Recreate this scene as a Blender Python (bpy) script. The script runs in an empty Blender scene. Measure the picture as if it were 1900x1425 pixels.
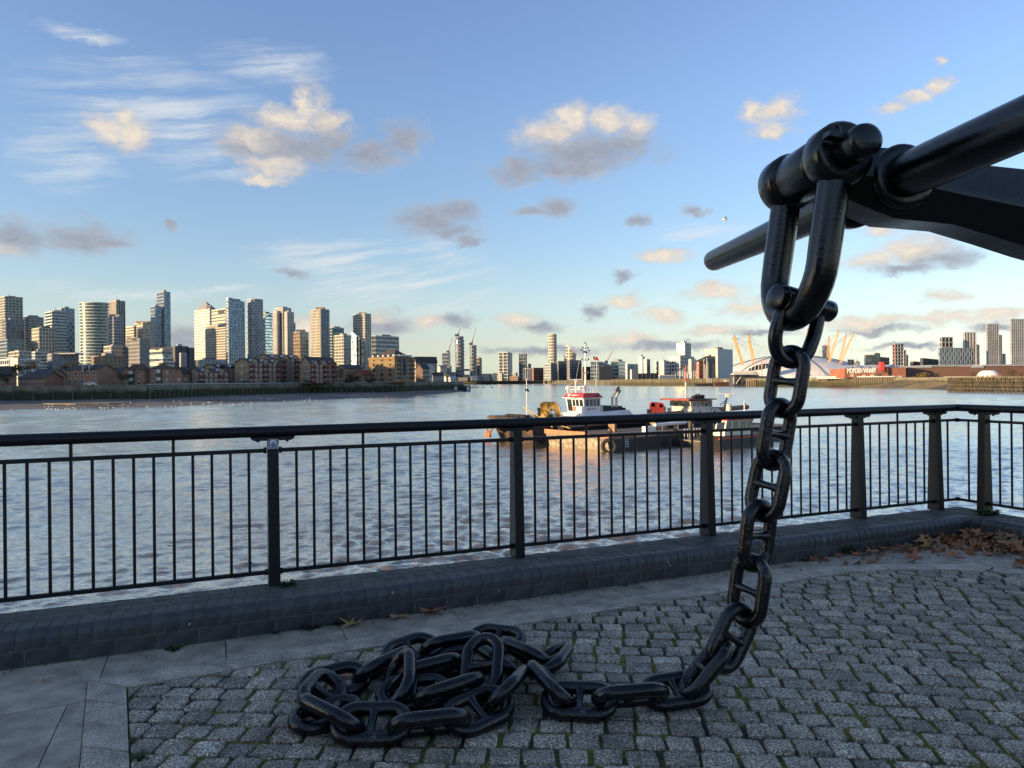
import bpy, math, random
from math import sin, cos, pi, radians, atan2, sqrt
from mathutils import Vector, Matrix, noise as mnoise

random.seed(7)
SC = bpy.context.scene
COL = SC.collection

# ------------------------------------------------------------------ camera
F = 1320.0            # focal length in pixels of the 1900 px wide photograph
EYE = 1.65
ROLL = 0.010
cam_d = bpy.data.cameras.new('camera')
cam = bpy.data.objects.new('camera', cam_d)
COL.objects.link(cam)
cam_d.sensor_width = 36.0
cam_d.lens = 36.0 * F / 1900.0
cam_d.shift_y = -6.5 / 1900.0
cam_d.clip_start = 0.05
cam_d.clip_end = 20000
cam.matrix_world = Matrix.Translation((0, 0, EYE)) @ Matrix.Rotation(pi / 2, 4, 'X') @ Matrix.Rotation(-ROLL, 4, 'Z')
SC.camera = cam

# ------------------------------------------------------------------ exposure
SC.view_settings.view_transform = 'Standard'
SC.view_settings.look = 'None'
EXPO = 1.0
SC.view_settings.exposure = EXPO
SC.view_settings.gamma = 1.0
SC.view_settings.use_curve_mapping = False
SC.cycles.max_bounces = 6
SC.cycles.diffuse_bounces = 2
SC.cycles.glossy_bounces = 3
SC.cycles.transmission_bounces = 3
SC.cycles.caustics_reflective = False
SC.cycles.caustics_refractive = False
SC.cycles.sample_clamp_indirect = 3.0

# ------------------------------------------------------------------ measured directions
def uv(px, py):
    """photo pixel -> horizontal and downward angle tangents, roll taken out"""
    du, dv = px - 950.0, py - 712.5
    c, s = cos(ROLL), sin(ROLL)
    return (du * c - dv * s) / F, (dv * c + du * s + 6.5) / F

def P(px, py, Y):
    u, v = uv(px, py)
    return Vector((u * Y, Y, EYE - v * Y))

def G(px, py, z=0.0):
    """point at height z seen at a pixel below (or above) eye level"""
    u, v = uv(px, py)
    Y = (EYE - z) / v
    return Vector((u * Y, Y, z))

def azel(px, py):
    u, v = uv(px, py)
    return atan2(u, 1.0), atan2(-v, sqrt(1 + u * u))

# ------------------------------------------------------------------ sun and sky
SUN_EL = radians(8.0)
SUN_AZ = radians(-114.0)                   # measured clockwise from +Y, so behind the left shoulder
SUN_DIR = Vector((sin(SUN_AZ) * cos(SUN_EL), cos(SUN_AZ) * cos(SUN_EL), sin(SUN_EL)))
sun_d = bpy.data.lights.new('sun', 'SUN')
sun_d.energy = 5.0
sun_d.angle = radians(0.5)
sun_d.color = (1.0, 0.70, 0.38)
sun = bpy.data.objects.new('sun', sun_d)
COL.objects.link(sun)
sun.rotation_euler = (-SUN_DIR).to_track_quat('-Z', 'Y').to_euler()
sun.location = (-60, -30, 40)

SKY_STRENGTH = 0.106
world = bpy.data.worlds.new('World')
SC.world = world
world.use_nodes = True
WN = world.node_tree.nodes
WL = world.node_tree.links
WN.clear()

def wn(t, **kw):
    n = WN.new(t)
    for k, v in kw.items():
        setattr(n, k, v)
    return n

def wmath(op, a, b=None, c=None, clamp=False):
    n = wn('ShaderNodeMath', operation=op, use_clamp=clamp)
    for i, x in enumerate((a, b, c)):
        if x is None:
            continue
        if isinstance(x, (int, float)):
            n.inputs[i].default_value = x
        else:
            WL.new(x, n.inputs[i])
    return n.outputs[0]

def wvec(op, a, b=None, c=None, out=0):
    n = wn('ShaderNodeVectorMath', operation=op)
    for i, x in enumerate((a, b, c)):
        if x is None:
            continue
        if isinstance(x, (tuple, list, Vector)):
            n.inputs[i].default_value = x
        else:
            WL.new(x, n.inputs[i])
    return n.outputs[out]

def wmix(fac, a, b):
    n = wn('ShaderNodeMix', data_type='RGBA')
    n.clamp_factor = True
    for sock, x in ((n.inputs[0], fac), (n.inputs[6], a), (n.inputs[7], b)):
        if isinstance(x, (int, float)):
            sock.default_value = x
        elif isinstance(x, tuple):
            sock.default_value = (*x, 1)
        else:
            WL.new(x, sock)
    return n.outputs[2]

def wramp(fac, stops):
    n = wn('ShaderNodeValToRGB')
    el = n.color_ramp.elements
    while len(el) > 1:
        el.remove(el[-1])
    el[0].position = stops[0][0]
    el[0].color = (*stops[0][1], 1)
    for p, c in stops[1:]:
        e = el.new(p)
        e.color = (*c, 1)
    WL.new(fac, n.inputs[0])
    return n.outputs[0]

def wnoise(vec, scale, detail=4.0, rough=0.55, dist=0.0):
    n = wn('ShaderNodeTexNoise')
    n.inputs['Scale'].default_value = scale
    n.inputs['Detail'].default_value = detail
    n.inputs['Roughness'].default_value = rough
    n.inputs['Distortion'].default_value = dist
    WL.new(vec, n.inputs['Vector'])
    return n.outputs[0], n.outputs[1]

sky = wn('ShaderNodeTexSky', sky_type='NISHITA')
sky.sun_disc = False
sky.sun_elevation = SUN_EL
sky.sun_rotation = SUN_AZ % (2 * pi)
sky.altitude = 10
sky.air_density = 1.0
sky.dust_density = 0.3
sky.ozone_density = 1.6

geo = wn('ShaderNodeTexCoord')
sep = wn('ShaderNodeSeparateXYZ')
WL.new(geo.outputs['Generated'], sep.inputs[0])
w_az = wmath('ARCTAN2', sep.outputs[0], sep.outputs[1])
w_el = wmath('ARCSINE', sep.outputs[2])
cmb = wn('ShaderNodeCombineXYZ')
WL.new(w_az, cmb.inputs[0])
WL.new(w_el, cmb.inputs[1])
AE = cmb.outputs[0]

# air colour by elevation, the same all round the compass
elr = wmath('MULTIPLY', w_el, 1.0 / radians(45), clamp=True)
SKY_TINT = wramp(elr, [(0.0, (.85, 1.1, 2.1)), (0.0154, (.85, 1.08, 1.95)), (0.0444, (.88, .95, 1.41)), (0.0732, (.95, .94, 1.23)), (0.1355, (1.09, 1.06, 1.2)),
                      (0.3128, (1.17, 1.18, 1.376)), (0.466, (1.257, 1.266, 1.51)), (0.62, (1.29, 1.264, 1.56)), (1.0, (1.36, 1.27, 1.36))])
tint = wn('ShaderNodeMix', data_type='RGBA', blend_type='MULTIPLY')
tint.inputs[0].default_value = 1.0
WL.new(sky.outputs[0], tint.inputs[6])
WL.new(SKY_TINT, tint.inputs[7])
sky_col = tint.outputs[2]

# clouds: (photo x, y, half width, half height, warmth 0 grey .. 1 sunlit)
CLOUDS = [
    (205, 242, 40, 26, 1), (245, 250, 36, 30, 1), (232, 222, 20, 22, 1),
    (545, 225, 75, 32, 1), (465, 258, 50, 22, 1), (600, 230, 40, 26, 1), (535, 275, 120, 34, 0), (505, 305, 60, 24, 1), (572, 190, 28, 38, 1), (490, 332, 32, 13, 1), (450, 278, 50, 22, 0), (610, 258, 50, 30, 0),
    (690, 284, 58, 26, 0), (745, 258, 42, 34, 0),
    (1062, 225, 36, 32, 1), (1020, 252, 60, 30, 1), (1128, 228, 46, 30, 1), (1182, 234, 34, 26, 1), (1085, 282, 125, 36, 0), (960, 318, 60, 26, 0), (1160, 268, 50, 30, 0), (1060, 310, 100, 24, 0),
    (25, 440, 60, 34, 0), (0, 462, 40, 16, 1), (155, 440, 80, 30, 0), (200, 450, 40, 16, 0),
    (800, 412, 66, 28, 0), (850, 395, 42, 26, 0), (835, 430, 50, 14, 0), (875, 448, 24, 10, 0),
    (1030, 386, 36, 18, 0), (990, 396, 36, 8, 0), (1402, 205, 26, 22, 1), (1448, 206, 44, 26, 1), (1430, 238, 40, 16, 1),
    (1650, 200, 30, 18, 1), (1695, 176, 34, 18, 1), (1735, 158, 26, 16, 1), (1748, 110, 12, 11, 1),
    (1615, 486, 54, 20, 1), (1690, 462, 80, 30, 1), (1745, 478, 80, 24, 0), (1680, 500, 70, 12, 0), (1640, 424, 36, 12, 1),
    (1325, 543, 60, 15, 1), (1395, 568, 58, 14, 1), (1232, 472, 42, 11, 1), (1225, 582, 38, 15, 1),
    (1160, 510, 28, 9, 0), (1150, 558, 42, 14, 1), (1285, 395, 30, 10, 0), (1185, 412, 22, 9, 0), (1100, 580, 20, 14, 0),
    (957, 595, 36, 16, 1), (1000, 606, 44, 12, 0), (798, 592, 30, 14, 1), (845, 592, 44, 13, 0),
    (1610, 598, 80, 14, 1), (1740, 592, 80, 13, 1), (1640, 612, 90, 9, 0), (1860, 580, 70, 16, 1), (1750, 548, 56, 12, 1), (1850, 604, 50, 9, 0),
    (1330, 608, 60, 11, 1), (1410, 614, 60, 8, 0), (715, 602, 60, 20, 0), (700, 590, 30, 12, 1), (345, 632, 40, 32, 0), (560, 608, 40, 24, 1),
    (1010, 652, 130, 10, 0), (1240, 642, 110, 11, 0), (1170, 630, 60, 10, 1), (1690, 642, 90, 6, 0), (330, 415, 14, 12, 0), (545, 505, 24, 7, 0),
    (-160, 330, 90, 40, 1), (-340, 480, 120, 36, 0), (2060, 420, 110, 44, 1), (2200, 560, 130, 24, 0), (300, -160, 120, 50, 1), (1350, -120, 130, 50, 0),
]
n1f, n1c = wnoise(wvec('MULTIPLY', AE, (1, 1.5, 1)), 19.0, 6.0, 0.62)
warp = wvec('SUBTRACT', n1c, (0.5, 0.5, 0.5))
AEw = wvec('MULTIPLY_ADD', warp, (0.070, 0.042, 0.0), AE)
def blob_min(items, k):
    cur = None
    for (cx, cy, hw, hh) in items:
        a0, e0 = azel(cx, cy)
        a1, _ = azel(cx + hw, cy)
        _, e1 = azel(cx, cy - hh)
        sx, sy = 1.0 / abs(a1 - a0) / k, 1.0 / abs(e1 - e0) / k
        L = wvec('LENGTH', wvec('MULTIPLY_ADD', AEw, (sx, sy, 0), (-a0 * sx, -e0 * sy, 0)), out=1)
        cur = L if cur is None else wmath('MINIMUM', cur, L)
    return cur
l_warm = blob_min([c[:4] for c in CLOUDS if c[4] >= .5], 1.6)
l_grey = blob_min([c[:4] for c in CLOUDS if c[4] < .5], 1.6)
acc = wmath('SUBTRACT', 1.0, wmath('MINIMUM', l_warm, l_grey), clamp=True)
warm = wmath('MULTIPLY_ADD', wmath('SUBTRACT', wmath('MINIMUM', l_grey, 1.0), wmath('MINIMUM', l_warm, 1.0)), 0.60, 0.50, clamp=True)
n2f, _ = wnoise(wvec('MULTIPLY', AE, (1, 1.7, 1)), 34.0, 6.0, 0.62)
n3f, _ = wnoise(wvec('MULTIPLY_ADD', AE, (1, 1.6, 1), (3.1, 1.2, 0)), 12.0, 5.0, 0.6)
dens = wmath('ADD', acc, wmath('MULTIPLY_ADD', n2f, 0.80, -0.40))
dens = wmath('ADD', dens, wmath('MULTIPLY_ADD', n3f, 0.35, -0.175))
n4f, _ = wnoise(wvec('MULTIPLY', AEw, (1, 1.6, 1)), 62.0, 7.0, 0.66)
dens = wmath('ADD', dens, wmath('MULTIPLY_ADD', n4f, 0.50, -0.25))
mr = wn('ShaderNodeMapRange', interpolation_type='SMOOTHSTEP')
WL.new(dens, mr.inputs[0])
mr.inputs[1].default_value = 0.03
mr.inputs[2].default_value = 0.88
gate = wmath('MULTIPLY', acc, 8.0, clamp=True)
cl_a = wmath('MULTIPLY', wmath('MULTIPLY', mr.outputs[0], gate), 0.93)
warm2 = wmath('ADD', warm, wmath('MULTIPLY_ADD', n3f, 0.7, -0.35), clamp=True)
K = 1.0 / (SKY_STRENGTH * 2 ** EXPO)
cl_col = wramp(warm2, [(0.0, (.36 * K, .39 * K, .465 * K)), (0.3, (.43 * K, .44 * K, .48 * K)), (0.62, (.66 * K, .60 * K, .545 * K)), (1.0, (.88 * K, .77 * K, .645 * K))])

# high thin cirrus streaks
CIRRUS = [(300, 220, 230, 110), (330, 225, 150, 70), (130, 290, 110, 80), (400, 305, 100, 34), (745, 525, 190, 75), (620, 480, 160, 40), (500, 120, 120, 40), (620, 512, 50, 20), (230, 543, 150, 17), (430, 536, 90, 13),
          (800, 470, 80, 30), (225, 115, 70, 24), (150, 60, 90, 18), (1300, 430, 90, 22), (-300, 300, 260, 160), (2200, 200, 260, 120), (1000, -200, 300, 120)]
cacc = wmath('SUBTRACT', 1.0, blob_min(CIRRUS, 1.15), clamp=True)
rot = wn('ShaderNodeVectorRotate', rotation_type='Z_AXIS')
rot.inputs['Angle'].default_value = radians(-10)
AEs = wvec('MULTIPLY_ADD', warp, (0.020, 0.010, 0.0), AE)
WL.new(AEs, rot.inputs['Vector'])
s1, _ = wnoise(wvec('MULTIPLY', rot.outputs[0], (6.0, 60.0, 1)), 1.0, 8.0, 0.62, 0.15)
mr2 = wn('ShaderNodeMapRange', interpolation_type='SMOOTHSTEP')
WL.new(s1, mr2.inputs[0])
mr2.inputs[1].default_value = 0.36
mr2.inputs[2].default_value = 0.70
ci_a = wmath('MULTIPLY', wmath('MULTIPLY', mr2.outputs[0], wmath('MULTIPLY', cacc, 1.35, clamp=True)), 0.72)
sky2 = wmix(ci_a, sky_col, (.80 * K, .83 * K, .84 * K))
vsn = wn('ShaderNodeVectorMath', operation='SCALE')
WL.new(cl_col, vsn.inputs[0])
WL.new(wmath('MULTIPLY_ADD', n4f, 0.60, 0.70), vsn.inputs['Scale'])
sky3 = wmix(cl_a, sky2, vsn.outputs[0])
bg = wn('ShaderNodeBackground')
WL.new(sky3, bg.inputs[0])
bg.inputs[1].default_value = SKY_STRENGTH
wo = wn('ShaderNodeOutputWorld')
WL.new(bg.outputs[0], wo.inputs[0])

# ------------------------------------------------------------------ helpers: meshes and objects
ORG = {}

class MB:
    def __init__(s):
        s.v = []
        s.f = []
        s.m = []
        s.cur = 0

    def add(s, vs, fs):
        n = len(s.v)
        s.v += [Vector(v) for v in vs]
        for f in fs:
            s.f.append(tuple(i + n for i in f))
            s.m.append(s.cur)
        return s

    def box(s, o, ex, ey, ez):
        o, ex, ey, ez = Vector(o), Vector(ex), Vector(ey), Vector(ez)
        vs = [o, o + ex, o + ex + ey, o + ey, o + ez, o + ex + ez, o + ex + ey + ez, o + ey + ez]
        fs = [(0, 3, 2, 1), (4, 5, 6, 7), (0, 1, 5, 4), (1, 2, 6, 5), (2, 3, 7, 6), (3, 0, 4, 7)]
        if ex.cross(ey).dot(ez) < 0:
            fs = [tuple(reversed(f)) for f in fs]
        return s.add(vs, fs)

    def cbox(s, c, sx, sy, sz, rz=0.0):
        ex = Vector((cos(rz), sin(rz), 0)) * sx
        ey = Vector((-sin(rz), cos(rz), 0)) * sy
        ez = Vector((0, 0, sz))
        return s.box(Vector(c) - ex / 2 - ey / 2 - ez / 2, ex, ey, ez)

    def tube(s, pts, r, n=8, closed=False, up=None, caps=True):
        pts = [Vector(p) for p in pts]
        m = len(pts)
        rs = r if isinstance(r, (list, tuple)) else [r] * m
        rings = []
        prev = None
        for i in range(m):
            if closed:
                t = pts[(i + 1) % m] - pts[i - 1]
            else:
                t = pts[min(i + 1, m - 1)] - pts[max(i - 1, 0)]
            t.normalize()
            if prev is None:
                a = Vector(up) if up is not None else (Vector((0, 0, 1)) if abs(t.z) < .9 else Vector((1, 0, 0)))
            else:
                a = prev
            a = (a - t * a.dot(t)).normalized()
            prev = a
            b = t.cross(a)
            rings.append([pts[i] + (a * cos(2 * pi * k / n) + b * sin(2 * pi * k / n)) * rs[i] for k in range(n)])
        base = len(s.v)
        for rg in rings:
            s.v += rg
        cnt = m if closed else m - 1
        for i in range(cnt):
            j = (i + 1) % m
            for k in range(n):
                k2 = (k + 1) % n
                s.f.append((base + i * n + k, base + i * n + k2, base + j * n + k2, base + j * n + k))
                s.m.append(s.cur)
        if caps and not closed:
            s.f.append(tuple(base + k for k in reversed(range(n))))
            s.m.append(s.cur)
            s.f.append(tuple(base + (m - 1) * n + k for k in range(n)))
            s.m.append(s.cur)
        return s

    def cyl(s, p0, p1, r0, r1=None, n=10):
        return s.tube([p0, p1], [r0, r0 if r1 is None else r1], n)

    def prism(s, poly, ext):
        ext = Vector(ext)
        poly = [Vector(p) for p in poly]
        n = len(poly)
        nrm = Vector((0, 0, 0))
        for i in range(n):
            nrm += poly[i].cross(poly[(i + 1) % n])
        fl = nrm.dot(ext) < 0
        vs = poly + [p + ext for p in poly]
        fs = [tuple(reversed(range(n))), tuple(range(n, 2 * n))] + [(i, (i + 1) % n, (i + 1) % n + n, i + n) for i in range(n)]
        if fl:
            fs = [tuple(reversed(f)) for f in fs]
        return s.add(vs, fs)

    def ball(s, c, r, nu=8, nv=6, sq=(1, 1, 1)):
        c = Vector(c)
        vs = [c + Vector((0, 0, r * sq[2]))]
        for j in range(1, nv):
            th = pi * j / nv
            for i in range(nu):
                ph = 2 * pi * i / nu
                vs.append(c + Vector((r * sin(th) * cos(ph) * sq[0], r * sin(th) * sin(ph) * sq[1], r * cos(th) * sq[2])))
        vs.append(c - Vector((0, 0, r * sq[2])))
        fs = [(0, 1 + i, 1 + (i + 1) % nu) for i in range(nu)]
        for j in range(nv - 2):
            for i in range(nu):
                a = 1 + j * nu
                fs.append((a + i, a + nu + i, a + nu + (i + 1) % nu, a + (i + 1) % nu))
        a = 1 + (nv - 2) * nu
        last = len(vs) - 1
        fs += [(a + i, last, a + (i + 1) % nu) for i in range(nu)]
        return s.add(vs, fs)

    def mesh(s, name, mats, origin=(0, 0, 0), smooth=None):
        o = Vector(origin)
        me = bpy.data.meshes.new(name)
        me.from_pydata([tuple(v - o) for v in s.v], [], s.f)
        for m in (mats if isinstance(mats, (list, tuple)) else [mats]):
            me.materials.append(m)
        if len(me.materials) > 1:
            me.polygons.foreach_set('material_index', s.m)
        if smooth is not None:
            me.polygons.foreach_set('use_smooth', [True] * len(me.polygons))
            me.set_sharp_from_angle(angle=radians(smooth))
        me.update()
        return me

    def build(s, name, mats, parent=None, smooth=None, origin=None, kind=None):
        if not s.v:
            return None
        if parent is not None:
            org = ORG[parent.name]
        else:
            org = Vector(origin) if origin is not None else Vector((0, 0, 0))
        me = s.mesh(name, mats, org, smooth)
        o = bpy.data.objects.new(name, me)
        COL.objects.link(o)
        if parent is not None:
            o.parent = parent
        else:
            o.location = org
        ORG[o.name] = org
        if kind:
            o['kind'] = kind
        return o

def place(name, me, loc, parent=None, rz=0.0, mat=None):
    """an object sharing a mesh, at a world place (parent unrotated)"""
    o = bpy.data.objects.new(name, me)
    COL.objects.link(o)
    loc = Vector(loc)
    if parent is not None:
        o.parent = parent
        o.location = loc - ORG[parent.name]
    else:
        o.location = loc
    o.rotation_euler = (0, 0, rz)
    ORG[o.name] = loc
    return o

def tag(o, label=None, cat=None, group=None, kind=None):
    if label:
        o['label'] = label
    if cat:
        o['category'] = cat
    if group:
        o['group'] = group
    if kind:
        o['kind'] = kind
    return o

def thing(name, label, cat, loc, group=None, kind=None):
    o = bpy.data.objects.new(name, None)
    COL.objects.link(o)
    o.location = loc
    o.empty_display_size = 0.1
    ORG[o.name] = Vector(loc)
    return tag(o, label, cat, group, kind)

# ------------------------------------------------------------------ helpers: materials
MATS = {}

def mat(name, col, rough=0.6, metal=0.0, spec=0.5, var=0.0, vscale=4.0, col2=None, bump=0.0, bscale=20.0, coat=0.0, rvar=0.0, island=0.0, objvar=0.0, detail=4.0, stretch=None, thresh=(0.35, 0.65)):
    if name in MATS:
        return MATS[name]
    m = bpy.data.materials.new(name)
    m.use_nodes = True
    nt = m.node_tree
    N, Lk = nt.nodes, nt.links
    b = N['Principled BSDF']
    b.inputs['Base Color'].default_value = (*col, 1)
    b.inputs['Roughness'].default_value = rough
    b.inputs['Metallic'].default_value = metal
    b.inputs['Specular IOR Level'].default_value = spec
    if coat:
        b.inputs['Coat Weight'].default_value = coat
        b.inputs['Coat Roughness'].default_value = 0.12
    tc = N.new('ShaderNodeTexCoord')
    vec = tc.outputs['Object']
    if stretch:
        mp = N.new('ShaderNodeMapping')
        mp.inputs['Scale'].default_value = stretch
        Lk.new(vec, mp.inputs[0])
        vec = mp.outputs[0]
    cur = None
    if var or col2:
        nz = N.new('ShaderNodeTexNoise')
        nz.inputs['Scale'].default_value = vscale
        nz.inputs['Detail'].default_value = detail
        Lk.new(vec, nz.inputs['Vector'])
        rp = N.new('ShaderNodeMapRange')
        rp.inputs[1].default_value = thresh[0]
        rp.inputs[2].default_value = thresh[1]
        Lk.new(nz.outputs[0], rp.inputs[0])
        mx = N.new('ShaderNodeMix')
        mx.data_type = 'RGBA'
        c2 = col2 if col2 else tuple(c * (1 - var) for c in col)
        c1 = col if col2 else tuple(min(1, c * (1 + var)) for c in col)
        mx.inputs[6].default_value = (*c1, 1)
        mx.inputs[7].default_value = (*c2, 1)
        Lk.new(rp.outputs[0], mx.inputs[0])
        cur = mx.outputs[2]
    if island or objvar:
        gi = N.new('ShaderNodeNewGeometry')
        oi = N.new('ShaderNodeObjectInfo')
        ad = N.new('ShaderNodeMath')
        ad.operation = 'ADD'
        Lk.new(gi.outputs['Random Per Island'], ad.inputs[0])
        Lk.new(oi.outputs['Random'], ad.inputs[1])
        fr = N.new('ShaderNodeMath')
        fr.operation = 'FRACT'
        Lk.new(ad.outputs[0], fr.inputs[0])
        a = island or objvar
        mr_ = N.new('ShaderNodeMapRange')
        mr_.inputs[3].default_value = 1 - a
        mr_.inputs[4].default_value = 1 + a
        Lk.new(fr.outputs[0], mr_.inputs[0])
        vm = N.new('ShaderNodeVectorMath')
        vm.operation = 'SCALE'
        if cur is None:
            vm.inputs[0].default_value = col
        else:
            Lk.new(cur, vm.inputs[0])
        Lk.new(mr_.outputs[0], vm.inputs['Scale'])
        cur = vm.outputs[0]
    if cur is not None:
        Lk.new(cur, b.inputs['Base Color'])
    if rvar:
        nz2 = N.new('ShaderNodeTexNoise')
        nz2.inputs['Scale'].default_value = bscale * 0.4
        nz2.inputs['Detail'].default_value = 5
        Lk.new(vec, nz2.inputs['Vector'])
        mr2_ = N.new('ShaderNodeMapRange')
        mr2_.inputs[1].default_value = 0.3
        mr2_.inputs[2].default_value = 0.7
        mr2_.inputs[3].default_value = max(0.03, rough - rvar)
        mr2_.inputs[4].default_value = min(1, rough + rvar)
        Lk.new(nz2.outputs[0], mr2_.inputs[0])
        Lk.new(mr2_.outputs[0], b.inputs['Roughness'])
    if bump:
        nb = N.new('ShaderNodeTexNoise')
        nb.inputs['Scale'].default_value = bscale
        nb.inputs['Detail'].default_value = 6
        nb.inputs['Roughness'].default_value = 0.6
        Lk.new(vec, nb.inputs['Vector'])
        bp = N.new('ShaderNodeBump')
        bp.inputs['Strength'].default_value = bump
        bp.inputs['Distance'].default_value = 0.02
        Lk.new(nb.outputs[0], bp.inputs['Height'])
        Lk.new(bp.outputs[0], b.inputs['Normal'])
    MATS[name] = m
    return m

# ================================================================== materials used in front
M_BLACK = mat('black_gloss_paint', (.010, .011, .014), rough=.26, rvar=.16, bump=.35, bscale=38, coat=.25)
M_RAIL = mat('black_rail_paint', (.008, .009, .013), rough=.40, rvar=.10, bump=.06, bscale=60, spec=.35)
M_BRICK = mat('blue_engineering_brick', (.050, .051, .058), rough=.50, var=.38, vscale=9, island=.22, bump=.18, bscale=55, rvar=.12)
M_BRICKTOP = mat('weathered_blue_brick', (.080, .076, .068), rough=.7, var=.4, vscale=7, island=.22, bump=.2, bscale=45)
M_MORTAR = mat('dark_mortar', (.16, .15, .125), rough=.95, col2=(.10, .10, .065), vscale=14, bump=.3, bscale=80)
M_HAUNCH = mat('pale_mortar_edge', (.50, .50, .48), rough=.9, var=.35, vscale=12, bump=.4, bscale=40)
M_CONC = mat('concrete_wall', (.24, .23, .21), rough=.9, var=.3, vscale=1.2, bump=.2, bscale=8)
M_WHITE = mat('white_paint', (.78, .78, .76), rough=.45)

def granite(name, dark, mid, light, scale=95.0, bump=.5, isl=.2, mossy=False):
    m = bpy.data.materials.new(name)
    m.use_nodes = True
    nt = m.node_tree
    N, Lk = nt.nodes, nt.links
    b = N['Principled BSDF']
    b.inputs['Roughness'].default_value = .72
    tc = N.new('ShaderNodeTexCoord')
    oi = N.new('ShaderNodeObjectInfo')
    gi = N.new('ShaderNodeNewGeometry')
    off = N.new('ShaderNodeVectorMath')
    off.operation = 'MULTIPLY_ADD'
    cb = N.new('ShaderNodeCombineXYZ')
    Lk.new(oi.outputs['Random'], cb.inputs[0])
    Lk.new(oi.outputs['Random'], cb.inputs[2])
    Lk.new(cb.outputs[0], off.inputs[0])
    off.inputs[1].default_value = (37, 0, 91)
    Lk.new(tc.outputs['Object'], off.inputs[2])
    nz = N.new('ShaderNodeTexNoise')
    nz.inputs['Scale'].default_value = scale
    nz.inputs['Detail'].default_value = 3
    nz.inputs['Roughness'].default_value = .7
    Lk.new(off.outputs[0], nz.inputs['Vector'])
    rp = N.new('ShaderNodeValToRGB')
    e = rp.color_ramp.elements
    e[0].position = .36
    e[0].color = (*dark, 1)
    e[1].position = .66
    e[1].color = (*light, 1)
    k = e.new(.5)
    k.color = (*mid, 1)
    Lk.new(nz.outputs[0], rp.inputs[0])
    big = N.new('ShaderNodeTexNoise')
    big.inputs['Scale'].default_value = 7
    big.inputs['Detail'].default_value = 4
    Lk.new(off.outputs[0], big.inputs['Vector'])
    ad = N.new('ShaderNodeMath')
    ad.operation = 'ADD'
    Lk.new(oi.outputs['Random'], ad.inputs[0])
    Lk.new(gi.outputs['Random Per Island'], ad.inputs[1])
    fr = N.new('ShaderNodeMath')
    fr.operation = 'FRACT'
    Lk.new(ad.outputs[0], fr.inputs[0])
    mr_ = N.new('ShaderNodeMapRange')
    mr_.inputs[3].default_value = 1 - isl
    mr_.inputs[4].default_value = 1 + isl
    Lk.new(fr.outputs[0], mr_.inputs[0])
    m2 = N.new('ShaderNodeMapRange')
    m2.inputs[1].default_value = .3
    m2.inputs[2].default_value = .7
    m2.inputs[3].default_value = .62
    m2.inputs[4].default_value = 1.25
    Lk.new(big.outputs[0], m2.inputs[0])
    mu = N.new('ShaderNodeMath')
    mu.operation = 'MULTIPLY'
    Lk.new(mr_.outputs[0], mu.inputs[0])
    Lk.new(m2.outputs[0], mu.inputs[1])
    vs = N.new('ShaderNodeVectorMath')
    vs.operation = 'SCALE'
    Lk.new(rp.outputs[0], vs.inputs[0])
    Lk.new(mu.outputs[0], vs.inputs['Scale'])
    Lk.new(vs.outputs[0], b.inputs['Base Color'])
    bp = N.new('ShaderNodeBump')
    bp.inputs['Strength'].default_value = bump
    bp.inputs['Distance'].default_value = .006
    nb = N.new('ShaderNodeTexNoise')
    nb.inputs['Scale'].default_value = scale * .5
    nb.inputs['Detail'].default_value = 6
    nb.inputs['Roughness'].default_value = .7
    Lk.new(off.outputs[0], nb.inputs['Vector'])
    Lk.new(nb.outputs[0], bp.inputs['Height'])
    Lk.new(bp.outputs[0], b.inputs['Normal'])
    MATS[name] = m
    return m

M_SETT = granite('granite_sett', (.066, .055, .042), (.31, .255, .19), (.86, .74, .58), 100, .8, .30)
M_KERB = granite('granite_kerb', (.20, .165, .125), (.46, .385, .30), (.82, .71, .58), 140, .3, .10)
M_FLAG = granite('grey_flagstone', (.29, .237, .18), (.42, .35, .27), (.56, .48, .385), 180, .25, .10)

def moss_soil():
    m = bpy.data.materials.new('mossy_joint_soil')
    m.use_nodes = True
    N, Lk = m.node_tree.nodes, m.node_tree.links
    b = N['Principled BSDF']
    b.inputs['Roughness'].default_value = .95
    tc = N.new('ShaderNodeTexCoord')
    a = N.new('ShaderNodeTexNoise')
    a.inputs['Scale'].default_value = 1.9
    a.inputs['Detail'].default_value = 9
    a.inputs['Roughness'].default_value = .68
    Lk.new(tc.outputs['Object'], a.inputs['Vector'])
    r = N.new('ShaderNodeValToRGB')
    e = r.color_ramp.elements
    e[0].position = .42
    e[0].color = (.038, .034, .026, 1)
    e[1].position = .54
    e[1].color = (.16, .155, .022, 1)
    k = e.new(.48)
    k.color = (.08, .075, .026, 1)
    Lk.new(a.outputs[0], r.inputs[0])
    g = N.new('ShaderNodeTexNoise')
    g.inputs['Scale'].default_value = 70
    g.inputs['Detail'].default_value = 5
    Lk.new(tc.outputs['Object'], g.inputs['Vector'])
    mr_ = N.new('ShaderNodeMapRange')
    mr_.inputs[1].default_value = .3
    mr_.inputs[2].default_value = .7
    mr_.inputs[3].default_value = .5
    mr_.inputs[4].default_value = 1.5
    Lk.new(g.outputs[0], mr_.inputs[0])
    vs = N.new('ShaderNodeVectorMath')
    vs.operation = 'SCALE'
    Lk.new(r.outputs[0], vs.inputs[0])
    Lk.new(mr_.outputs[0], vs.inputs['Scale'])
    Lk.new(vs.outputs[0], b.inputs['Base Color'])
    bp = N.new('ShaderNodeBump')
    bp.inputs['Strength'].default_value = .9
    bp.inputs['Distance'].default_value = .012
    Lk.new(g.outputs[0], bp.inputs['Height'])
    Lk.new(bp.outputs[0], b.inputs['Normal'])
    return m
M_SOIL = moss_soil()

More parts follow.
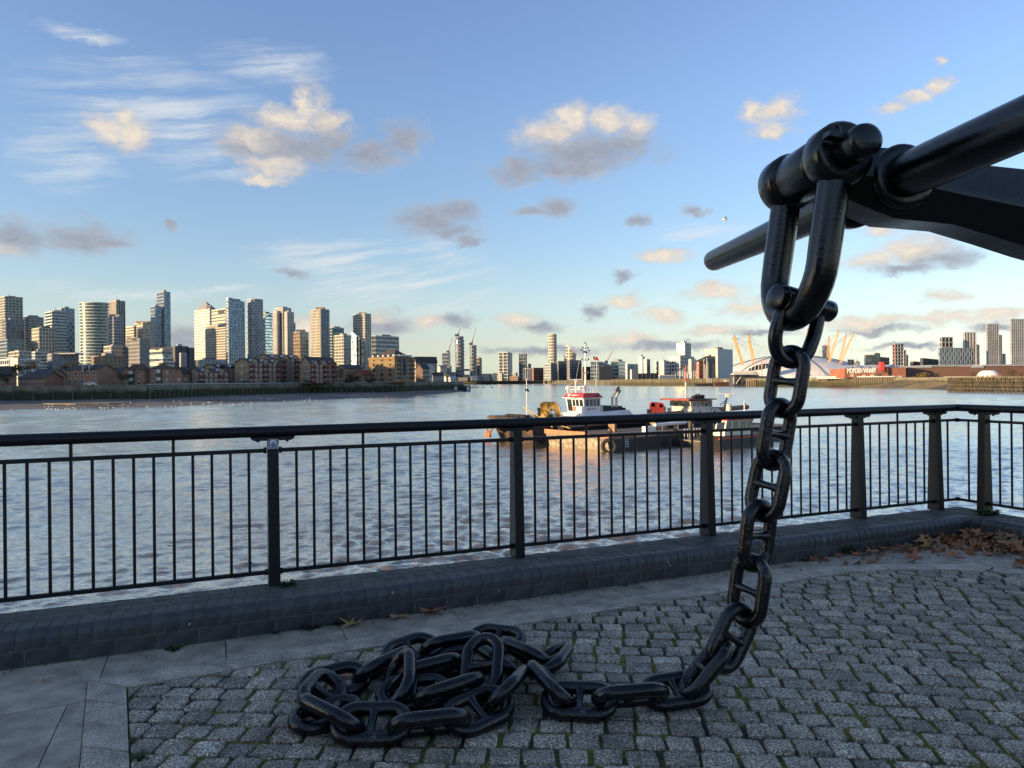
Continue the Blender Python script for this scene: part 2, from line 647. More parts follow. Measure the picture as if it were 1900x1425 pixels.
# ================================================================== terrace geometry frame
W0 = Vector((-2.98, 4.12, 0))
D1 = Vector((.9245, .381, 0)).normalized()
N1 = Vector((-D1.y, D1.x, 0))              # towards the river
D2 = -N1                                    # second run, back towards the viewer
N2 = D1.copy()
S_C = 8.27
CORNER = W0 + D1 * S_C
ZP = .21

def wp(s, t, z):
    return W0 + D1 * s + N1 * t + Vector((0, 0, z))

def wp2(s, t, z):
    return CORNER + D2 * s + N2 * t + Vector((0, 0, z))

# ---- ground of the terrace, one sheet; river wall face below it
tb = MB()
far_l = W0 + D1 * -60 + N1 * .3
tb.prism([far_l + Vector((0, 0, -.045)), CORNER + (N1 + D1) * .3 + Vector((0, 0, -.045)), CORNER + D2 * 60 + N2 * .3 + Vector((0, 0, -.045)), far_l + D2 * 75 + Vector((0, 0, -.045))], (0, 0, -9))
terrace = tb.build('terrace_ground', M_CONC)
tag(terrace, 'concrete terrace ground and quay wall under the paving', kind='structure')

# ---- brick plinth
plinth = thing('plinth_wall', 'low dark blue brick plinth with rounded coping under the railing', 'wall', wp(3, 0, 0))
core = MB()
_pr = [(.0032, -.03), (.0032, .150)]
for k in range(1, 7):
    a_ = pi / 2 * k / 6
    _pr.append((.058 - .0548 * cos(a_), .150 + .0548 * sin(a_)))
_pr += [(.115, .2048), (.115, .2035), (.47, .2035), (.47, -.03)]
core.prism([wp(-6, t, z) for t, z in _pr], D1 * (S_C + 6 + .47))
core.prism([wp2(0, t + .0012, z - .0012) for t, z in _pr], D2 * 4.5)
core.build('mortar_core', M_MORTAR, plinth)
hb = MB()
rr = random.Random(3)
def haunch(fn, s0, s1):
    s = s0
    pts_a, pts_b = [], []
    while s <= s1:
        pts_a.append((s, .458 + rr.uniform(-.006, .002)))
        pts_b.append((s, .55 + rr.uniform(-.014, .014)))
        s += .05
    n = len(pts_a)
    vs = [fn(s, t, ZP - .006 + rr.uniform(0, .006)) for s, t in pts_a] + [fn(s, t, ZP - .03) for s, t in pts_b]
    fs = [(i, i + 1, n + i + 1, n + i) for i in range(n - 1)]
    hb.add(vs, fs)
    hb.box(fn(s0, .458, -.3), fn(s1, .458, -.3) - fn(s0, .458, -.3), fn(s0, .55, 0) - fn(s0, .458, 0), (0, 0, .45))
haunch(wp, -6, S_C + .45)
haunch(wp2, -.45, 4.4)
hb.build('mortar_haunch', M_HAUNCH, plinth)

PITCH = .0785
BW = .0692
def bull_prof():
    pr = [(.0, .098), (.0, .150)]
    for k in range(1, 6):
        a = pi / 2 * k / 5
        pr.append((.058 - .058 * cos(a), .150 + .058 * sin(a)))
    pr += [(.113, .208), (.113, .098)]
    return pr
def brick_mesh(kind, var):
    b = MB()
    r = random.Random(var * 7 + len(kind))
    if kind == 'bull':
        pts = [Vector((0, t, z)) for t, z in bull_prof()]
        b.prism(pts, (BW + r.uniform(-.001, .002), 0, 0))
    elif kind == 'top':
        w, d, h, c = BW + r.uniform(-.001, .002), .108, .05, .003
        lo = [(0, 0), (w, 0), (w, d), (0, d)]
        hi = [(c, c), (w - c, c), (w - c, d - c), (c, d - c)]
        vs = [Vector((x, y, -h)) for x, y in lo] + [Vector((x, y, -c)) for x, y in lo] + [Vector((x, y, 0)) for x, y in hi]
        b.add(vs, [(8, 9, 10, 11)] + [(i, (i + 1) % 4, (i + 1) % 4 + 4, i + 4) for i in range(4)] + [(i + 4, (i + 1) % 4 + 4, (i + 1) % 4 + 8, i + 8) for i in range(4)])
    else:
        w, d, h, c = .226, .08, .086, .003
        vs = [Vector(p) for p in ((0, c, 0), (w, c, 0), (w, d, 0), (0, d, 0), (0, c, h), (w, c, h), (w, d, h), (0, d, h), (c, 0, c), (w - c, 0, c), (w - c, 0, h - c), (c, 0, h - c))]
        b.add(vs, [(8, 9, 10, 11), (0, 1, 9, 8), (1, 5, 10, 9), (5, 4, 11, 10), (4, 0, 8, 11), (4, 5, 6, 7), (1, 2, 6, 5), (0, 4, 7, 3)])
    return b
BRM = {}
for kd, mt in (('bull', M_BRICK), ('top', M_BRICKTOP), ('low', M_BRICK)):
    BRM[kd] = [brick_mesh(kd, i).mesh('brick_' + kd, mt, smooth=40 if kd == 'bull' else None) for i in range(3)]
jobs = []
def run_bricks(fn, dirv, nv, s0, s1, rows, rz):
    s = s0
    while s < s1 - .02:
        jobs.append((fn(s, 0, 0), rz, 'bull'))
        s += PITCH
    for k, t in enumerate((.119, .233, .347)):
        s = s0 + (.02 if k == 1 else 0)
        while s < s1 + (t if fn is wp else -t) - .04:
            jobs.append((fn(s, t, ZP - .003), rz, 'top'))
            s += PITCH
        if fn is wp:
            pass
    s = s0 + .05
    while s < s1 - .1:
        jobs.append((fn(s, .002, .004), rz, 'low'))
        s += .2345
ang1 = atan2(D1.y, D1.x)
run_bricks(wp, D1, N1, -1.57, S_C, 4, ang1)
ang2 = atan2(D2.y, D2.x)
run_bricks(wp2, D2, N2, .03, 3.6, 4, ang2)
def shown(p, sz):
    u = p.x / max(.3, p.y)
    if p.y < .5 or abs(u) > .76:
        return 0
    v = (EYE - p.z) / p.y
    return sz / p.y if v < .58 else 0
SZ = {'bull': .09, 'top': .05, 'low': .1}
jobs.sort(key=lambda j: -shown(j[0], SZ[j[2]]))
restb, restt = MB(), MB()
rb = random.Random(11)
for i, (p, rz, kd) in enumerate(jobs):
    me = BRM[kd][rb.randrange(3)]
    pj = p + Vector((0, 0, rb.uniform(-.002, .002))) - Vector((-sin(rz), cos(rz), 0)) * rb.uniform(0, .003)
    rj = rz + rb.uniform(-.006, .006)
    if i < 300:
        place('brick', me, pj, plinth, rj)
    else:
        R = Matrix.Translation(pj) @ Matrix.Rotation(rj, 4, 'Z')
        tgt = restt if kd == 'top' else restb
        tgt.add([R @ v.co for v in me.vertices], [tuple(q.vertices) for q in me.polygons])
restb.build('further_bricks', M_BRICK, plinth, kind='stuff')
restt.build('further_top_bricks', M_BRICKTOP, plinth, kind='stuff')

spk = MB()
for (s_, z_) in ((.32, .125), (.05, .10), (2.6, .15), (2.3, .17), (3.1, .08), (4.6, .14), (4.62, .11), (5.5, .07), (6.3, .16), (1.0, .13), (.6, .14)):
    c_ = wp(s_, -.0012, z_)
    q = [c_ + D1 * (rr.uniform(.003, .007) * cos(a)) + Vector((0, 0, rr.uniform(.004, .012) * sin(a))) for a in (0, 1, 2.1, 3.1, 4.2, 5.2)]
    spk.prism(q, -N1 * .001)
spk.build('lime_splash', mat('bird_lime', (.62, .62, .58), rough=.8), plinth, kind='stuff')

# ---- railing
rail = thing('riverside_railing', 'black metal railing with round handrail along the brick plinth', 'railing', wp(3.5, .45, ZP))
RT = .45
ZR, ZU, ZL = 1.301, 1.166, .293
POSTS1 = [-2.26, -.36, 1.54, 3.44, 5.35, 7.235, 8.372]
S_RC = S_C + RT
CR = wp(S_RC, RT, 0)
def post_mb(fn, s):
    b = MB()
    bw, bd, tw, td = .080, .142, .074, .082
    lo = [fn(s - bw / 2, RT - bd / 2, ZP - .01), fn(s + bw / 2, RT - bd / 2, ZP - .01), fn(s + bw / 2, RT + bd / 2, ZP - .01), fn(s - bw / 2, RT + bd / 2, ZP - .01)]
    hi = [fn(s - tw / 2, RT - td / 2, ZR - .045), fn(s + tw / 2, RT - td / 2, ZR - .045), fn(s + tw / 2, RT + td / 2, ZR - .045), fn(s - tw / 2, RT + td / 2, ZR - .045)]
    b.add(lo + hi, [(4, 5, 6, 7), (0, 1, 5, 4), (1, 2, 6, 5), (2, 3, 7, 6), (3, 0, 4, 7)])
    return b
def saddle_mb(fn, s):
    b = MB()
    prof = [(-.15, .020), (-.125, .004), (.125, .004), (.15, .020), (.15, .030), (-.15, .030)]
    b.prism([fn(s + x, RT - .032, ZR - .068 + z) for x, z in prof], fn(s, RT + .032, 0) - fn(s, RT - .032, 0))
    b.cyl(fn(s - .10, RT, ZR - .075), fn(s - .10, RT, ZR - .06), .012, n=8)
    b.cyl(fn(s + .10, RT, ZR - .075), fn(s + .10, RT, ZR - .06), .012, n=8)
    return b
for s in POSTS1:
    post_mb(wp, s).build('post', M_RAIL, rail)
    saddle_mb(wp, s).build('rail_saddle', M_RAIL, rail)
def wpr(s, t, z):
    return wp2(s, t, z)
POSTS2 = [-RT + .30, -RT + 2.2, -RT + 4.1]
for s in POSTS2:
    post_mb(wp2, s).build('post', M_RAIL, rail)
    saddle_mb(wp2, s).build('rail_saddle', M_RAIL, rail)
hr = MB()
hr.tube([wp(-3.4, RT, ZR), wp(S_RC - .02, RT, ZR), wp2(-RT + .02, RT, ZR), wp2(-RT + 4.2, RT, ZR)], .039, 16, up=(0, 0, 1))
hr.build('handrail', M_RAIL, rail, smooth=50)
jt = MB()
for s in (1.56, 5.42, 8.7):
    jt.tube([wp(s - .003, RT, ZR), wp(s + .003, RT, ZR)], .0403, 16)
jt.build('rail_joint', M_RAIL, rail, smooth=50)
bal_me = MB().cyl((0, 0, 0), (0, 0, ZU - ZL), .0105, n=8).mesh('baluster', M_RAIL, smooth=60)
tie_me = MB().cyl((0, 0, 0), (0, 0, ZR - ZU - .03), .011, n=8).mesh('tie', M_RAIL, smooth=60)
def panel(fn, sa, sb, nb, ties):
    for nm, z in (('upper_rail', ZU), ('lower_rail', ZL)):
        b = MB()
        p0 = fn(sa, RT, z)
        p1 = fn(sb, RT, z)
        b.box(p0 - Vector((0, 0, .014)) - (fn(sa, RT + .012, z) - p0), p1 - p0, (fn(sa, RT + .012, z) - p0) * 2, (0, 0, .028))
        b.cyl(p0, p0 + (p1 - p0).normalized() * .02, .022, n=8)
        b.cyl(p1 - (p1 - p0).normalized() * .02, p1, .022, n=8)
        b.build(nm, M_RAIL, rail)
    g = (sb - sa) / (nb + 1)
    for k in range(1, nb + 1):
        place('baluster', bal_me, fn(sa + g * k, RT, ZL), rail)
        if k in ties:
            place('tie', tie_me, fn(sa + g * k, RT, ZU), rail)
hw = .042
for a, b in ((-2.26, -.36), (-.36, 1.54), (1.54, 3.44), (3.44, 5.35), (5.35, 7.235)):
    panel(wp, a + hw, b - hw, 14, (5, 10))
panel(wp, 7.235 + hw, 8.372 - hw, 7, (4,))
panel(wp, 8.372 + hw, S_RC, 1, ())
panel(wp2, -RT, -RT + .30 - hw, 1, ())
panel(wp2, -RT + .30 + hw, -RT + 2.2 - hw, 14, (2, 8))
panel(wp2, -RT + 2.2 + hw, -RT + 4.1 - hw, 14, (5, 10))

# sticker on the second post in view
st_blue = mat('sticker_blue', (.035, .06, .24), rough=.4)
t_face = RT - .041 - .060 * (ZR - .045 - 1.215) / (ZR - .045 - ZP) / 2 - .0045
stk = thing('sticker', 'small square white sticker with a blue scroll pattern near the top of a railing post', 'sticker', wp(1.54, t_face, 1.214))
sl = Vector((0, 0, 1)) - N1 * -.035
b = MB()
def sq(x, z, dt=0):
    return wp(1.54 + x, t_face + .035 * z - dt, 1.214 + z)
b.prism([sq(-.033, -.033), sq(.033, -.033), sq(.033, .033), sq(-.033, .033)], N1 * .003)
b.build('backing', M_WHITE, stk)
b = MB()
for (cx, cz, r, a0, a1) in ((-.014, -.017, .011, 0, 6.3), (.014, -.017, .011, 0, 6.3), (-.013, .008, .016, 2.4, 5.6), (.013, .008, .016, 3.8, 7.0), (-.02, .018, .010, 1, 4), (.02, .018, .010, -1, 2.2), (0, .0, .009, 0, 3.1)):
    n = 12
    ps = [sq(cx + r * cos(a0 + (a1 - a0) * k / n), cz + r * sin(a0 + (a1 - a0) * k / n), .001) for k in range(n + 1)]
    for p, q in zip(ps, ps[1:]):
        dd = (q - p).normalized()
        wv = dd.cross(N1) * .0032
        b.add([p - wv, q - wv, q + wv, p + wv], [(0, 1, 2, 3)])
b.build('scroll_pattern', st_blue, stk)

# ================================================================== paving
EDGE = [Vector((-2.12, 3.877, 0)), Vector((2.45, 5.85, 0)), Vector((2.85, 6.0, 0)), Vector((3.2, 6.07, 0)), Vector((3.6, 6.06, 0)), Vector((4.0, 5.98, 0)), Vector((4.45, 5.78, 0)), Vector((5.0, 5.3, 0)), Vector((5.5, 4.4, 0)), Vector((5.9, 3.0, 0)), Vector((6.1, 1.0, 0))]
BD = Vector((.488, -.873, 0)).normalized()
EL = EDGE[0] + BD * 4.5
POLY = [EL] + EDGE                                   # clockwise seen from above, convex
def halfplanes(poly):
    hs = []
    for a, b_ in zip(poly, poly[1:]):
        d = (b_ - a).normalized()
        hs.append((a, Vector((d.y, -d.x, 0))))        # inside = positive
    return hs
HP = halfplanes(POLY)
def clip(poly, a, n, keep=1):
    out = []
    m = len(poly)
    for i in range(m):
        p, q = poly[i], poly[(i + 1) % m]
        dp, dq = (p - a).dot(n) * keep, (q - a).dot(n) * keep
        if dp >= 0:
            out.append(p)
        if (dp > 0 and dq < 0) or (dp < 0 and dq > 0):
            out.append(p + (q - p) * (dp / (dp - dq)))
    return out
def area(poly):
    return abs(sum(poly[i].x * poly[(i + 1) % len(poly)].y - poly[i].y * poly[(i + 1) % len(poly)].x for i in range(len(poly)))) / 2
KW = .185                                            # width of the granite edging
def offs(poly, d):
    """offset the open polyline outwards"""
    out = []
    for i, p in enumerate(poly):
        ns = []
        if i > 0:
            e = (poly[i] - poly[i - 1]).normalized()
            ns.append(Vector((-e.y, e.x, 0)))
        if i < len(poly) - 1:
            e = (poly[i + 1] - poly[i]).normalized()
            ns.append(Vector((-e.y, e.x, 0)))
        n = sum(ns, Vector((0, 0, 0))).normalized()
        out.append(p + n * (d / n.dot(ns[0])))
    return out
OUT = offs(POLY, KW)

paving = thing('cobbled_paving', 'grey granite sett paving with mossy joints', 'paving', (1, 4, 0), kind='structure')
del paving['category']
bed = MB()
bed.add([p + Vector((0, 0, -.010)) for p in POLY] + [Vector((6.1, -1.5, -.010)), Vector((EL.x, -1.5, -.010))], [tuple(range(len(POLY) + 2))])
bed.build('mossy_bed', M_SOIL, paving)

def sett_mesh(poly, h, r, rs):
    """rounded stone on an outline given round (0,0)"""
    b = MB()
    n = len(poly)
    c = sum(poly, Vector((0, 0, 0))) / n
    pts = []
    for i in range(n):                               # blunt the corners
        p, q0, q1 = poly[i], poly[i - 1], poly[(i + 1) % n]
        k = .05 + rs.uniform(0, .09)
        pts.append(p + (q0 - p) * k)
        pts.append(p + (q1 - p) * (.05 + rs.uniform(0, .09)))
    m = len(pts)
    def ring(s, z):
        return [c + (p - c) * s * (1 + rs.uniform(-.022, .022)) + Vector((0, 0, z)) for p in pts]
    z0 = ring(1.0, -.03)
    z1 = ring(1.0, h - .006)
    z2 = ring(.978, h - .001)
    z3 = [v + Vector((0, 0, rs.uniform(-.003, .003))) for v in ring(.92, h + .0005)]
    vs = z0 + z1 + z2 + z3
    fs = [tuple(3 * m + i for i in range(m))]
    for L_ in range(3):
        for i in range(m):
            fs.append((L_ * m + i, L_ * m + (i + 1) % m, (L_ + 1) * m + (i + 1) % m, (L_ + 1) * m + i))
    # outline is clockwise or not; make the top face up
    if (pts[1] - pts[0]).cross(pts[2] - pts[1]).z < 0:
        fs = [tuple(reversed(f)) for f in fs]
    return b.add(vs, fs)

rs = random.Random(5)
def row_off(x):
    return -.07 * x - .0067 * max(0, x) ** 3 + .012 * sin(x * 1.7)
def row_slope(x):
    return -.07 - .0201 * max(0, x) ** 2
VARS = []
for k in range(14):
    w, d = .128 + rs.uniform(-.004, .004), .1165 + rs.uniform(-.004, .004)
    q = [Vector((-w / 2 + rs.uniform(-.006, .006), -d / 2 + rs.uniform(-.005, .005), 0)), Vector((w / 2 + rs.uniform(-.006, .006), -d / 2 + rs.uniform(-.005, .005), 0)),
         Vector((w / 2 + rs.uniform(-.006, .006), d / 2 + rs.uniform(-.005, .005), 0)), Vector((-w / 2 + rs.uniform(-.006, .006), d / 2 + rs.uniform(-.005, .005), 0))]
    VARS.append(sett_mesh(q, .004, 0, rs).mesh('sett', M_SETT, smooth=55))
setts = []
yr = 1.6
while yr < 8.6:
    x = -2.3 + rs.uniform(0, .15)
    while x < 6.2:
        wdt = rs.choice((.128, .135, .142, .15, .122))
        gap = rs.uniform(.013, .026)
        xc = x + wdt / 2
        y = yr + row_off(xc)
        c = Vector((xc, y, 0))
        x += wdt + gap
        an = math.atan(row_slope(xc))
        R = Matrix.Rotation(an, 4, 'Z')
        dep = .1185
        loc = [Vector((-wdt / 2, -dep / 2, 0)), Vector((wdt / 2, -dep / 2, 0)), Vector((wdt / 2, dep / 2, 0)), Vector((-wdt / 2, dep / 2, 0))]
        pw = [c + R @ p for p in loc]
        if all((p - a).dot(n) > .008 for p in pw for a, n in HP):
            setts.append((c, an + rs.uniform(-.04, .04), wdt / .128, dep / .117 * rs.uniform(.94, 1.03), None))
        else:
            q = pw
            for a, n in HP:
                q = clip(q, a + n * .008, n)
                if len(q) < 3:
                    break
            if len(q) >= 3 and area(q) > .004:
                setts.append((c, 0, 1, 1, q))
    yr += .1385 * rs.uniform(.97, 1.03)
def sshow(c):
    if c.y < 1.0:
        return 0
    u, v = c.x / c.y, EYE / c.y
    return 1 / c.y if abs(u) < .745 and v < .562 else 0
setts.sort(key=lambda j: -sshow(j[0]))
stuffb = MB()
for i, (c, an, sx, sy, q) in enumerate(setts):
    tz = rs.uniform(-.005, .004)
    tilt = (rs.uniform(-.05, .05), rs.uniform(-.05, .05))
    if q is None:
        me = rs.choice(VARS)
        flip = pi if rs.random() < .5 else 0
        Mx = Matrix.Translation(c + Vector((0, 0, tz))) @ Matrix.Rotation(tilt[0], 4, 'X') @ Matrix.Rotation(tilt[1], 4, 'Y') @ Matrix.Rotation(an + flip, 4, 'Z') @ Matrix.Diagonal((sx, sy, 1, 1))
        if i < 300:
            o = bpy.data.objects.new('sett', me)
            COL.objects.link(o)
            o.parent = paving
            o.matrix_local = Matrix.Translation(-ORG[paving.name]) @ Mx
        else:
            stuffb.add([Mx @ v.co for v in me.vertices], [tuple(p.vertices) for p in me.polygons])
    else:
        cc = sum(q, Vector((0, 0, 0))) / len(q)
        b = sett_mesh([p - cc for p in q], .003, 0, rs)
        if i < 300:
            me = b.mesh('sett', M_SETT, smooth=55)
            place('sett', me, cc + Vector((0, 0, tz)), paving)
        else:
            stuffb.add([v + cc + Vector((0, 0, tz)) for v in b.v], b.f)
stuffb.build('further_setts', M_SETT, paving, smooth=55, kind='stuff')

# ---- granite edging
pave2 = thing('flagged_pavement', 'grey flagstone pavement with a granite edging beside the brick plinth', 'paving', (-2, 4, 0), kind='structure')
del pave2['category']
def slab(name, polys, z, mt, parent, g=.003):
    b = MB()
    for q in polys:
        c = sum(q, Vector((0, 0, 0))) / len(q)
        n = len(q)
        if (q[1] - q[0]).cross(q[2] - q[1]).z < 0:
            q = list(reversed(q))
        top = [p + Vector((0, 0, z)) for p in q]
        bot = [p + Vector((0, 0, -.044)) for p in q]
        b.add(bot + top, [tuple(range(n, 2 * n))] + [(i, (i + 1) % n, (i + 1) % n + n, i + n) for i in range(n)])
    return b.build(name, mt, parent)
rk = random.Random(21)
for i in range(len(POLY) - 1):
    a, b_, oa, ob = POLY[i], POLY[i + 1], OUT[i], OUT[i + 1]
    L_ = (b_ - a).length
    step = .27 if i == 0 else .58
    n = max(1, round(L_ / step))
    for k in range(n):
        t0, t1 = k / n + .004 / L_, (k + 1) / n - .004 / L_
        q = [a.lerp(b_, t0), a.lerp(b_, t1), oa.lerp(ob, t1), oa.lerp(ob, t0)]
        slab('kerb_stone', [q], .006 + rk.uniform(-.002, .003), M_KERB, pave2)
# ---- flagstones
HPO = halfplanes(OUT)
def outside(q):
    pieces = []
    rest = q
    for a, n in HPO:
        o_ = clip(rest, a - n * .004, n, -1)
        if len(o_) >= 3 and area(o_) > 1e-4:
            pieces.append(o_)
        rest = clip(rest, a - n * .004, n, 1)
        if len(rest) < 3:
            break
    return pieces
rows = [(-.004, -.66), (-.667, -1.36), (-1.367, -2.06), (-2.067, -2.76), (-2.767, -3.5), (-3.507, -4.2)]
for ri, (t1, t0) in enumerate(rows):
    s = -7 + rk.uniform(0, .5)
    s_end = S_C - .004 if ri < 6 else 3
    while s < s_end:
        w = rk.choice((.72, .78, .86, .66))
        e = min(s + w, s_end)
        q = [wp(s + .003, t0, 0), wp(e - .003, t0, 0), wp(e - .003, t1, 0), wp(s + .003, t1, 0)]
        pcs = outside(q)
        if pcs and e - s > .05:
            slab('flagstone', pcs, rk.uniform(-.0015, .0015), M_FLAG, pave2)
        s = e
# one more strip of slabs beyond the corner on the right

# ================================================================== anchor
M_ANC = mat('anchor_black_paint', (.0045, .0048, .006), rough=.13, rvar=.07, bump=.15, bscale=50, spec=.5)
anchor = thing('ship_anchor', 'huge black painted ship anchor with a long round stock above the cobbles', 'anchor', (5.1, 4.15, 0))
FT = Vector((1.716, 6.08, 2.650))
SD = (Vector((2.043, 2.82, 2.650)) - FT).normalized()
def stock_pt(Y):
    k = (Y - FT.y) / SD.y
    return FT + SD * k
rows_ = [(6.085, .05), (6.07, .072), (6.04, .085), (5.98, .0885), (5.4, .094), (4.6, .103), (4.0, .110), (3.3, .110), (2.9, .106), (2.2, .098), (1.6, .090), (1.50, .088), (1.47, .075), (1.455, .045)]
b = MB()
b.tube([stock_pt(y) for y, r in rows_], [r for y, r in rows_], 28)
b.build('stock', M_ANC, anchor, smooth=50)
for (y0, y1) in ((3.53, 3.64), (3.96, 4.06)):
    b = MB()
    prof = [(y0, .128), (y0 + .004, .152), (y0 + .02, .163), (y1 - .02, .163), (y1 - .004, .152), (y1, .128)]
    b.tube([stock_pt(y) for y, r in prof], [r for y, r in prof], 30)
    b.build('stock_collar', M_ANC, anchor, smooth=60)

DC = Vector((1.560, 3.68, 2.718))                     # centre of the eye in the shank's end
SH = (Vector((2.75, 3.80, 2.50)) - DC).normalized()  # along the shank
SY = -SD                                              # across, away from the viewer
SZ_ = SH.cross(SY)
if SZ_.z < 0:
    SZ_ = -SZ_
b = MB()
# (distance along, half height up, half height down, half thickness)
secs = [(.02, .115, .125, .150), (.14, .120, .135, .155), (.28, .150, .165, .175), (.42, .170, .190, .19), (.56, .160, .175, .185), (.75, .165, .155, .180), (1.0, .19, .175, .185), (1.25, .215, .20, .19), (1.7, .24, .225, .20), (2.4, .27, .25, .21), (3.3, .30, .28, .23), (3.75, .34, .30, .26)]
N8 = 8
rings = []
for (d, hu, hd, th) in secs:
    c = DC + SH * d
    k = min(1, max(0, (d - .1) / .5))
    cs = .62 - .12 * k
    pr = [(th, 0.02), (th * .55, hu), (-th * .55, hu), (-th, 0.02), (-th, -.03), (-th * cs, -hd), (th * cs, -hd), (th, -.03)]
    rings.append([c + SY * (-y) + SZ_ * z for y, z in pr])
vs = [v for r in rings for v in r]
fs = [tuple(range(8))[::-1], tuple(range(len(vs) - 8, len(vs)))]
for i in range(len(rings) - 1):
    for k in range(8):
        fs.append((i * 8 + k, i * 8 + (k + 1) % 8, (i + 1) * 8 + (k + 1) % 8, (i + 1) * 8 + k))
b.add(vs, fs)
b.build('shank', M_ANC, anchor, smooth=28)
b = MB()
pa, pb = DC - SY * .150, DC + SY * .150
prof = [(-.152, .112), (-.148, .128), (-.13, .136), (.13, .136), (.148, .128), (.152, .112)]
b.tube([DC + SY * y for y, r in prof], [r for y, r in prof], 28)
b.build('shank_eye', M_ANC, anchor, smooth=55)
# crown and arm, beyond the frame on the right
b = MB()
cr = DC + SH * 3.7
b.ball(cr, .36, 12, 8)
b.build('crown', M_ANC, anchor, smooth=60)
b = MB()
arm = []
rad = []
for k in range(17):
    a = radians(-78 + 156 * k / 16)
    p = cr + SH * (-1.55 + 1.62 * cos(a)) + SZ_ * (1.95 * sin(a))
    arm.append(p)
    rad.append(.24 - .10 * abs(k - 8) / 8)
dz = min(p.z for p in arm)
b.tube(arm, rad, 12)
b.build('arm', M_ANC, anchor, smooth=60)
for sgn, p in ((1, arm[-3]), (-1, arm[2])):
    b = MB()
    t = (arm[-1] - arm[-4]).normalized() if sgn > 0 else (arm[0] - arm[3]).normalized()
    inw = (cr - SH * 1.6 - p).normalized()
    b.prism([p - t * .35 + SY * .08, p + SY * .34, p + t * .42, p - SY * .34, p - t * .35 - SY * .08], inw * .06)
    b.build('fluke', M_ANC, anchor)

# big shackle
Rc = DC - SY * .243
Lc = DC + SY * .243
LEAN = Vector((-.115 / .77, 0, -1)).normalized()
path = []
for k in range(5):
    path.append(Rc + LEAN * (.10 + .42 * k / 4))
cb_ = DC + LEAN * .52
for k in range(1, 16):
    a = pi * k / 16
    path.append(cb_ - SY * .243 * cos(a) + LEAN * .243 * sin(a))
for k in range(5):
    path.append(Lc + LEAN * (.52 - .42 * k / 4))
m_ = len(path)
rad = [.075 if 3 < i < m_ - 4 else .077 for i in range(m_)]
b = MB()
b.tube(path, rad, 20)
b.build('shackle_bow', M_ANC, anchor, smooth=60)
for c in (Rc, Lc):
    b = MB()
    prof = [(-.082, .112), (-.076, .136), (-.050, .154), (.050, .154), (.076, .136), (.082, .112)]
    b.tube([c + SY * y for y, r in prof], [r for y, r in prof], 28)
    b.build('shackle_eye', M_ANC, anchor, smooth=55)
b = MB()
prof = [(.40, .05), (.395, .066), (.38, .070), (-.33, .070), (-.34, .080), (-.465, .080), (-.484, .074), (-.494, .056)]
b.tube([DC + SY * y for y, r in prof], [r for y, r in prof], 24)
b.build('shackle_pin', M_ANC, anchor, smooth=50)
pe = DC - SY * .395
side = SH * -1
b = MB()
b.box(pe + side * .150 + SZ_ * .010 - SY * .03, side * -.22, SY * .06, SZ_ * .026)
b.build('forelock_key', M_ANC, anchor)
b = MB()
lp = [pe + SY * .045 + SZ_ * (.045 + .055 * sin(pi * k / 8)) + side * (.055 + .06 * k / 8) for k in range(9)]
b.tube(lp, .008, 8)
b.build('keeper_strap', M_ANC, anchor, smooth=60)

# ================================================================== chain
CL, CWD, CB = .388, .242, .067
M_CH = mat('chain_black_paint', (.0045, .005, .008), rough=.13, rvar=.07, bump=.13, bscale=60, spec=.5)

def worn(name):
    """black paint with pale specks of bird lime and wear on the upper sides"""
    m = mat(name, (.0045, .005, .007), rough=.15, rvar=.09, bump=.2, bscale=60, spec=.5)
    N, Lk = m.node_tree.nodes, m.node_tree.links
    b_ = N['Principled BSDF']
    tc = N.new('ShaderNodeTexCoord')
    nz = N.new('ShaderNodeTexNoise')
    nz.inputs['Scale'].default_value = 55
    nz.inputs['Detail'].default_value = 6
    nz.inputs['Roughness'].default_value = .75
    Lk.new(tc.outputs['Object'], nz.inputs['Vector'])
    nb = N.new('ShaderNodeTexNoise')
    nb.inputs['Scale'].default_value = 6
    nb.inputs['Detail'].default_value = 2
    Lk.new(tc.outputs['Object'], nb.inputs['Vector'])
    ad = N.new('ShaderNodeMath')
    ad.operation = 'MULTIPLY_ADD'
    Lk.new(nb.outputs[0], ad.inputs[0])
    ad.inputs[1].default_value = .45
    Lk.new(nz.outputs[0], ad.inputs[2])
    mr_ = N.new('ShaderNodeMapRange')
    mr_.inputs[1].default_value = .86
    mr_.inputs[2].default_value = .94
    mr_.inputs[4].default_value = .55
    Lk.new(ad.outputs[0], mr_.inputs[0])
    mx = N.new('ShaderNodeMix')
    mx.data_type = 'RGBA'
    mx.inputs[6].default_value = (.0045, .005, .007, 1)
    mx.inputs[7].default_value = (.30, .30, .30, 1)
    Lk.new(mr_.outputs[0], mx.inputs[0])
    Lk.new(mx.outputs[2], b_.inputs['Base Color'])
    return m
M_CHW = worn('chain_worn_paint')

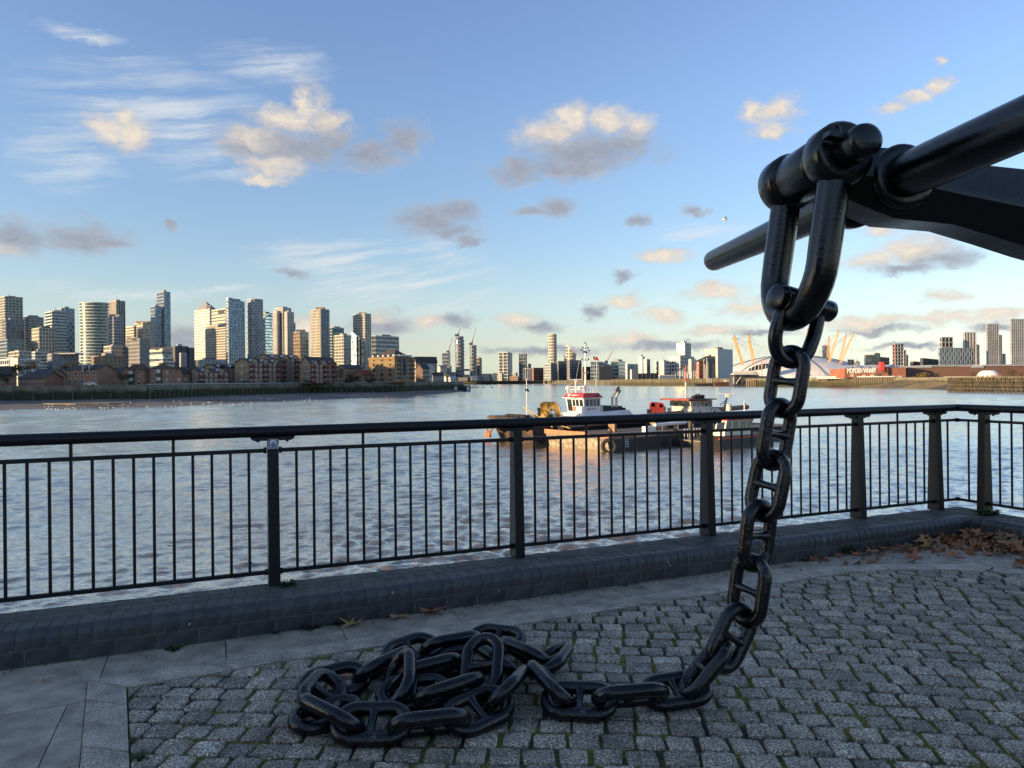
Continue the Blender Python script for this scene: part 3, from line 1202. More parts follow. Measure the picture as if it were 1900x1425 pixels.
def link_meshes(mt, stud=True):
    b = MB()
    hl = (CL - CWD) / 2
    r = (CWD - CB) / 2
    pts = []
    for k in range(15):
        a = -pi / 2 + pi * k / 14
        pts.append(Vector((hl + r * cos(a), r * sin(a), 0)))
    for k in range(15):
        a = pi / 2 + pi * k / 14
        pts.append(Vector((-hl + r * cos(a), r * sin(a), 0)))
    b.tube(pts, CB / 2, 16, closed=True, up=(0, 0, 1))
    me = b.mesh('link', mt, smooth=80)
    b = MB()
    prof = [(-r, .030), (-r + .03, .027), (-r + .05, .021), (0, .0185), (r - .05, .021), (r - .03, .027), (r, .030)]
    b.tube([Vector((0, y, 0)) for y, q in prof], [q for y, q in prof], 12)
    ms = b.mesh('stud', mt, smooth=80)
    return me, ms
LK, LS = link_meshes(M_CH)
LKW, LSW = link_meshes(M_CHW)
chain = thing('anchor_chain', 'heavy black stud link chain hanging from the anchor shackle and coiled on the cobbles', 'chain', (0, 3.6, 0))
def put_link(c, a, n, worn_=False):
    a = a.normalized()
    n = (n - a * n.dot(a)).normalized()
    w = n.cross(a)
    R = Matrix(((a.x, w.x, n.x), (a.y, w.y, n.y), (a.z, w.z, n.z))).to_4x4()
    o = bpy.data.objects.new('link', LKW if worn_ else LK)
    COL.objects.link(o)
    o.parent = chain
    o.matrix_local = Matrix.Translation(c - ORG[chain.name]) @ R
    s = bpy.data.objects.new('stud', LSW if worn_ else LS)
    COL.objects.link(s)
    s.parent = o
    return o

# joining shackle between the big shackle and the chain
js = [P(1460, 556, 3.635), P(1441, 610, 3.64), P(1439, 640, 3.65), P(1448, 662, 3.66), P(1470, 672, 3.67), P(1494, 660, 3.68), P(1506, 635, 3.69), P(1513, 612, 3.70), P(1521, 573, 3.71)]
def spline(ps, n):
    out = []
    m = len(ps)
    for i in range(m - 1):
        p0, p1, p2, p3 = ps[max(0, i - 1)], ps[i], ps[i + 1], ps[min(m - 1, i + 2)]
        for k in range(n):
            t = k / n
            out.append(.5 * ((2 * p1) + (p2 - p0) * t + (2 * p0 - 5 * p1 + 4 * p2 - p3) * t * t + (3 * p1 - p0 - 3 * p2 + p3) * t ** 3))
    out.append(ps[-1])
    return out
b = MB()
b.tube(spline(js, 4), .036, 16)
jl = b.build('joining_shackle', M_CH, chain, smooth=70)
ax = (js[-1] - js[0]).normalized()
for c, k_ in ((js[0], 1.0), (js[-1], .8)):
    b = MB()
    prof = [(-.042, .055 * k_), (-.034, .070 * k_), (.034, .070 * k_), (.042, .055 * k_)]
    b.tube([c + ax * y for y, r in prof], [r for y, r in prof], 20)
    b.build('shackle_lug', M_CH, chain, smooth=50)
b = MB()
b.tube([js[0] - ax * .04, js[-1] + ax * .04], .042, 16)
b.build('joining_pin', M_CH, chain, smooth=50)
for c, sg in ((js[0] - ax * .045, -1), (js[-1] + ax * .038, 1)):
    b = MB()
    b.tube([c, c + ax * sg * .030, c + ax * sg * .042], [.066 if sg < 0 else .056, .066 if sg < 0 else .056, .046], 20)
    b.build('pin_head', M_CH, chain, smooth=40)

WN_ = Vector((.54, -.84, 0))
WO_ = Vector((.86, .50, 0))
YH = 3.69
hang = [((1471, 638), (1448, 778), 'n'), ((1452, 740), (1430, 872), 'o'), ((1437, 840), (1412, 962), 'n'), ((1413, 930), (1398, 1058), 'o'), ((1399, 1028), (1380, 1162), 'n'), ((1388, 1118), (1327, 1250), 'o6'), ((1350, 1188), (1262, 1296), 'n7')]
for (pa_, pb_, kd) in hang:
    ya = yb = YH
    if kd == 'o6':
        ya, yb = 3.69, 3.62
    if kd == 'n7':
        ya, yb = 3.66, 3.56
    A_, B_ = P(*pa_, ya), P(*pb_, yb)
    if kd == 'n7':
        B_ = G(pb_[0], pb_[1], .035)
        A_ = P(*pa_, B_.y + .04)
    w = WN_ if kd[0] == 'n' else WO_
    if kd == 'o6':
        w = Vector((.75, .30, .58))
    if kd == 'n7':
        w = Vector((.35, -.80, .45))
    a = (B_ - A_)
    n = a.cross(w)
    put_link((A_ + B_) / 2, a, n, True)

def gl(ax_, ay_, az_, bx_, by_, bz_, roll, worn_=False):
    A_, B_ = G(ax_, ay_, az_), G(bx_, by_, bz_)
    a = (B_ - A_).normalized()
    up = Vector((0, 0, 1))
    up = (up - a * up.dot(a)).normalized()
    n = Matrix.Rotation(radians(roll), 3, a) @ up
    c = (A_ + B_) / 2
    # lowest point of the link must not sink into the stones
    w = n.cross(a)
    low = c.z - abs(a.z) * (CL - CWD) / 2 - (CWD - CB) / 2 * sqrt(a.z ** 2 + w.z ** 2) - CB / 2
    if low < 0.0:
        c.z -= low
    return put_link(c, a, n, worn_)
GROUND = [
    (1205, 1290, .05, 1302, 1274, .07, 16), (1108, 1296, .11, 1230, 1286, .12, -38), (1014, 1302, .05, 1136, 1306, .06, 20), (998, 1244, .11, 1052, 1302, .08, -42),
    (1006, 1252, .05, 1036, 1212, .055, -26), (945, 1200, .09, 1010, 1226, .10, -40), (880, 1184, .04, 962, 1194, .05, 16), (788, 1208, .08, 886, 1190, .08, -40),
    (722, 1228, .05, 804, 1198, .06, 22), (662, 1260, .08, 752, 1216, .09, -40), (572, 1284, .05, 668, 1258, .06, 22), (584, 1322, .06, 618, 1276, .06, 38),
    (566, 1338, .04, 648, 1312, .04, 4), (572, 1308, .10, 660, 1352, .07, -40), (630, 1354, .04, 750, 1352, .04, 22), (724, 1350, .09, 868, 1334, .09, -40),
    (838, 1348, .04, 934, 1304, .06, 22), (916, 1312, .10, 962, 1262, .055, -45),
    (780, 1296, .10, 884, 1262, .12, -34), (706, 1298, .04, 828, 1288, .05, 20), (752, 1252, .09, 838, 1230, .10, -38), (806, 1232, .05, 924, 1220, .06, 18), (900, 1222, .06, 948, 1254, .05, -40),
]
for i_, g in enumerate(GROUND):
    gl(*g, i_ % 3 != 1)
# two links standing on edge in the heap
A_ = G(888, 1292, .05)
B_ = A_ + Vector((.02, .25, .19))
a = (B_ - A_).normalized()
put_link(A_ + a * .165, a, Vector((-.28, -1, .25)))
A_ = G(738, 1310, .05)
B_ = A_ + Vector((-.04, .30, .08))
put_link((A_ + B_) / 2 + Vector((0, 0, .03)), B_ - A_, Vector((-.72, -.30, .62)))

# ================================================================== river
import numpy as np
ZW = -5.35
def river():
    rg = np.random.default_rng(4)
    ys = [3.0, 8.0, 14.0]
    y = 18.0
    while y < 260:
        ys.append(y)
        y *= 1.0055
    while y < 9000:
        ys.append(y)
        y *= 1.05
    ys = np.array(ys)
    us = np.concatenate([np.linspace(-2.2, -.95, 40)[:-1], np.linspace(-.95, .95, 430), np.linspace(.95, 2.2, 40)[1:]])
    Yg, Ug = np.meshgrid(ys, us, indexing='ij')
    X = Ug * Yg
    Y = Yg
    Z = np.zeros_like(X)
    for k in range(44):
        wl = float(np.exp(rg.uniform(np.log(.34), np.log(1.7))))
        th = radians(100) + rg.normal(0, .72)
        amp = .0145 * wl ** .85
        kx, ky = cos(th) * 2 * pi / wl, sin(th) * 2 * pi / wl
        ph = rg.uniform(0, 2 * pi)
        # let go of waves the grid is too coarse to carry
        dy = Yg * .0055
        fade = np.clip(wl / (dy * 2.6) - .55, 0, 1) * np.clip((320 - Yg) / 120, 0, 1)
        arg = kx * X + ky * Y + ph + .8 * np.sin(X * .21 + Y * .13 + k) + .5 * np.sin(X * .07 - Y * .19 + 2 * k)
        s = np.sin(arg)
        Z += amp * fade * (s + .25 * np.cos(2 * arg))
    for k in range(26):
        wl = float(np.exp(rg.uniform(np.log(1.8), np.log(9.0))))
        th = radians(100) + rg.normal(0, .5)
        kx, ky = cos(th) * 2 * pi / wl, sin(th) * 2 * pi / wl
        dy = Yg * .0055
        fade = np.clip(wl / (dy * 2.6) - .55, 0, 1) * np.clip((420 - Yg) / 120, 0, 1) * np.clip(Yg / 70, .25, 1)
        arg = kx * X + ky * Y + rg.uniform(0, 2 * pi) + .9 * np.sin(X * .06 + Y * .03 + k) + .6 * np.sin(X * .023 - Y * .05 + 2 * k)
        Z += .0030 * wl * fade * np.sin(arg)
    mod = .75 + .35 * np.sin(X * .11 + .6 * np.sin(Y * .05)) * np.sin(Y * .07 + .5 * np.sin(X * .06))
    Z *= mod
    nv = X.size
    co = np.stack([X, Y, Z], -1).reshape(-1, 3).astype('f4')
    R_, C_ = X.shape
    i = np.arange(R_ - 1)[:, None] * C_ + np.arange(C_ - 1)[None, :]
    q = np.stack([i, i + 1, i + C_ + 1, i + C_], -1).reshape(-1, 4)
    me = bpy.data.meshes.new('river')
    me.vertices.add(nv)
    me.vertices.foreach_set('co', co.ravel())
    me.loops.add(q.size)
    me.loops.foreach_set('vertex_index', q.ravel().astype('i4'))
    me.polygons.add(len(q))
    me.polygons.foreach_set('loop_start', np.arange(0, q.size, 4, dtype='i4'))
    me.polygons.foreach_set('loop_total', np.full(len(q), 4, dtype='i4'))
    me.update(calc_edges=True)
    me.polygons.foreach_set('use_smooth', np.ones(len(q), dtype=bool))
    m = bpy.data.materials.new('river_water')
    m.use_nodes = True
    N, Lk = m.node_tree.nodes, m.node_tree.links
    b = N['Principled BSDF']
    b.inputs['Base Color'].default_value = (.085, .078, .074, 1)
    b.inputs['Roughness'].default_value = .22
    b.inputs['IOR'].default_value = 1.34
    tc = N.new('ShaderNodeTexCoord')
    mp = N.new('ShaderNodeMapping')
    mp.inputs['Rotation'].default_value = (0, 0, radians(8))
    mp.inputs['Scale'].default_value = (.85, 1.7, 1)
    Lk.new(tc.outputs['Object'], mp.inputs[0])
    n1 = N.new('ShaderNodeTexNoise')
    n1.inputs['Scale'].default_value = 4.2
    n1.inputs['Detail'].default_value = 5
    n1.inputs['Roughness'].default_value = .6
    Lk.new(mp.outputs[0], n1.inputs['Vector'])
    mp4 = N.new('ShaderNodeMapping')
    mp4.inputs['Rotation'].default_value = (0, 0, radians(6))
    mp4.inputs['Scale'].default_value = (.10, .30, 1)
    Lk.new(tc.outputs['Object'], mp4.inputs[0])
    n4 = N.new('ShaderNodeTexNoise')
    n4.inputs['Scale'].default_value = 1.6
    n4.inputs['Detail'].default_value = 6
    n4.inputs['Roughness'].default_value = .7
    Lk.new(mp4.outputs[0], n4.inputs['Vector'])
    bp4 = N.new('ShaderNodeBump')
    bp4.inputs['Strength'].default_value = .7
    bp4.inputs['Distance'].default_value = .15
    Lk.new(n4.outputs[0], bp4.inputs['Height'])
    mp2 = N.new('ShaderNodeMapping')
    mp2.inputs['Rotation'].default_value = (0, 0, radians(-14))
    mp2.inputs['Scale'].default_value = (.010, .020, 1)
    Lk.new(tc.outputs['Object'], mp2.inputs[0])
    n2 = N.new('ShaderNodeTexNoise')
    n2.inputs['Scale'].default_value = 1.0
    n2.inputs['Detail'].default_value = 5
    n2.inputs['Roughness'].default_value = .6
    Lk.new(mp2.outputs[0], n2.inputs['Vector'])
    mr_ = N.new('ShaderNodeMapRange')
    mr_.inputs[1].default_value = .38
    mr_.inputs[2].default_value = .62
    mr_.inputs[3].default_value = .25
    mr_.inputs[4].default_value = .8
    Lk.new(n2.outputs[0], mr_.inputs[0])
    sp = N.new('ShaderNodeSeparateXYZ')
    Lk.new(tc.outputs['Object'], sp.inputs[0])
    mrr = N.new('ShaderNodeMapRange')           # open water is rougher than the lee of the quay
    mrr.inputs[1].default_value = 30
    mrr.inputs[2].default_value = 170
    mrr.inputs[3].default_value = .08
    mrr.inputs[4].default_value = .17
    Lk.new(sp.outputs[1], mrr.inputs[0])
    mr3 = N.new('ShaderNodeMapRange')
    mr3.inputs[1].default_value = .36
    mr3.inputs[2].default_value = .64
    mr3.inputs[3].default_value = .78
    mr3.inputs[4].default_value = 1.15
    Lk.new(n2.outputs[0], mr3.inputs[0])
    mu3 = N.new('ShaderNodeMath')
    mu3.operation = 'MULTIPLY'
    Lk.new(mrr.outputs[0], mu3.inputs[0])
    Lk.new(mr3.outputs[0], mu3.inputs[1])
    Lk.new(mu3.outputs[0], b.inputs['Roughness'])
    bp = N.new('ShaderNodeBump')
    bp.inputs['Distance'].default_value = .085
    Lk.new(mr_.outputs[0], bp.inputs['Strength'])
    Lk.new(n1.outputs[0], bp.inputs['Height'])
    Lk.new(bp4.outputs[0], bp.inputs['Normal'])
    Lk.new(bp.outputs[0], b.inputs['Normal'])
    # clear reflection over silty brown water, by angle of view
    gl = N.new('ShaderNodeBsdfGlossy')
    gl.inputs['Color'].default_value = (1.0, .96, .865, 1)
    Lk.new(mu3.outputs[0], gl.inputs['Roughness'])
    Lk.new(bp.outputs[0], gl.inputs['Normal'])
    fr_n = N.new('ShaderNodeFresnel')
    fr_n.inputs['IOR'].default_value = 1.34
    Lk.new(bp.outputs[0], fr_n.inputs['Normal'])
    pw = N.new('ShaderNodeMapRange')
    pw.inputs[1].default_value = .04
    pw.inputs[2].default_value = .27
    pw.inputs[3].default_value = .16
    pw.inputs[4].default_value = .95
    Lk.new(fr_n.outputs[0], pw.inputs[0])
    b.inputs['Specular IOR Level'].default_value = 0
    mixs = N.new('ShaderNodeMixShader')
    Lk.new(pw.outputs[0], mixs.inputs[0])
    Lk.new(b.outputs[0], mixs.inputs[1])
    Lk.new(gl.outputs[0], mixs.inputs[2])
    Lk.new(mixs.outputs[0], N['Material Output'].inputs['Surface'])
    me.materials.append(m)
    o = bpy.data.objects.new('river_water', me)
    COL.objects.link(o)
    o.location = (0, 0, ZW)
    tag(o, 'wide rippled tidal river under the evening sky', kind='structure')
    return o
river()

# ================================================================== work boats moored on the river
BX = Vector((.81, .58, 0)).normalized()              # along the hulls, towards the stern
BY = Vector((-BX.y, BX.x, 0))                         # away from the viewer
M_RUST = mat('rusty_dark_hull', (.10, .055, .035), rough=.8, col2=(.022, .020, .020), vscale=.9, bump=.3, bscale=6, thresh=(.40, .6))
M_TAR = mat('black_hull', (.022, .023, .027), rough=.55, col2=(.055, .046, .040), vscale=1.2, bump=.2, bscale=5, thresh=(.5, .75))
M_HEND = mat('sunlit_hull_end', (.42, .36, .28), rough=.8, col2=(.16, .13, .10), vscale=2.2, bump=.3, bscale=9)  # sunlight on the barge's end is put into this paler colour
M_ORANGE = mat('orange_deck_paint', (.52, .20, .09), rough=.6, col2=(.32, .13, .07), vscale=1.4)
M_BWHITE = mat('boat_white_paint', (.74, .74, .73), rough=.4, var=.05, vscale=.7)
M_BRED = mat('boat_red_paint', (.55, .03, .035), rough=.4)
M_DRED = mat('dark_red_paint', (.27, .03, .025), rough=.5, var=.3, vscale=3)
M_YEL = mat('crane_yellow_paint', (.40, .235, .03), rough=.55, col2=(.05, .038, .02), vscale=1.3, thresh=(.42, .62))
M_GLASS = mat('cabin_glass', (.018, .024, .028), rough=.06, spec=.8)
M_STEEL = mat('galvanised_steel', (.42, .43, .44), rough=.38, metal=.7)
M_RUBBER = mat('black_rubber', (.014, .014, .014), rough=.8)
M_DECK = mat('grey_boat_deck', (.15, .145, .14), rough=.8, col2=(.22, .17, .13), vscale=1.1)
M_PIPE = mat('rusty_pipe', (.30, .20, .13), rough=.8, col2=(.14, .09, .06), vscale=1.3)
M_ROPE = mat('yellow_rope', (.50, .36, .14), rough=.9)
M_DIRTY = mat('dirty_white_paint', (.62, .58, .52), rough=.5, col2=(.36, .28, .22), vscale=1.5, thresh=(.45, .7))
M_CREAM = mat('cream_paint', (.70, .64, .50), rough=.45, var=.08)
M_BLK = mat('matt_black', (.016, .016, .018), rough=.6)
M_REDMARK = mat('red_marking', (.62, .045, .03), rough=.45)
M_GREYTXT = mat('grey_marking', (.16, .16, .18), rough=.5)

class Loc:
    """a frame whose x runs along the hull, y away from the viewer, z up"""
    def __init__(s, o):
        s.o = Vector(o)
    def __call__(s, x, y, z=0.0):
        return s.o + BX * x + BY * y + Vector((0, 0, z))
    def box(s, b, x0, x1, y0, y1, z0, z1):
        return b.box(s(x0, y0, z0), BX * (x1 - x0), BY * (y1 - y0), (0, 0, z1 - z0))

def hexa(b, lo, hi):
    """eight-cornered solid from two quads"""
    vs = list(lo) + list(hi)
    fs = [(0, 3, 2, 1), (4, 5, 6, 7), (0, 1, 5, 4), (1, 2, 6, 5), (2, 3, 7, 6), (3, 0, 4, 7)]
    if (vs[1] - vs[0]).cross(vs[3] - vs[0]).z < 0:
        fs = [tuple(reversed(f)) for f in fs]
    return b.add(vs, fs)

def torus(b, c, axis, R, r, n=18, k=8):
    axis = Vector(axis).normalized()
    a = axis.orthogonal().normalized()
    d = axis.cross(a)
    return b.tube([c + (a * cos(2 * pi * i / n) + d * sin(2 * pi * i / n)) * R for i in range(n)], r, k, closed=True, up=axis)

# ---- deck barge in front
c0 = P(1130, 838, 69.0)
c0.z = ZW
L = Loc(c0)
barge = thing('deck_barge', 'long black deck barge with a pale sunlit end and an orange edge', 'barge', c0)
b = MB()
hexa(b, [L(.5, .2, -.6), L(31, .2, -.6), L(31, 9.6, -.6), L(.5, 9.6, -.6)], [L(.06, 0, 1.15), L(31, 0, 1.15), L(31, 9.8, 1.15), L(.06, 9.8, 1.15)])
b.build('hull', M_TAR, barge)
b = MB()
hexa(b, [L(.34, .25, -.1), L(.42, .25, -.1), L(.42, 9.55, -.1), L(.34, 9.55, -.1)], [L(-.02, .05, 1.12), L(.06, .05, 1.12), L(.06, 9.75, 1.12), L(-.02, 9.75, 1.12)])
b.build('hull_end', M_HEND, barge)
b = MB()
L.box(b, -.05, 31, -.05, 9.85, 1.15, 1.27)
b.build('deck', M_DECK, barge)
b = MB()
L.box(b, -.10, .12, 3.0, 10, 1.27, 1.72)
L.box(b, -.08, .12, -.06, 3.0, 1.27, 1.55)
L.box(b, .12, 3.5, -.06, .10, 1.27, 1.50)
b.build('orange_coaming', M_ORANGE, barge)
b = MB()
torus(b, L(-.18, -.22, .55), BX * .8 + BY * .75, .62, .20, 20, 8)
b.build('tyre_fender', M_RUBBER, barge, smooth=60)
b = MB()
for i in range(5):
    for j in range(2):
        L.box(b, 2.2 + j * .28, 2.36 + j * .28, -.03, .02, .30 + i * .17, .38 + i * .17)
b.build('draught_mark', M_WHITE, barge, kind='stuff')
b = MB()
b.tube([L(4.5, 6.2, 2.6), L(31, 6.8, 3.25)], .30, 10)
b.build('long_pipe', M_PIPE, barge, smooth=60)
b = MB()
b.tube([L(1.0, 7.4, 2.0), L(19, 7.6, 2.3)], .13, 8)
b.build('lower_pipe', M_PIPE, barge, smooth=60)
b = MB()
b.tube([L(9.6, 3.0, 2.0), L(14.5, 3.0, 2.1), L(15.2, 3.0, 2.5)], .20, 10)
b.build('white_pipe', M_BWHITE, barge, smooth=60)
for x in (6.5, 13, 19.5):
    b = MB()
    L.box(b, x, x + .35, 6.0, 7.0, 1.27, 2.4)
    b.build('pipe_rest', M_PIPE, barge)
for k in range(9):
    b = MB()
    b.cyl(L(5.5 + k * 2.4, .35, 1.27), L(5.5 + k * 2.4, .35, 2.15), .035, n=6)
    b.build('stanchion', M_STEEL, barge)
b = MB()
L.box(b, 6.2, 7.4, .8, 1.6, 1.27, 2.1)
b.build('deck_box', M_BWHITE, barge)
b = MB()
L.box(b, 17.6, 18.2, 1.2, 1.8, 1.27, 3.1)
b.build('red_locker', M_BRED, barge)
b = MB()
L.box(b, 15.4, 17.3, 4.4, 4.5, 2.35, 2.95)
b.build('red_sign_board', M_DRED, barge)
for x, y in ((.9, 1.2), (.9, 8.6), (10, .6), (20, .6)):
    b = MB()
    b.cyl(L(x, y, 1.27), L(x, y, 1.75), .13, n=8)
    b.cyl(L(x + .45, y, 1.27), L(x + .45, y, 1.75), .13, n=8)
    b.build('bollard', M_RUST, barge, kind='stuff')
b = MB()
b.tube([L(.6, 9.4, 1.9), L(.0, 11.2, 2.6), L(-.8, 13, 4.1)], .045, 6)
b.tube([L(.7, 6.6, 1.9), L(.1, 9.8, 2.5), L(-.7, 12.7, 4.0)], .04, 6)
b.build('mooring_rope', M_ROPE, barge, kind='stuff')

# ---- rusty dark hull behind, to the left
c1 = P(985, 829, 78.5)
c1.z = ZW
L = Loc(c1)
hulk = thing('rusty_hulk', 'rusty dark barge hull with a thin mast at its left end', 'barge', c1)
b = MB()
hexa(b, [L(.6, 0, -.6), L(12, 0, -.6), L(12, 7.0, -.6), L(1.2, 7.0, -.6)], [L(0, 0, 2.75), L(12, 0, 2.6), L(12, 7.4, 2.6), L(-.6, 7.4, 2.9)])
b.build('hull', M_RUST, hulk)
b = MB()
L.box(b, -.15, 12, -.08, .05, 2.45, 2.68)
L.box(b, -.75, -.1, -.08, 7.5, 2.55, 2.8)
b.build('rubbing_strake', M_RUST, hulk)
b = MB()
b.tube([L(-.9, 7.0, 1.9), L(-1.1, 7.4, .6)], .10, 6)
b.tube([L(-.9, 6.2, 1.5), L(-1.2, 6.5, .5)], .10, 6)
b.prism([L(-1.2, 6.3, .4), L(-1.2, 7.6, .4), L(-1.15, 7.2, 1.1), L(-1.15, 6.6, 1.1)], BX * .2)
b.build('bow_anchor', mat('orange_rust', (.34, .11, .05), rough=.8, var=.3), hulk)
for x, y in ((.4, 4.6), (.5, 3.7), (.5, 2.8), (.6, 1.9)):
    b = MB()
    torus(b, L(x, y, 2.95), (0, 0, 1), .42, .16, 16, 6)
    b.build('old_tyre', M_RUBBER, hulk, smooth=60)
b = MB()
L.box(b, .2, 9, .3, 7, 2.7, 2.78)
b.build('deck', M_DECK, hulk)
b = MB()
b.tube([L(.6, 1.5, 2.8), L(.7, 1.6, 6.4), L(.75, 1.7, 7.2)], [.055, .045, .03], 6)
b.build('mast', M_BWHITE, hulk)
b = MB()
torus(b, L(.68, 1.6, 6.1), BX * .5 - BY, .34, .025, 16, 5)
b.build('mast_ring', M_BLK, hulk)
b = MB()
b.cbox(L(.68, 1.55, 5.95), .35, .2, .2)
b.cbox(L(.9, 1.55, 5.8), .2, .2, .16)
b.build('mast_lamp', M_BLK, hulk, kind='stuff')

# ---- push tug with a red roof
c2 = P(1085, 767, 82.0)
zb = c2.z - ZW                                        # wheelhouse floor above the water
c2.z = ZW
L = Loc(c2)
tug = thing('push_tug', 'white push tug with a red wheelhouse roof and tall white mast', 'boat', c2)
b = MB()
hexa(b, [L(-3.0, .2, -.5), L(11, .2, -.5), L(11, 4.6, -.5), L(-3, 4.6, -.5)], [L(-4.2, -1.0, zb - .75), L(11.5, -1.0, zb - .75), L(11.5, 5.4, zb - .75), L(-4.2, 5.4, zb - .75)])
b.build('hull', M_TAR, tug)
b = MB()
hexa(b, [L(-1.5, -.8, zb - .75), L(7.5, -.8, zb - .75), L(7.5, 4.4, zb - .75), L(-1.5, 4.4, zb - .75)], [L(-.3, -.35, zb), L(6.7, -.35, zb + .22), L(6.7, 4.0, zb + .22), L(-.3, 4.0, zb)])
b.build('deckhouse', M_BWHITE, tug)
WHH = 1.74
def fr(y0, y1, z):
    """front of the wheelhouse leans out towards its top"""
    k = z / WHH
    return -.28 * k
b = MB()
hexa(b, [L(0, 0, zb - .05), L(2.36, 0, zb - .05), L(2.36, 3.5, zb - .05), L(.45, 3.5, zb - .05)], [L(-.26, -.06, zb + WHH), L(2.42, -.06, zb + WHH), L(2.42, 3.6, zb + WHH), L(.15, 3.6, zb + WHH)])
b.build('wheelhouse', M_BWHITE, tug)
def fpt(y, z, out=.015):
    """a point on the leaning front"""
    k = (z + .05) / (WHH + .05)
    y0, y1 = -.06 * k, 3.5 + .1 * k
    x0, x1 = -.26 * k, .45 - .30 * k
    return L(x0 + (x1 - x0) * (y - y0) / (y1 - y0) - out, y, zb + z)
def spt(x, z, out=.015):
    return L(x, -.06 * z / WHH - out, zb + z)
win = []
for (y0, y1) in ((.12, .80), (.98, 1.55), (1.70, 2.25)):
    win.append(('f', y0, y1, .78, 1.58))
win.append(('f', 2.42, 3.36, .18, 1.60))
for (x0, x1) in ((.08, .62), (.74, 1.20), (1.32, 1.70), (1.84, 2.28)):
    win.append(('s', x0, x1, .82, 1.58))
for kd, a0, a1, z0, z1 in win:
    f_ = fpt if kd == 'f' else spt
    b = MB()
    q = [f_(a0, z0), f_(a1, z0), f_(a1, z1), f_(a0, z1)]
    b.prism(q, (BX if kd == 'f' else BY) * .02)
    w_ = b.build('window', M_BLK, tug)
    b = MB()
    q = [f_(a0 + .05, z0 + .05, .025), f_(a1 - .05, z0 + .05, .025), f_(a1 - .05, z1 - .05, .025), f_(a0 + .05, z1 - .05, .025)]
    b.prism(q, (BX if kd == 'f' else BY) * .008)
    g = b.build('pane', M_GLASS, w_)
b = MB()
zr = zb + WHH
hexa(b, [L(-.5, -.3, zr + .06), L(2.62, -.3, zr + .06), L(2.62, 3.85, zr + .06), L(-.1, 3.85, zr + .06)], [L(-.05, .12, zr + .58), L(2.25, .12, zr + .58), L(2.25, 3.4, zr + .58), L(.25, 3.4, zr + .58)])
b.build('roof', M_BRED, tug)
b = MB()
hexa(b, [L(-.52, -.32, zr), L(2.64, -.32, zr), L(2.64, 3.87, zr), L(-.12, 3.87, zr)], [L(-.52, -.32, zr + .06), L(2.64, -.32, zr + .06), L(2.64, 3.87, zr + .06), L(-.12, 3.87, zr + .06)])
b.build('roof_edge', M_BWHITE, tug)
def rpt(y, k, out=.02):
    """point on the roof's front slope: k 0 bottom, 1 top"""
    xa = -.5 + .4 * (y + .3) / 4.15
    xb = -.05 + .3 * (y - .12) / 3.3
    return L(xa + (xb - xa) * k - out, y, zr + .06 + .52 * k + out)
b = MB()
b.add([rpt(2.95, .85), rpt(3.2, .85), rpt(2.75, .15), rpt(2.55, .15)], [(0, 1, 2, 3), (3, 2, 1, 0)])
b.add([rpt(2.45, .85), rpt(2.6, .85), rpt(2.75, .15), rpt(2.6, .15)], [(0, 1, 2, 3), (3, 2, 1, 0)])
b.build('roof_tick_mark', M_WHITE, tug)
b = MB()
yy = 2.2
for w_ in (.12, .1, .13, .06, .13, .1, .12, .1):
    b.add([rpt(yy, .62), rpt(yy - w_, .62), rpt(yy - w_, .34), rpt(yy, .34)], [(0, 1, 2, 3), (3, 2, 1, 0)])
    yy -= w_ + .07
b.build('roof_lettering', M_WHITE, tug, kind='stuff')
# emblem: white U on an orange-red square, on the front
b = MB()
q = [fpt(1.65, .15, .02), fpt(2.35, .15, .02), fpt(2.35, .70, .02), fpt(1.65, .70, .02)]
b.prism(q, BX * .012)
em = b.build('emblem_panel', M_REDMARK, tug)
b = MB()
up_ = []
for k in range(13):
    t = k / 12
    if t < .3:
        up_.append((-.17, .60 - .22 * t / .3))
    elif t > .7:
        up_.append((.17, .38 + .22 * (t - .7) / .3))
    else:
        a = pi + pi * (t - .3) / .4
        up_.append((.17 * cos(a), .38 + .15 * sin(a)))
b.tube([fpt(2.0 + x, z, .03) for x, z in up_], .035, 5)
b.build('emblem_letter', M_WHITE, em)
b = MB()
b.prism([spt(.42, .34, .02), spt(.66, .34, .02), spt(.66, .58, .02), spt(.42, .58, .02)], BY * .01)
b.build('side_emblem', M_DRED, tug)
b = MB()
for k in range(7):
    x = .78 + k * .16
    b.prism([spt(x, .43, .02), spt(x + .11, .43, .02), spt(x + .11, .52 + .05 * (k % 3 == 0), .02), spt(x, .52 + .05 * (k % 3 == 0), .02)], BY * .01)
b.build('side_lettering', M_GREYTXT, tug, kind='stuff')
# roof gear
zt = zr + .58
b = MB()
cor = [(.0, .2), (2.1, .2), (2.1, 3.3), (.3, 3.3)]
for i in range(4):
    p, q = cor[i], cor[(i + 1) % 4]
    for h in (.4, .75):
        b.tube([L(*p, zt + h), L(*q, zt + h)], .022, 5)
    for k in range(4):
        x, y = p[0] + (q[0] - p[0]) * k / 4, p[1] + (q[1] - p[1]) * k / 4
        b.tube([L(x, y, zt), L(x, y, zt + .77)], .022, 5)
b.build('roof_railing', M_BWHITE, tug)
M_ = L(1.05, 1.0, zt)
mt = MB()
zm = 5.85
mt.tube([M_, M_ + Vector((0, 0, 2.4)), M_ + Vector((0, 0, zm))], [.13, .10, .06], 8)
mt.tube([M_ - BX * .55, M_ + Vector((0, 0, 1.2))], .07, 6)
for z, w_ in ((2.45, .55), (3.85, .50), (4.95, .62), (5.25, .45)):
    mt.tube([M_ + Vector((0, 0, z)) - BX * w_, M_ + Vector((0, 0, z)) + BX * w_], .035, 5)
mt.tube([M_ + Vector((0, 0, 2.15)), M_ + Vector((0, 0, 2.45)) - BX * .5], .03, 5)
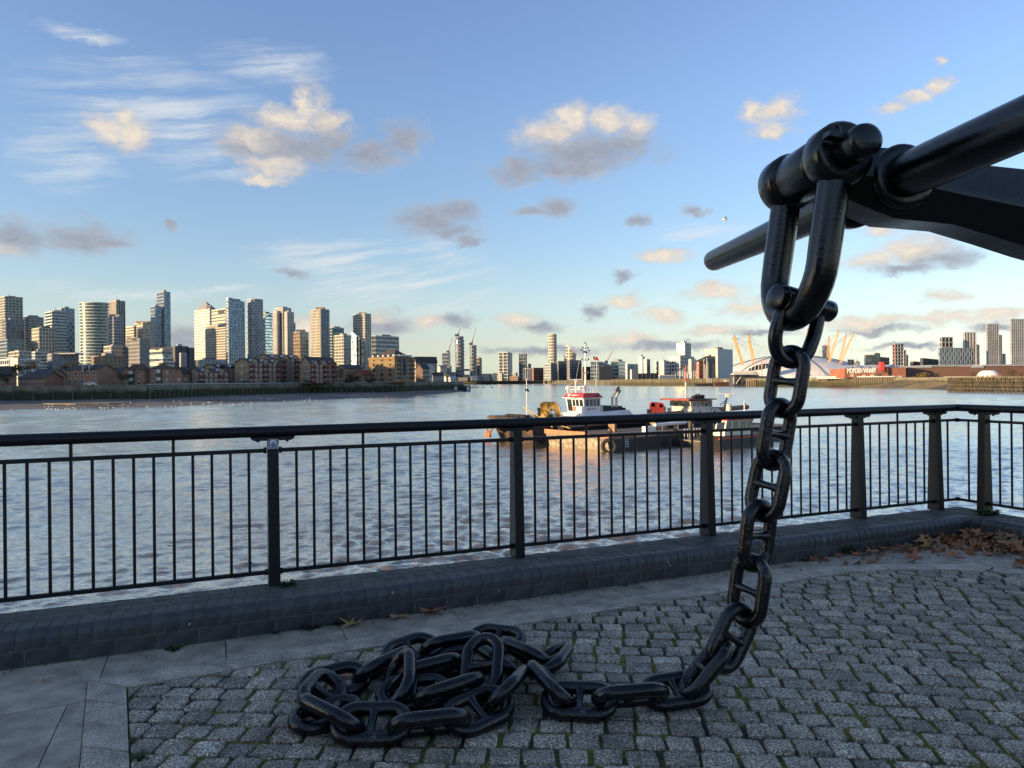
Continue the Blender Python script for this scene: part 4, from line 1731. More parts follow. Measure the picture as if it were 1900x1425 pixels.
mt.tube([M_ + Vector((0, 0, 2.15)), M_ + Vector((0, 0, 2.45)) + BX * .5], .03, 5)
mt.build('mast', M_BWHITE, tug, smooth=60)
b = MB()
for x, z in ((-.62, 5.0), (.62, 5.0), (-.42, 5.3), (.42, 5.3), (0, 5.85), (.12, 5.6), (-.2, 4.8), (.2, 4.75), (0, 4.1), (-.5, 3.95), (.5, 3.95), (0, 2.7)):
    b.cyl(M_ + BX * x + Vector((0, 0, z - .09)), M_ + BX * x + Vector((0, 0, z + .12)), .075, n=6)
b.build('navigation_lamps', M_BLK, tug, kind='stuff')
b = MB()
for x in (-.6, .6):
    b.tube([M_ + BX * x * 1.1 + Vector((0, 0, 4.95)), M_ + BX * x * 3.0 + Vector((0, 0, .2))], .012, 4)
b.build('stays', M_STEEL, tug, kind='stuff')
b = MB()
R_ = L(.55, 2.2, zt)
b.tube([R_, R_ + Vector((0, 0, 1.35))], .07, 8)
b.cbox(R_ + Vector((0, 0, 1.42)), .28, .22, .2)
b.box(R_ - BX * .65 + BY * .35 + Vector((0, 0, 1.55)), BX * 1.3 - BY * .7, BY * .06 + BX * .03, (0, 0, .09))
b.build('radar', M_BWHITE, tug)
b = MB()
S_ = L(.25, 3.3, zt)
b.tube([S_, S_ + Vector((0, 0, .45))], .05, 6)
b.tube([S_ + Vector((0, 0, .58)) - BX * .16 - BY * .05, S_ + Vector((0, 0, .58)) + BX * .12], [.22, .16], 12)
b.build('searchlight', M_CREAM, tug, smooth=50)
b = MB()
b.ball(L(.9, 1.9, zt + .55), .26, 10, 8, (1, 1, 1.15))
b.build('dome_aerial', M_BWHITE, tug, smooth=60)
b = MB()
b.tube([L(1.7, -.2, zr + .35), L(1.7, -.42, zr + .40)], [.13, .16], 10)
b.build('roof_lamp', M_BLK, tug)
# flag on a raking staff
fl = L(1.95, .25, zt)
ft = P(1107.5, 668, 81.5)
b = MB()
b.tube([fl, ft], .03, 6)
b.build('flag_staff', M_BWHITE, tug)
b = MB()
f0 = P(1100, 661, 81.5)
fu = P(1101.5, 667.5, 81.5)
ex = P(1109.5, 663, 81.5) - f0
vs = []
for k in range(7):
    t = k / 6
    wv_ = BY * .07 * sin(t * 7)
    vs.append(f0 + ex * t + wv_)
    vs.append(fu + ex * t * 1.05 + wv_)
b.add(vs, [(2 * k, 2 * k + 2, 2 * k + 3, 2 * k + 1) for k in range(6)] + [(2 * k + 1, 2 * k + 3, 2 * k + 2, 2 * k) for k in range(6)])
fg = b.build('red_ensign', mat('flag_red', (.42, .035, .045), rough=.8), tug, smooth=60)
b = MB()
def fpnt(s_, t_):
    return f0 + ex * s_ + (fu - f0) * t_ + BY * .07 * sin(s_ * 7) - BY * .02
b.add([fpnt(0, 0.02), fpnt(.42, .02), fpnt(.42, .5), fpnt(0, .5)], [(0, 1, 2, 3), (3, 2, 1, 0)])
b.build('canton', mat('flag_blue', (.05, .06, .18), rough=.8), fg)
b = MB()
for s0_, s1_, t0_, t1_ in ((.18, .24, .02, .5), (0, .42, .22, .30)):
    b.add([fpnt(s0_, t0_) - BY * .01, fpnt(s1_, t0_) - BY * .01, fpnt(s1_, t1_) - BY * .01, fpnt(s0_, t1_) - BY * .01], [(0, 1, 2, 3), (3, 2, 1, 0)])
b.build('cross', M_WHITE, fg)
# funnel bulwark and twin exhausts
b = MB()
hexa(b, [L(3.2, .2, zb + .1), L(6.55, .2, zb + .1), L(6.55, 3.4, zb + .1), L(3.2, 3.4, zb + .1)], [L(3.2, .3, zb + .82), L(6.2, .3, zb + .68), L(6.2, 3.2, zb + .68), L(3.2, 3.2, zb + .82)])
b.build('engine_casing', M_BLK, tug)
b = MB()
L.box(b, 2.5, 3.15, .3, 3.2, zb, zb + .78)
b.build('white_locker', M_DIRTY, tug)
for px_, ptx, pty in ((1136, 1148.5, 718), (1143.5, 1150.5, 723.5)):
    e0, e1, e2 = P(px_, 755, 84), P(px_, 736, 84), P(ptx, pty, 84)
    b = MB()
    b.tube([e0, e1, e1.lerp(e2, .15), e2], .15, 10)
    x_ = b.build('exhaust_pipe', M_STEEL, tug, smooth=40)
    b = MB()
    b.tube([e1.lerp(e2, .55), e2 + (e2 - e1) * .02], .156, 10)
    b.build('sooty_end', M_BLK, x_)
b = MB()
b.cbox(L(6.4, 1.6, zb + .3), .5, 3, .3, atan2(BX.y, BX.x))
b.build('stern_fender', M_RUBBER, tug)

# ---- yellow deck crane, ahead of the wheelhouse
D_ = 80.0
def cp(px, py, dd=0.0):
    return P(px, py, D_ + dd)
cr1 = thing('deck_crane', 'folded yellow hydraulic crane on the deck left of the push tug', 'crane', cp(1014, 776))
def bar(name, p, q, w, m, parent):
    b = MB()
    p, q = Vector(p), Vector(q)
    t = (q - p).normalized()
    a = t.cross(Vector((0, 1, 0))).normalized() * w
    y_ = Vector((0, w * .8, 0))
    b.box(p - a / 2 - y_ / 2, q - p, a, y_)
    return b.build(name, m, parent)
b = MB()
b.cyl(cp(1014, 780), cp(1014, 769), .72, n=14)
b.cyl(cp(1014, 769), cp(1013, 763), .62, .40, n=14)
b.build('slew_base', M_YEL, cr1, smooth=40)
bar('column', cp(1010, 768), cp(1008, 748), .85, M_YEL, cr1)
bar('inner_boom', cp(1004, 750), cp(1031, 750), .55, M_YEL, cr1)
bar('outer_boom', cp(1029, 750), cp(1040, 774), .66, M_YEL, cr1)
bar('knuckle', cp(1012, 752), cp(1022, 764), .7, M_YEL, cr1)
b = MB()
b.cyl(cp(1036, 751, -.4), cp(1043, 773, -.4), .10, n=8)
b.build('hydraulic_ram', M_STEEL, cr1)
b = MB()
b.cyl(cp(1017, 758, -.5), cp(1022, 768, -.5), .09, n=8)
b.build('hydraulic_ram', M_STEEL, cr1)
b = MB()
b.cbox(cp(1001, 765), .4, .5, .9)
b.cbox(cp(999, 759), .25, .4, .3)
b.build('control_box', M_BLK, cr1)

# ---- red deck crane
D_ = 83.0
cr2 = thing('deck_crane', 'folded dark red crane on the deck between the two white wheelhouses', 'crane', cp(1215, 776))
bar('column', cp(1210, 772), cp(1210, 748), .55, M_DRED, cr2)
bar('inner_boom', cp(1208, 750), cp(1229, 751.5), .55, M_DRED, cr2)
bar('outer_boom', cp(1227, 750), cp(1229, 770), .55, M_DRED, cr2)
bar('middle_boom', cp(1218, 752), cp(1220, 770), .50, M_DRED, cr2)
b = MB()
b.cbox(cp(1204, 764), .4, .5, .6)
b.cbox(cp(1232, 760), .3, .4, .7)
b.build('control_box', M_BLK, cr2)
b = MB()
b.cyl(cp(1216, 780), cp(1216, 770), .75, n=12)
b.build('slew_base', M_DRED, cr2)

# ---- second work boat
c3 = P(1284, 775, 84.0)
z3 = c3.z - ZW
c3.z = ZW
L = Loc(c3)
wb = thing('work_boat', 'weathered white work boat with a flat red roof and a red and white mast', 'boat', c3)
b = MB()
hexa(b, [L(-2.5, .1, -.5), L(10, .1, -.5), L(10, 4.4, -.5), L(-2.0, 4.4, -.5)], [L(-3.2, -.8, z3 - .2), L(11, -.8, z3 - .2), L(11, 5, z3 - .2), L(-3.2, 5, z3 - .2)])
b.build('hull', M_TAR, wb)
b = MB()
hexa(b, [L(-.4, -.3, z3 - .3), L(6.6, -.3, z3 - .3), L(6.6, 4.0, z3 - .3), L(.2, 4.0, z3 - .3)], [L(-.4, -.3, z3 + 1.05), L(4.4, -.3, z3 + 1.05), L(4.4, 4.0, z3 + 1.05), L(.2, 4.0, z3 + 1.05)])
b.build('lower_cabin', M_DIRTY, wb)
b = MB()
hexa(b, [L(-.1, 0, z3 + 1.05), L(3.7, 0, z3 + 1.05), L(3.7, 3.4, z3 + 1.05), L(.3, 3.4, z3 + 1.05)], [L(-.3, 0, z3 + 2.05), L(3.7, 0, z3 + 2.0), L(3.7, 3.4, z3 + 2.0), L(.1, 3.4, z3 + 2.05)])
b.build('upper_cabin', M_DIRTY, wb)
for (x0, x1) in ((.15, .70), (.85, 1.35), (1.5, 2.1), (2.35, 2.95), (3.05, 3.6)):
    b = MB()
    L.box(b, x0, x1, -.03, .02, z3 + 1.28, z3 + 1.86)
    w_ = b.build('window', M_DIRTY if x0 < 2.2 else M_BLK, wb)
    b = MB()
    L.box(b, x0 + .05, x1 - .05, -.045, -.02, z3 + 1.33, z3 + 1.81)
    b.build('pane', M_GLASS, w_)
for y0, y1 in ((.15, 1.0), (1.2, 2.1), (2.3, 3.2)):
    b = MB()
    q = [L(-.30, y0, z3 + 1.35), L(-.21 + 0, y1, z3 + 1.35), L(-.28, y1, z3 + 1.9), L(-.36, y0, z3 + 1.9)]
    b.prism(q, BX * .05)
    b.build('pane', M_GLASS, wb)
b = MB()
L.box(b, -1.1, 4.0, -.5, 3.9, z3 + 2.06, z3 + 2.18)
b.build('roof', M_BLK, wb)
b = MB()
L.box(b, -1.15, .2, -.56, 3.95, z3 + 2.18, z3 + 2.23)
L.box(b, -1.16, -1.1, -.5, 3.9, z3 + 2.04, z3 + 2.18)
b.build('roof_trim', M_DRED, wb)
b = MB()
L.box(b, -.3, 3.3, -.05, .0, z3 + 1.92, z3 + 2.03)
b.build('red_band', mat('faded_red_paint', (.40, .10, .06), rough=.6, var=.3), wb)
m0 = L(.6, 1.4, z3 + 2.2)
b = MB()
b.tube([m0, m0 + Vector((0, 0, 2.0))], [.14, .10], 8)
b.build('mast_foot', M_DIRTY, wb, smooth=60)
b = MB()
b.tube([m0 + Vector((0, 0, 2.0)), m0 + Vector((0, 0, 4.0))], [.10, .05], 8)
for z, w_ in ((2.35, .35), (3.35, .42)):
    b.tube([m0 + Vector((0, 0, z)) - BX * w_ * .6, m0 + Vector((0, 0, z)) + BX * w_], .045, 5)
b.build('mast_top', M_BRED, wb, smooth=60)
b = MB()
b.cyl(m0 + BX * .42 + Vector((0, 0, 2.45)), m0 + BX * .42 + Vector((0, 0, 2.95)), .13, n=8)
b.build('mast_light', M_BWHITE, wb)
b = MB()
torus(b, L(.95, -.36, z3 + .42), BY, .27, .09, 18, 8)
b.build('life_ring', mat('life_ring_red', (.60, .07, .035), rough=.5), wb, smooth=60)
b = MB()
for a in (0, pi / 2, pi, 3 * pi / 2):
    p_ = L(.95, -.36, z3 + .42) + BX * .27 * cos(a + .78) + Vector((0, 0, .27 * sin(a + .78)))
    b.ball(p_, .10, 6, 5)
b.build('ring_bands', M_CREAM, wb, kind='stuff')
b = MB()
for k in range(6):
    L.box(b, 2.4 + k * .8, 3.0 + k * .8, .3 + (k % 3) * .8, 1.2 + (k % 3) * .8, z3 + .9 - .1 * k, z3 + 1.3 - .12 * k + .15 * (k % 2))
b.build('deck_gear', M_BLK, wb, kind='stuff')
b = MB()
for k in range(5):
    L.box(b, 1.6 + k * .42, 1.85 + k * .42, 1 + .3 * (k % 2), 1.5, z3 + 2.18, z3 + 2.5 + .12 * (k % 3))
b.build('roof_gear', M_BLK, wb, kind='stuff')
r0, r1 = P(1343, 760, 85), P(1349, 736, 85)
b = MB()
b.tube([r0, r1], [.15, .10], 6)
b.tube([P(1336, 752, 85), r1 - Vector((0, 0, .3))], .05, 5)
b.build('radar_post', M_BLK, wb)
b = MB()
b.cbox(r1 + Vector((0, 0, .1)), .35, .3, .35)
b.box(r1 - BX * .8 + BY * .5 + Vector((0, 0, .3)), BX * 1.6 - BY, BY * .07, (0, 0, .09))
b.build('radar_scanner', M_CREAM, wb)
b = MB()
b.cyl(P(1352, 762, 85), P(1352, 750, 85), .36, n=10)
b.build('life_raft_canister', M_DIRTY, wb, smooth=40)
def text_mesh(name, body, size, ext, mt, M, parent=None, bold=0.0, sp=1.0):
    cu = bpy.data.curves.new(name, 'FONT')
    cu.body = body
    cu.size = size
    cu.extrude = ext
    cu.offset = bold
    cu.space_character = sp
    cu.align_x = 'CENTER'
    cu.align_y = 'CENTER'
    to = bpy.data.objects.new(name, cu)
    COL.objects.link(to)
    dg = bpy.context.evaluated_depsgraph_get()
    me = bpy.data.meshes.new_from_object(to.evaluated_get(dg))
    bpy.data.objects.remove(to)
    me.materials.clear()
    me.materials.append(mt)
    o = bpy.data.objects.new(name, me)
    COL.objects.link(o)
    if parent is not None:
        o.parent = parent
        o.matrix_local = Matrix.Translation(-ORG[parent.name]) @ M
    else:
        o.matrix_world = M
    ORG[o.name] = M.translation
    return o
def face_matrix(c, right, up_=Vector((0, 0, 1))):
    right = right.normalized()
    nz = right.cross(up_).normalized()
    up2 = nz.cross(right)
    return Matrix(((right.x, up2.x, nz.x, c.x), (right.y, up2.y, nz.y, c.y), (right.z, up2.z, nz.z, c.z), (0, 0, 0, 1)))
text_mesh('name_lettering', 'Polo', .55, .01, mat('faded_red_letters', (.40, .06, .06), rough=.6), face_matrix(L(-.02, -.32, z3 + .45), BX), wb)

# ---- small launch on the right, red window frames
c4 = P(1352, 834, 71.0)
c4.z = ZW
L = Loc(c4)
la = thing('launch', 'small cream launch with raking red-topped windows lying against the barge', 'boat', c4)
b = MB()
hexa(b, [L(-.6, .1, -.3), L(7.5, .1, -.3), L(7.5, 2.9, -.3), L(-.2, 2.4, -.3)], [L(-1.6, 0, 1.25), L(7.8, 0, 1.15), L(7.8, 3.2, 1.15), L(-1.6, 2.9, 1.25)])
b.build('hull', M_TAR, la)
b = MB()
L.box(b, -1.5, 7.8, -.06, .04, .95, 1.12)
b.build('red_strake', M_BRED, la)
b = MB()
hexa(b, [L(-.3, .3, 1.2), L(4.2, .3, 1.2), L(4.2, 2.7, 1.2), L(-.3, 2.7, 1.2)], [L(.2, .35, 2.75), L(4.2, .35, 2.75), L(4.2, 2.6, 2.75), L(.2, 2.6, 2.75)])
b.build('cabin', M_CREAM, la)
for x0, x1 in ((.08, .85), (1.1, 2.0), (2.25, 3.2), (3.35, 4.1)):
    b = MB()
    b.prism([L(x0, .30, 1.75), L(x1, .30, 1.75), L(x1 + .12, .32, 2.6), L(x0 + .14, .32, 2.6)], BY * .03)
    b.build('pane', M_GLASS, la)
b = MB()
for y0, y1 in ((.5, 1.4), (1.6, 2.4)):
    b.prism([L(-.2, y0, 1.75), L(-.2, y1, 1.75), L(.12, y1, 2.6), L(.12, y0, 2.6)], BX * .04)
b.build('windscreen', M_GLASS, la, kind='stuff')
b = MB()
L.box(b, .0, 4.4, .15, 2.8, 2.75, 2.9)
b.build('roof', M_BRED, la)
b = MB()
for x in (.6, 1.7, 2.8):
    L.box(b, x, x + .9, .5, 2.4, 2.9, 2.94)
b.build('roof_panel', M_STEEL, la, kind='stuff')
b = MB()
p_ = L(4.6, 1.5, 2.7)
b.tube([p_, p_ + Vector((0, 0, 1.9))], .05, 6)
b.tube([p_ + Vector((0, 0, 1.5)) - BX * .4, p_ + Vector((0, 0, 1.75)), p_ + Vector((0, 0, 1.5)) + BX * .4], .03, 5)
b.build('mast', M_BWHITE, la)

# ---- dark pontoon between barge and launch
c5 = P(1292, 832, 72.0)
c5.z = ZW
L = Loc(c5)
po = thing('pontoon', 'low dark mooring pontoon between the barge and the small launch', 'pontoon', c5)
b = MB()
L.box(b, .5, 14, -.5, 2.5, -.3, .55)
b.build('float', M_TAR, po)
b = MB()
L.box(b, .4, 14.1, -.6, 2.6, .55, .68)
b.build('deck', M_DECK, po)
for k in range(7):
    b = MB()
    torus(b, L(1.5 + k * 1.5, -.62, .25), BY, .30, .12, 14, 6)
    b.build('tyre_fender', M_RUBBER, po, smooth=60)
for x in (.9, 4.6):
    b = MB()
    b.cyl(L(x, 1.5, .6), L(x, 1.5, 3.6), .25, n=10)
    b.build('mooring_post', M_TAR, po, smooth=50)
b = MB()
for k in range(6):
    b.tube([L(1 + k * .5, 2.4, .68), L(1 + k * .5, 2.4, 1.75)], .03, 5)
b.tube([L(1, 2.4, 1.75), L(3.5, 2.4, 1.75)], .03, 5)
b.tube([L(1, 2.4, 1.25), L(3.5, 2.4, 1.25)], .03, 5)
b.build('guard_rail', M_BWHITE, po)

# ================================================================== far shores: helpers
ZL_ = 1.2                                             # level of the far banks
def cmat(name, col, rough=.7, var=.12, **kw):
    return mat(name, col, rough=rough, var=var, vscale=.05, **kw)
def gmat(name, col, metal=.55, rough=.16):
    m = mat(name, col, rough=rough, metal=metal, spec=.6, var=.5, vscale=.22, detail=2.0, thresh=(.40, .60))
    return m
C_WHITE = cmat('white_cladding', (.52, .51, .49))
C_CREAM = cmat('cream_cladding', (.50, .46, .38))
C_GREY = cmat('grey_cladding', (.22, .22, .235))
C_PALE = cmat('pale_grey_cladding', (.36, .37, .385))
C_DARK = cmat('charcoal_cladding', (.055, .06, .072), rough=.5)
C_BROWN = cmat('brown_cladding', (.24, .165, .115))
C_BLUEG = cmat('blue_grey_cladding', (.24, .29, .34), rough=.4)
C_STEEL = mat('steel_cladding', (.62, .58, .50), rough=.42, metal=.35, var=.08, vscale=.05)
C_RED = cmat('red_brown_cladding', (.34, .13, .085))
C_YELB = cmat('yellow_brick', (.40, .30, .16), rough=.9)
C_BRK = mat('red_brick', (.34, .19, .125), rough=.9, col2=(.25, .135, .09), vscale=.8)
C_STOCK = mat('buff_brick', (.33, .245, .165), rough=.9, col2=(.25, .18, .12), vscale=.8)
C_WHARF = mat('golden_stock_brick', (.24, .155, .075), rough=.9, col2=(.175, .12, .06), vscale=.6)
C_SLATE = mat('dark_slate_roof', (.052, .048, .050), rough=.8, var=.25, vscale=.6)
C_TILE = mat('brown_tile_roof', (.085, .060, .045), rough=.9, var=.25, vscale=.6)
C_ZINC = mat('zinc_roof', (.40, .42, .45), rough=.35, metal=.4, var=.1, vscale=.5)
C_MAROON = mat('maroon_paint', (.15, .028, .034), rough=.6)
C_TEALG = mat('dark_green_panel', (.012, .045, .045), rough=.5)
G_BLUE = gmat('blue_tower_glass', (.13, .20, .27))
G_DARK = gmat('dark_tower_glass', (.05, .075, .10), metal=.45)
G_TEAL = gmat('teal_tower_glass', (.06, .11, .115), metal=.4)
G_GREY = gmat('grey_tower_glass', (.085, .115, .15), metal=.5)
G_PALE = gmat('pale_mirror_glass', (.55, .66, .74), metal=.8, rough=.08)
G_GOLD = gmat('warm_tower_glass', (.20, .18, .14), metal=.5)
M_PANE = mat('house_window_glass', (.03, .035, .04), rough=.08, spec=.8)
M_PANEL = mat('bright_window_glass', (.55, .56, .55), rough=.15, spec=.7)

def xy(px, D, py=706):
    u, v = uv(px, py)
    return Vector((u * D, D, 0))
def zof(px, py, D):
    return EYE - uv(px, py)[1] * D

class Face:
    """one wall of a building: start, direction along, length, outward normal"""
    def __init__(s, p, d, L, n):
        s.p, s.d, s.L, s.n = p, d, L, n
    def at(s, t, z, out=0.0):
        return s.p + s.d * t + s.n * out + Vector((0, 0, z))
    def box(s, b, t0, t1, z0, z1, out0, out1):
        return b.box(s.at(t0, z0, out0), s.d * (t1 - t0), s.n * (out1 - out0), (0, 0, z1 - z0))

def faces(pl, pe, pr, D, alpha=40):
    a = radians(alpha)
    dl = Vector((-cos(a), sin(a), 0))
    dr = Vector((sin(a), cos(a), 0))
    C = xy(pe, D)
    def run(d, px):
        u = uv(px, 706)[0]
        den = d.x - u * d.y
        return (u * C.y - C.x) / den
    ll = run(dl, pl) if pl < pe - .2 else None
    lr = run(dr, pr) if pr > pe + .2 else None
    if ll is None:
        ll = lr * .8
    if lr is None:
        lr = ll * .8
    return C, dl, ll, dr, lr, Face(C, dl, ll, -dr), Face(C, dr, lr, -dl)

def prism_mb(b, C, dl, ll, dr, lr, z0, z1, inset=0.0):
    q = [C + (dl + dr) * inset, C + dr * (lr - inset) + dl * inset, C + dr * (lr - inset) + dl * (ll - inset), C + dl * (ll - inset) + dr * inset]
    return b.prism([p + Vector((0, 0, z0)) for p in q], (0, 0, z1 - z0))

def dress(root, fl, fr_, z0, z1, wall, style, fh, bay, proud=.5, bandk=.28, fink=.18, lmat=None):
    H = z1 - z0
    nf = max(1, round(H / fh))
    fh = H / nf
    for F_, m in ((fl, lmat or wall), (fr_, wall)):
        if F_.L < 1:
            continue
        nb = max(1, round(F_.L / bay))
        bw = F_.L / nb
        if 'b' in style:
            b = MB()
            for k in range(nf + 1):
                zc = z0 + k * fh
                h = fh * bandk
                F_.box(b, -proud * .98, F_.L + proud * .5, max(z0, zc - h / 2), min(zc + h / 2, z1 + .3), .02, proud)
            b.build('floor_band', m, root, kind='stuff')
        if 'v' in style:
            b = MB()
            for k in range(nb + 1):
                t = k * bw
                w = bw * fink
                F_.box(b, max(0, t - w / 2), min(F_.L, t + w / 2), z0, z1 + .2, .01, proud * 1.22)
            b.build('mullion', m, root, kind='stuff')
        if 'c' in style:
            b = MB()
            rr_ = random.Random(int(z1 * 10))
            for k in range(nf):
                for j in range(nb):
                    if (k + j) % 2 == 0:
                        F_.box(b, j * bw + .1, (j + 1) * bw - .1, z0 + k * fh + .2, z0 + (k + .75) * fh, .02, proud)
            b.build('panel_pattern', m, root, kind='stuff')

def tower(label, pl, pe, pr, top, D, wall, glass, style='bv', fh=5.0, bay=5.0, alpha=40, name='tower', cat='tower', z0=ZL_, zb=None, caps=(), group=None, **kw):
    C, dl, ll, dr, lr, fl, fr_ = faces(pl, pe, pr, D, alpha)
    z1 = zof(pe, top, D)
    root = thing(name, label, cat, C + Vector((0, 0, z0)), group)
    b = MB()
    prism_mb(b, C, dl, ll, dr, lr, z0, z1)
    b.build('body', glass, root)
    dress(root, fl, fr_, z0, z1, wall, style, fh, bay, **kw)
    b = MB()
    prism_mb(b, C, dl, ll, dr, lr, z1 - .02, z1 + max(.8, D * .0006), .15)
    b.build('parapet', wall, root)
    if not caps and z1 - z0 > 18 and min(ll, lr) > 6:
        rp_ = random.Random(int(pl * 3 + top))
        f0, f1, g0, g1 = rp_.uniform(.15, .35), rp_.uniform(.6, .85), rp_.uniform(.2, .35), rp_.uniform(.6, .8)
        b = MB()
        hh = rp_.uniform(1.5, 3.6) + (z1 - z0) * .012
        b.box(C + dr * lr * f0 + dl * ll * g0 + Vector((0, 0, z1)), dr * lr * (f1 - f0), dl * ll * (g1 - g0), (0, 0, hh))
        if rp_.random() < .5:
            q_ = C + dr * lr * (f0 + .1) + dl * ll * (g0 + .1) + Vector((0, 0, z1 + hh))
            b.tube([q_, q_ + Vector((0, 0, rp_.uniform(3, 8)))], .3, 4)
        b.build('roof_plant', rp_.choice((C_GREY, C_PALE, C_DARK)), root)
    for (a0, a1, ct, cm) in caps:                     # plant rooms and upper stages, by photo pixels
        Dd = D + min(ll, lr) * .3
        za, zt_ = z1, zof((a0 + a1) / 2, ct, Dd)
        p0, p1 = xy(a0, Dd), xy(a1, Dd)
        w = (p1 - p0).length
        b = MB()
        b.box(p0 + Vector((0, 0, za)), p1 - p0, Vector((0, w * .7, 0)), (0, 0, max(.5, zt_ - za)))
        b.build('roof_plant', cm, root)
    return root, (C, dl, ll, dr, lr, fl, fr_, z1)

def round_tower(label, pl, pr, top, D, wall, glass, fh=5, sq=.9, n=36, bandk=.4, proud=.8, taper=None, fins=0, base=ZL_, name='tower', chk=False):
    p0, p1 = xy(pl, D), xy(pr, D)
    c = (p0 + p1) / 2
    r = (p1 - p0).length / 2
    c = c + Vector((0, r * sq, 0))
    z1 = zof((pl + pr) / 2, top, D)
    root = thing(name, label, 'tower', c + Vector((0, 0, base)))
    def rad(z):
        k = (z - base) / (z1 - base)
        return r if taper is None else r * taper(k)
    def ring(z, e=0.0):
        R_ = rad(z) - proud + e
        return [c + Vector((R_ * cos(2 * pi * i / n), R_ * sq * sin(2 * pi * i / n), z)) for i in range(n)]
    nf = round((z1 - base) / fh)
    b = MB()
    vs = []
    for k in range(nf + 1):
        vs += ring(base + (z1 - base) * k / nf)
    fs = [(k * n + i, k * n + (i + 1) % n, (k + 1) * n + (i + 1) % n, (k + 1) * n + i) for k in range(nf) for i in range(n)]
    fs.append(tuple(range(nf * n, nf * n + n)))
    b.add(vs, fs)
    b.build('body', glass, root, smooth=30)
    b = MB()
    for k in range(nf + 1):
        za = base + (z1 - base) * k / nf
        h = (z1 - base) / nf * bandk
        lo, hi = ring(za, proud), ring(za + h, proud)
        lo = [Vector((p.x, p.y, za)) for p in lo]
        hi = [Vector((p.x, p.y, za + h)) for p in lo]
        vs = lo + hi
        fs = [(i, (i + 1) % n, n + (i + 1) % n, n + i) for i in range(n)] + [tuple(range(n, 2 * n)), tuple(reversed(range(n)))]
        b.add(vs, fs)
    b.build('floor_band', wall, root, kind='stuff')
    if fins or chk:
        b = MB()
        m = fins or 20
        for k in range(nf):
            za = base + (z1 - base) * k / nf
            h = (z1 - base) / nf
            for i in range(m):
                if chk and (i + k) % 2:
                    continue
                a0, a1 = 2 * pi * i / m, 2 * pi * (i + (.9 if chk else .3)) / m
                R_ = rad(za) + (.1 if chk else .0)
                q = [c + Vector((R_ * cos(a) - proud * cos(a) * (0 if o_ else 1.02), R_ * sq * sin(a) - proud * sin(a) * (0 if o_ else 1.02), za + h * bandk * .9)) for a, o_ in ((a0, 1), (a1, 1), (a1, 0), (a0, 0))]
                b.prism(q, (0, 0, h * (1 - bandk * .8)))
        b.build('facade_panel', wall, root, kind='stuff')
    return root

# ================================================================== the left-hand skyline
tower('tall dark-fronted tower with a bright cream side at the far left edge', -9, 10.5, 43.6, 550, 1560, C_CREAM, G_DARK, 'bv', 6, 7, lmat=C_CREAM)
tower('charcoal gridded block in front of the far left tower', 5.5, 12, 45.6, 593, 1440, C_GREY, G_DARK, 'bv', 7, 8, fink=.3)
tower('low patterned glass block below the far left towers', -8, 14, 44.5, 629.5, 1400, C_BLUEG, G_TEAL, 'bv', 7, 6)
tower('brown and white banded tower right of the far left pair', 43.8, 54, 82, 588, 1600, C_CREAM, G_DARK, 'b', 6, 7)
tower('short tower with a cream lit side and dark striped front', 60, 73.5, 102, 608.5, 1420, C_CREAM, G_DARK, 'bv', 7, 6, fink=.35)
tower('white banded tower left of the rounded balcony tower', 85, 98, 125, 577.5, 1500, C_WHITE, G_DARK, 'b', 6.4, 7, bandk=.4)
tower('pale lattice tower directly behind the white banded tower', 109.5, 115, 139.5, 572, 1700, C_PALE, G_BLUE, 'bvc', 8, 6)
round_tower('rounded tower wrapped in curved white balconies', 138, 190.7, 562, 1380, C_WHITE, G_TEAL, 6.2, .75, 44, .30, 2.0, taper=lambda k: .90 + .10 * min(1, k * 1.5) + .03 * sin(k * 7))
tower('slim ribbed tower with gold and dark stripes behind the stepped grey tower', 201.6, 217, 233.6, 558, 1760, C_CREAM, G_DARK, 'v', 7, 5, fink=.4)
tower('stepped grey tower with white edges right of the rounded tower', 193.5, 212, 228, 588, 1640, C_PALE, G_GREY, 'bv', 7, 5, caps=((203, 222, 583, C_GREY),))
tower('low wide white framed block at the foot of the stepped grey tower', 193.4, 207, 233.5, 642, 1360, C_WHITE, G_GOLD, 'bv', 8, 7)
tower('squat golden block with punched windows above the grey slab tower', 233.6, 252, 254, 605, 1820, C_CREAM, G_GOLD, 'bv', 7, 6, bandk=.45)
tower('grey residential slab tower with two shafts in front of the golden blocks', 233.6, 260, 278, 628.5, 1340, C_GREY, G_GREY, 'bv', 7, 5, fink=.45, caps=((236, 256, 626, C_GREY),))
tower('golden stepped office block left of the tall twin glass tower', 251, 266, 281.5, 599, 1850, C_CREAM, G_GOLD, 'bv', 7, 6, bandk=.4, caps=((253, 276, 596, C_BROWN),))
tower('lower blue glass half of the tall twin tower', 281, 289, 300, 568, 1700, C_BLUEG, G_BLUE, 'bv', 8, 5, fink=.14)
tower('tallest blue glass tower with a dark vertical groove', 293, 306, 317.5, 541.5, 1720, C_BLUEG, G_BLUE, 'bv', 8, 5, fink=.14)
r_, g_ = tower('golden steel tower under a pyramid roof', 362, 390, 404, 573.5, 2050, C_STEEL, G_GOLD, 'bv', 8, 7, bandk=.5, fink=.35, caps=((384, 392, 566, C_GREY),))
C, dl, ll, dr, lr, fl, fr_, z1 = g_
b = MB()
q = [C + (dl + dr) * 1, C + dr * (lr - 1) + dl * 1, C + dr * (lr - 1) + dl * (ll - 1), C + dl * (ll - 1) + dr * 1]
ap = (q[0] + q[2]) / 2 + Vector((0, 0, zof(387.8, 557.8, 2080)))
q = [p + Vector((0, 0, z1 + .5)) for p in q]
b.add(q + [ap], [(0, 1, 4), (1, 2, 4), (2, 3, 4), (3, 0, 4)])
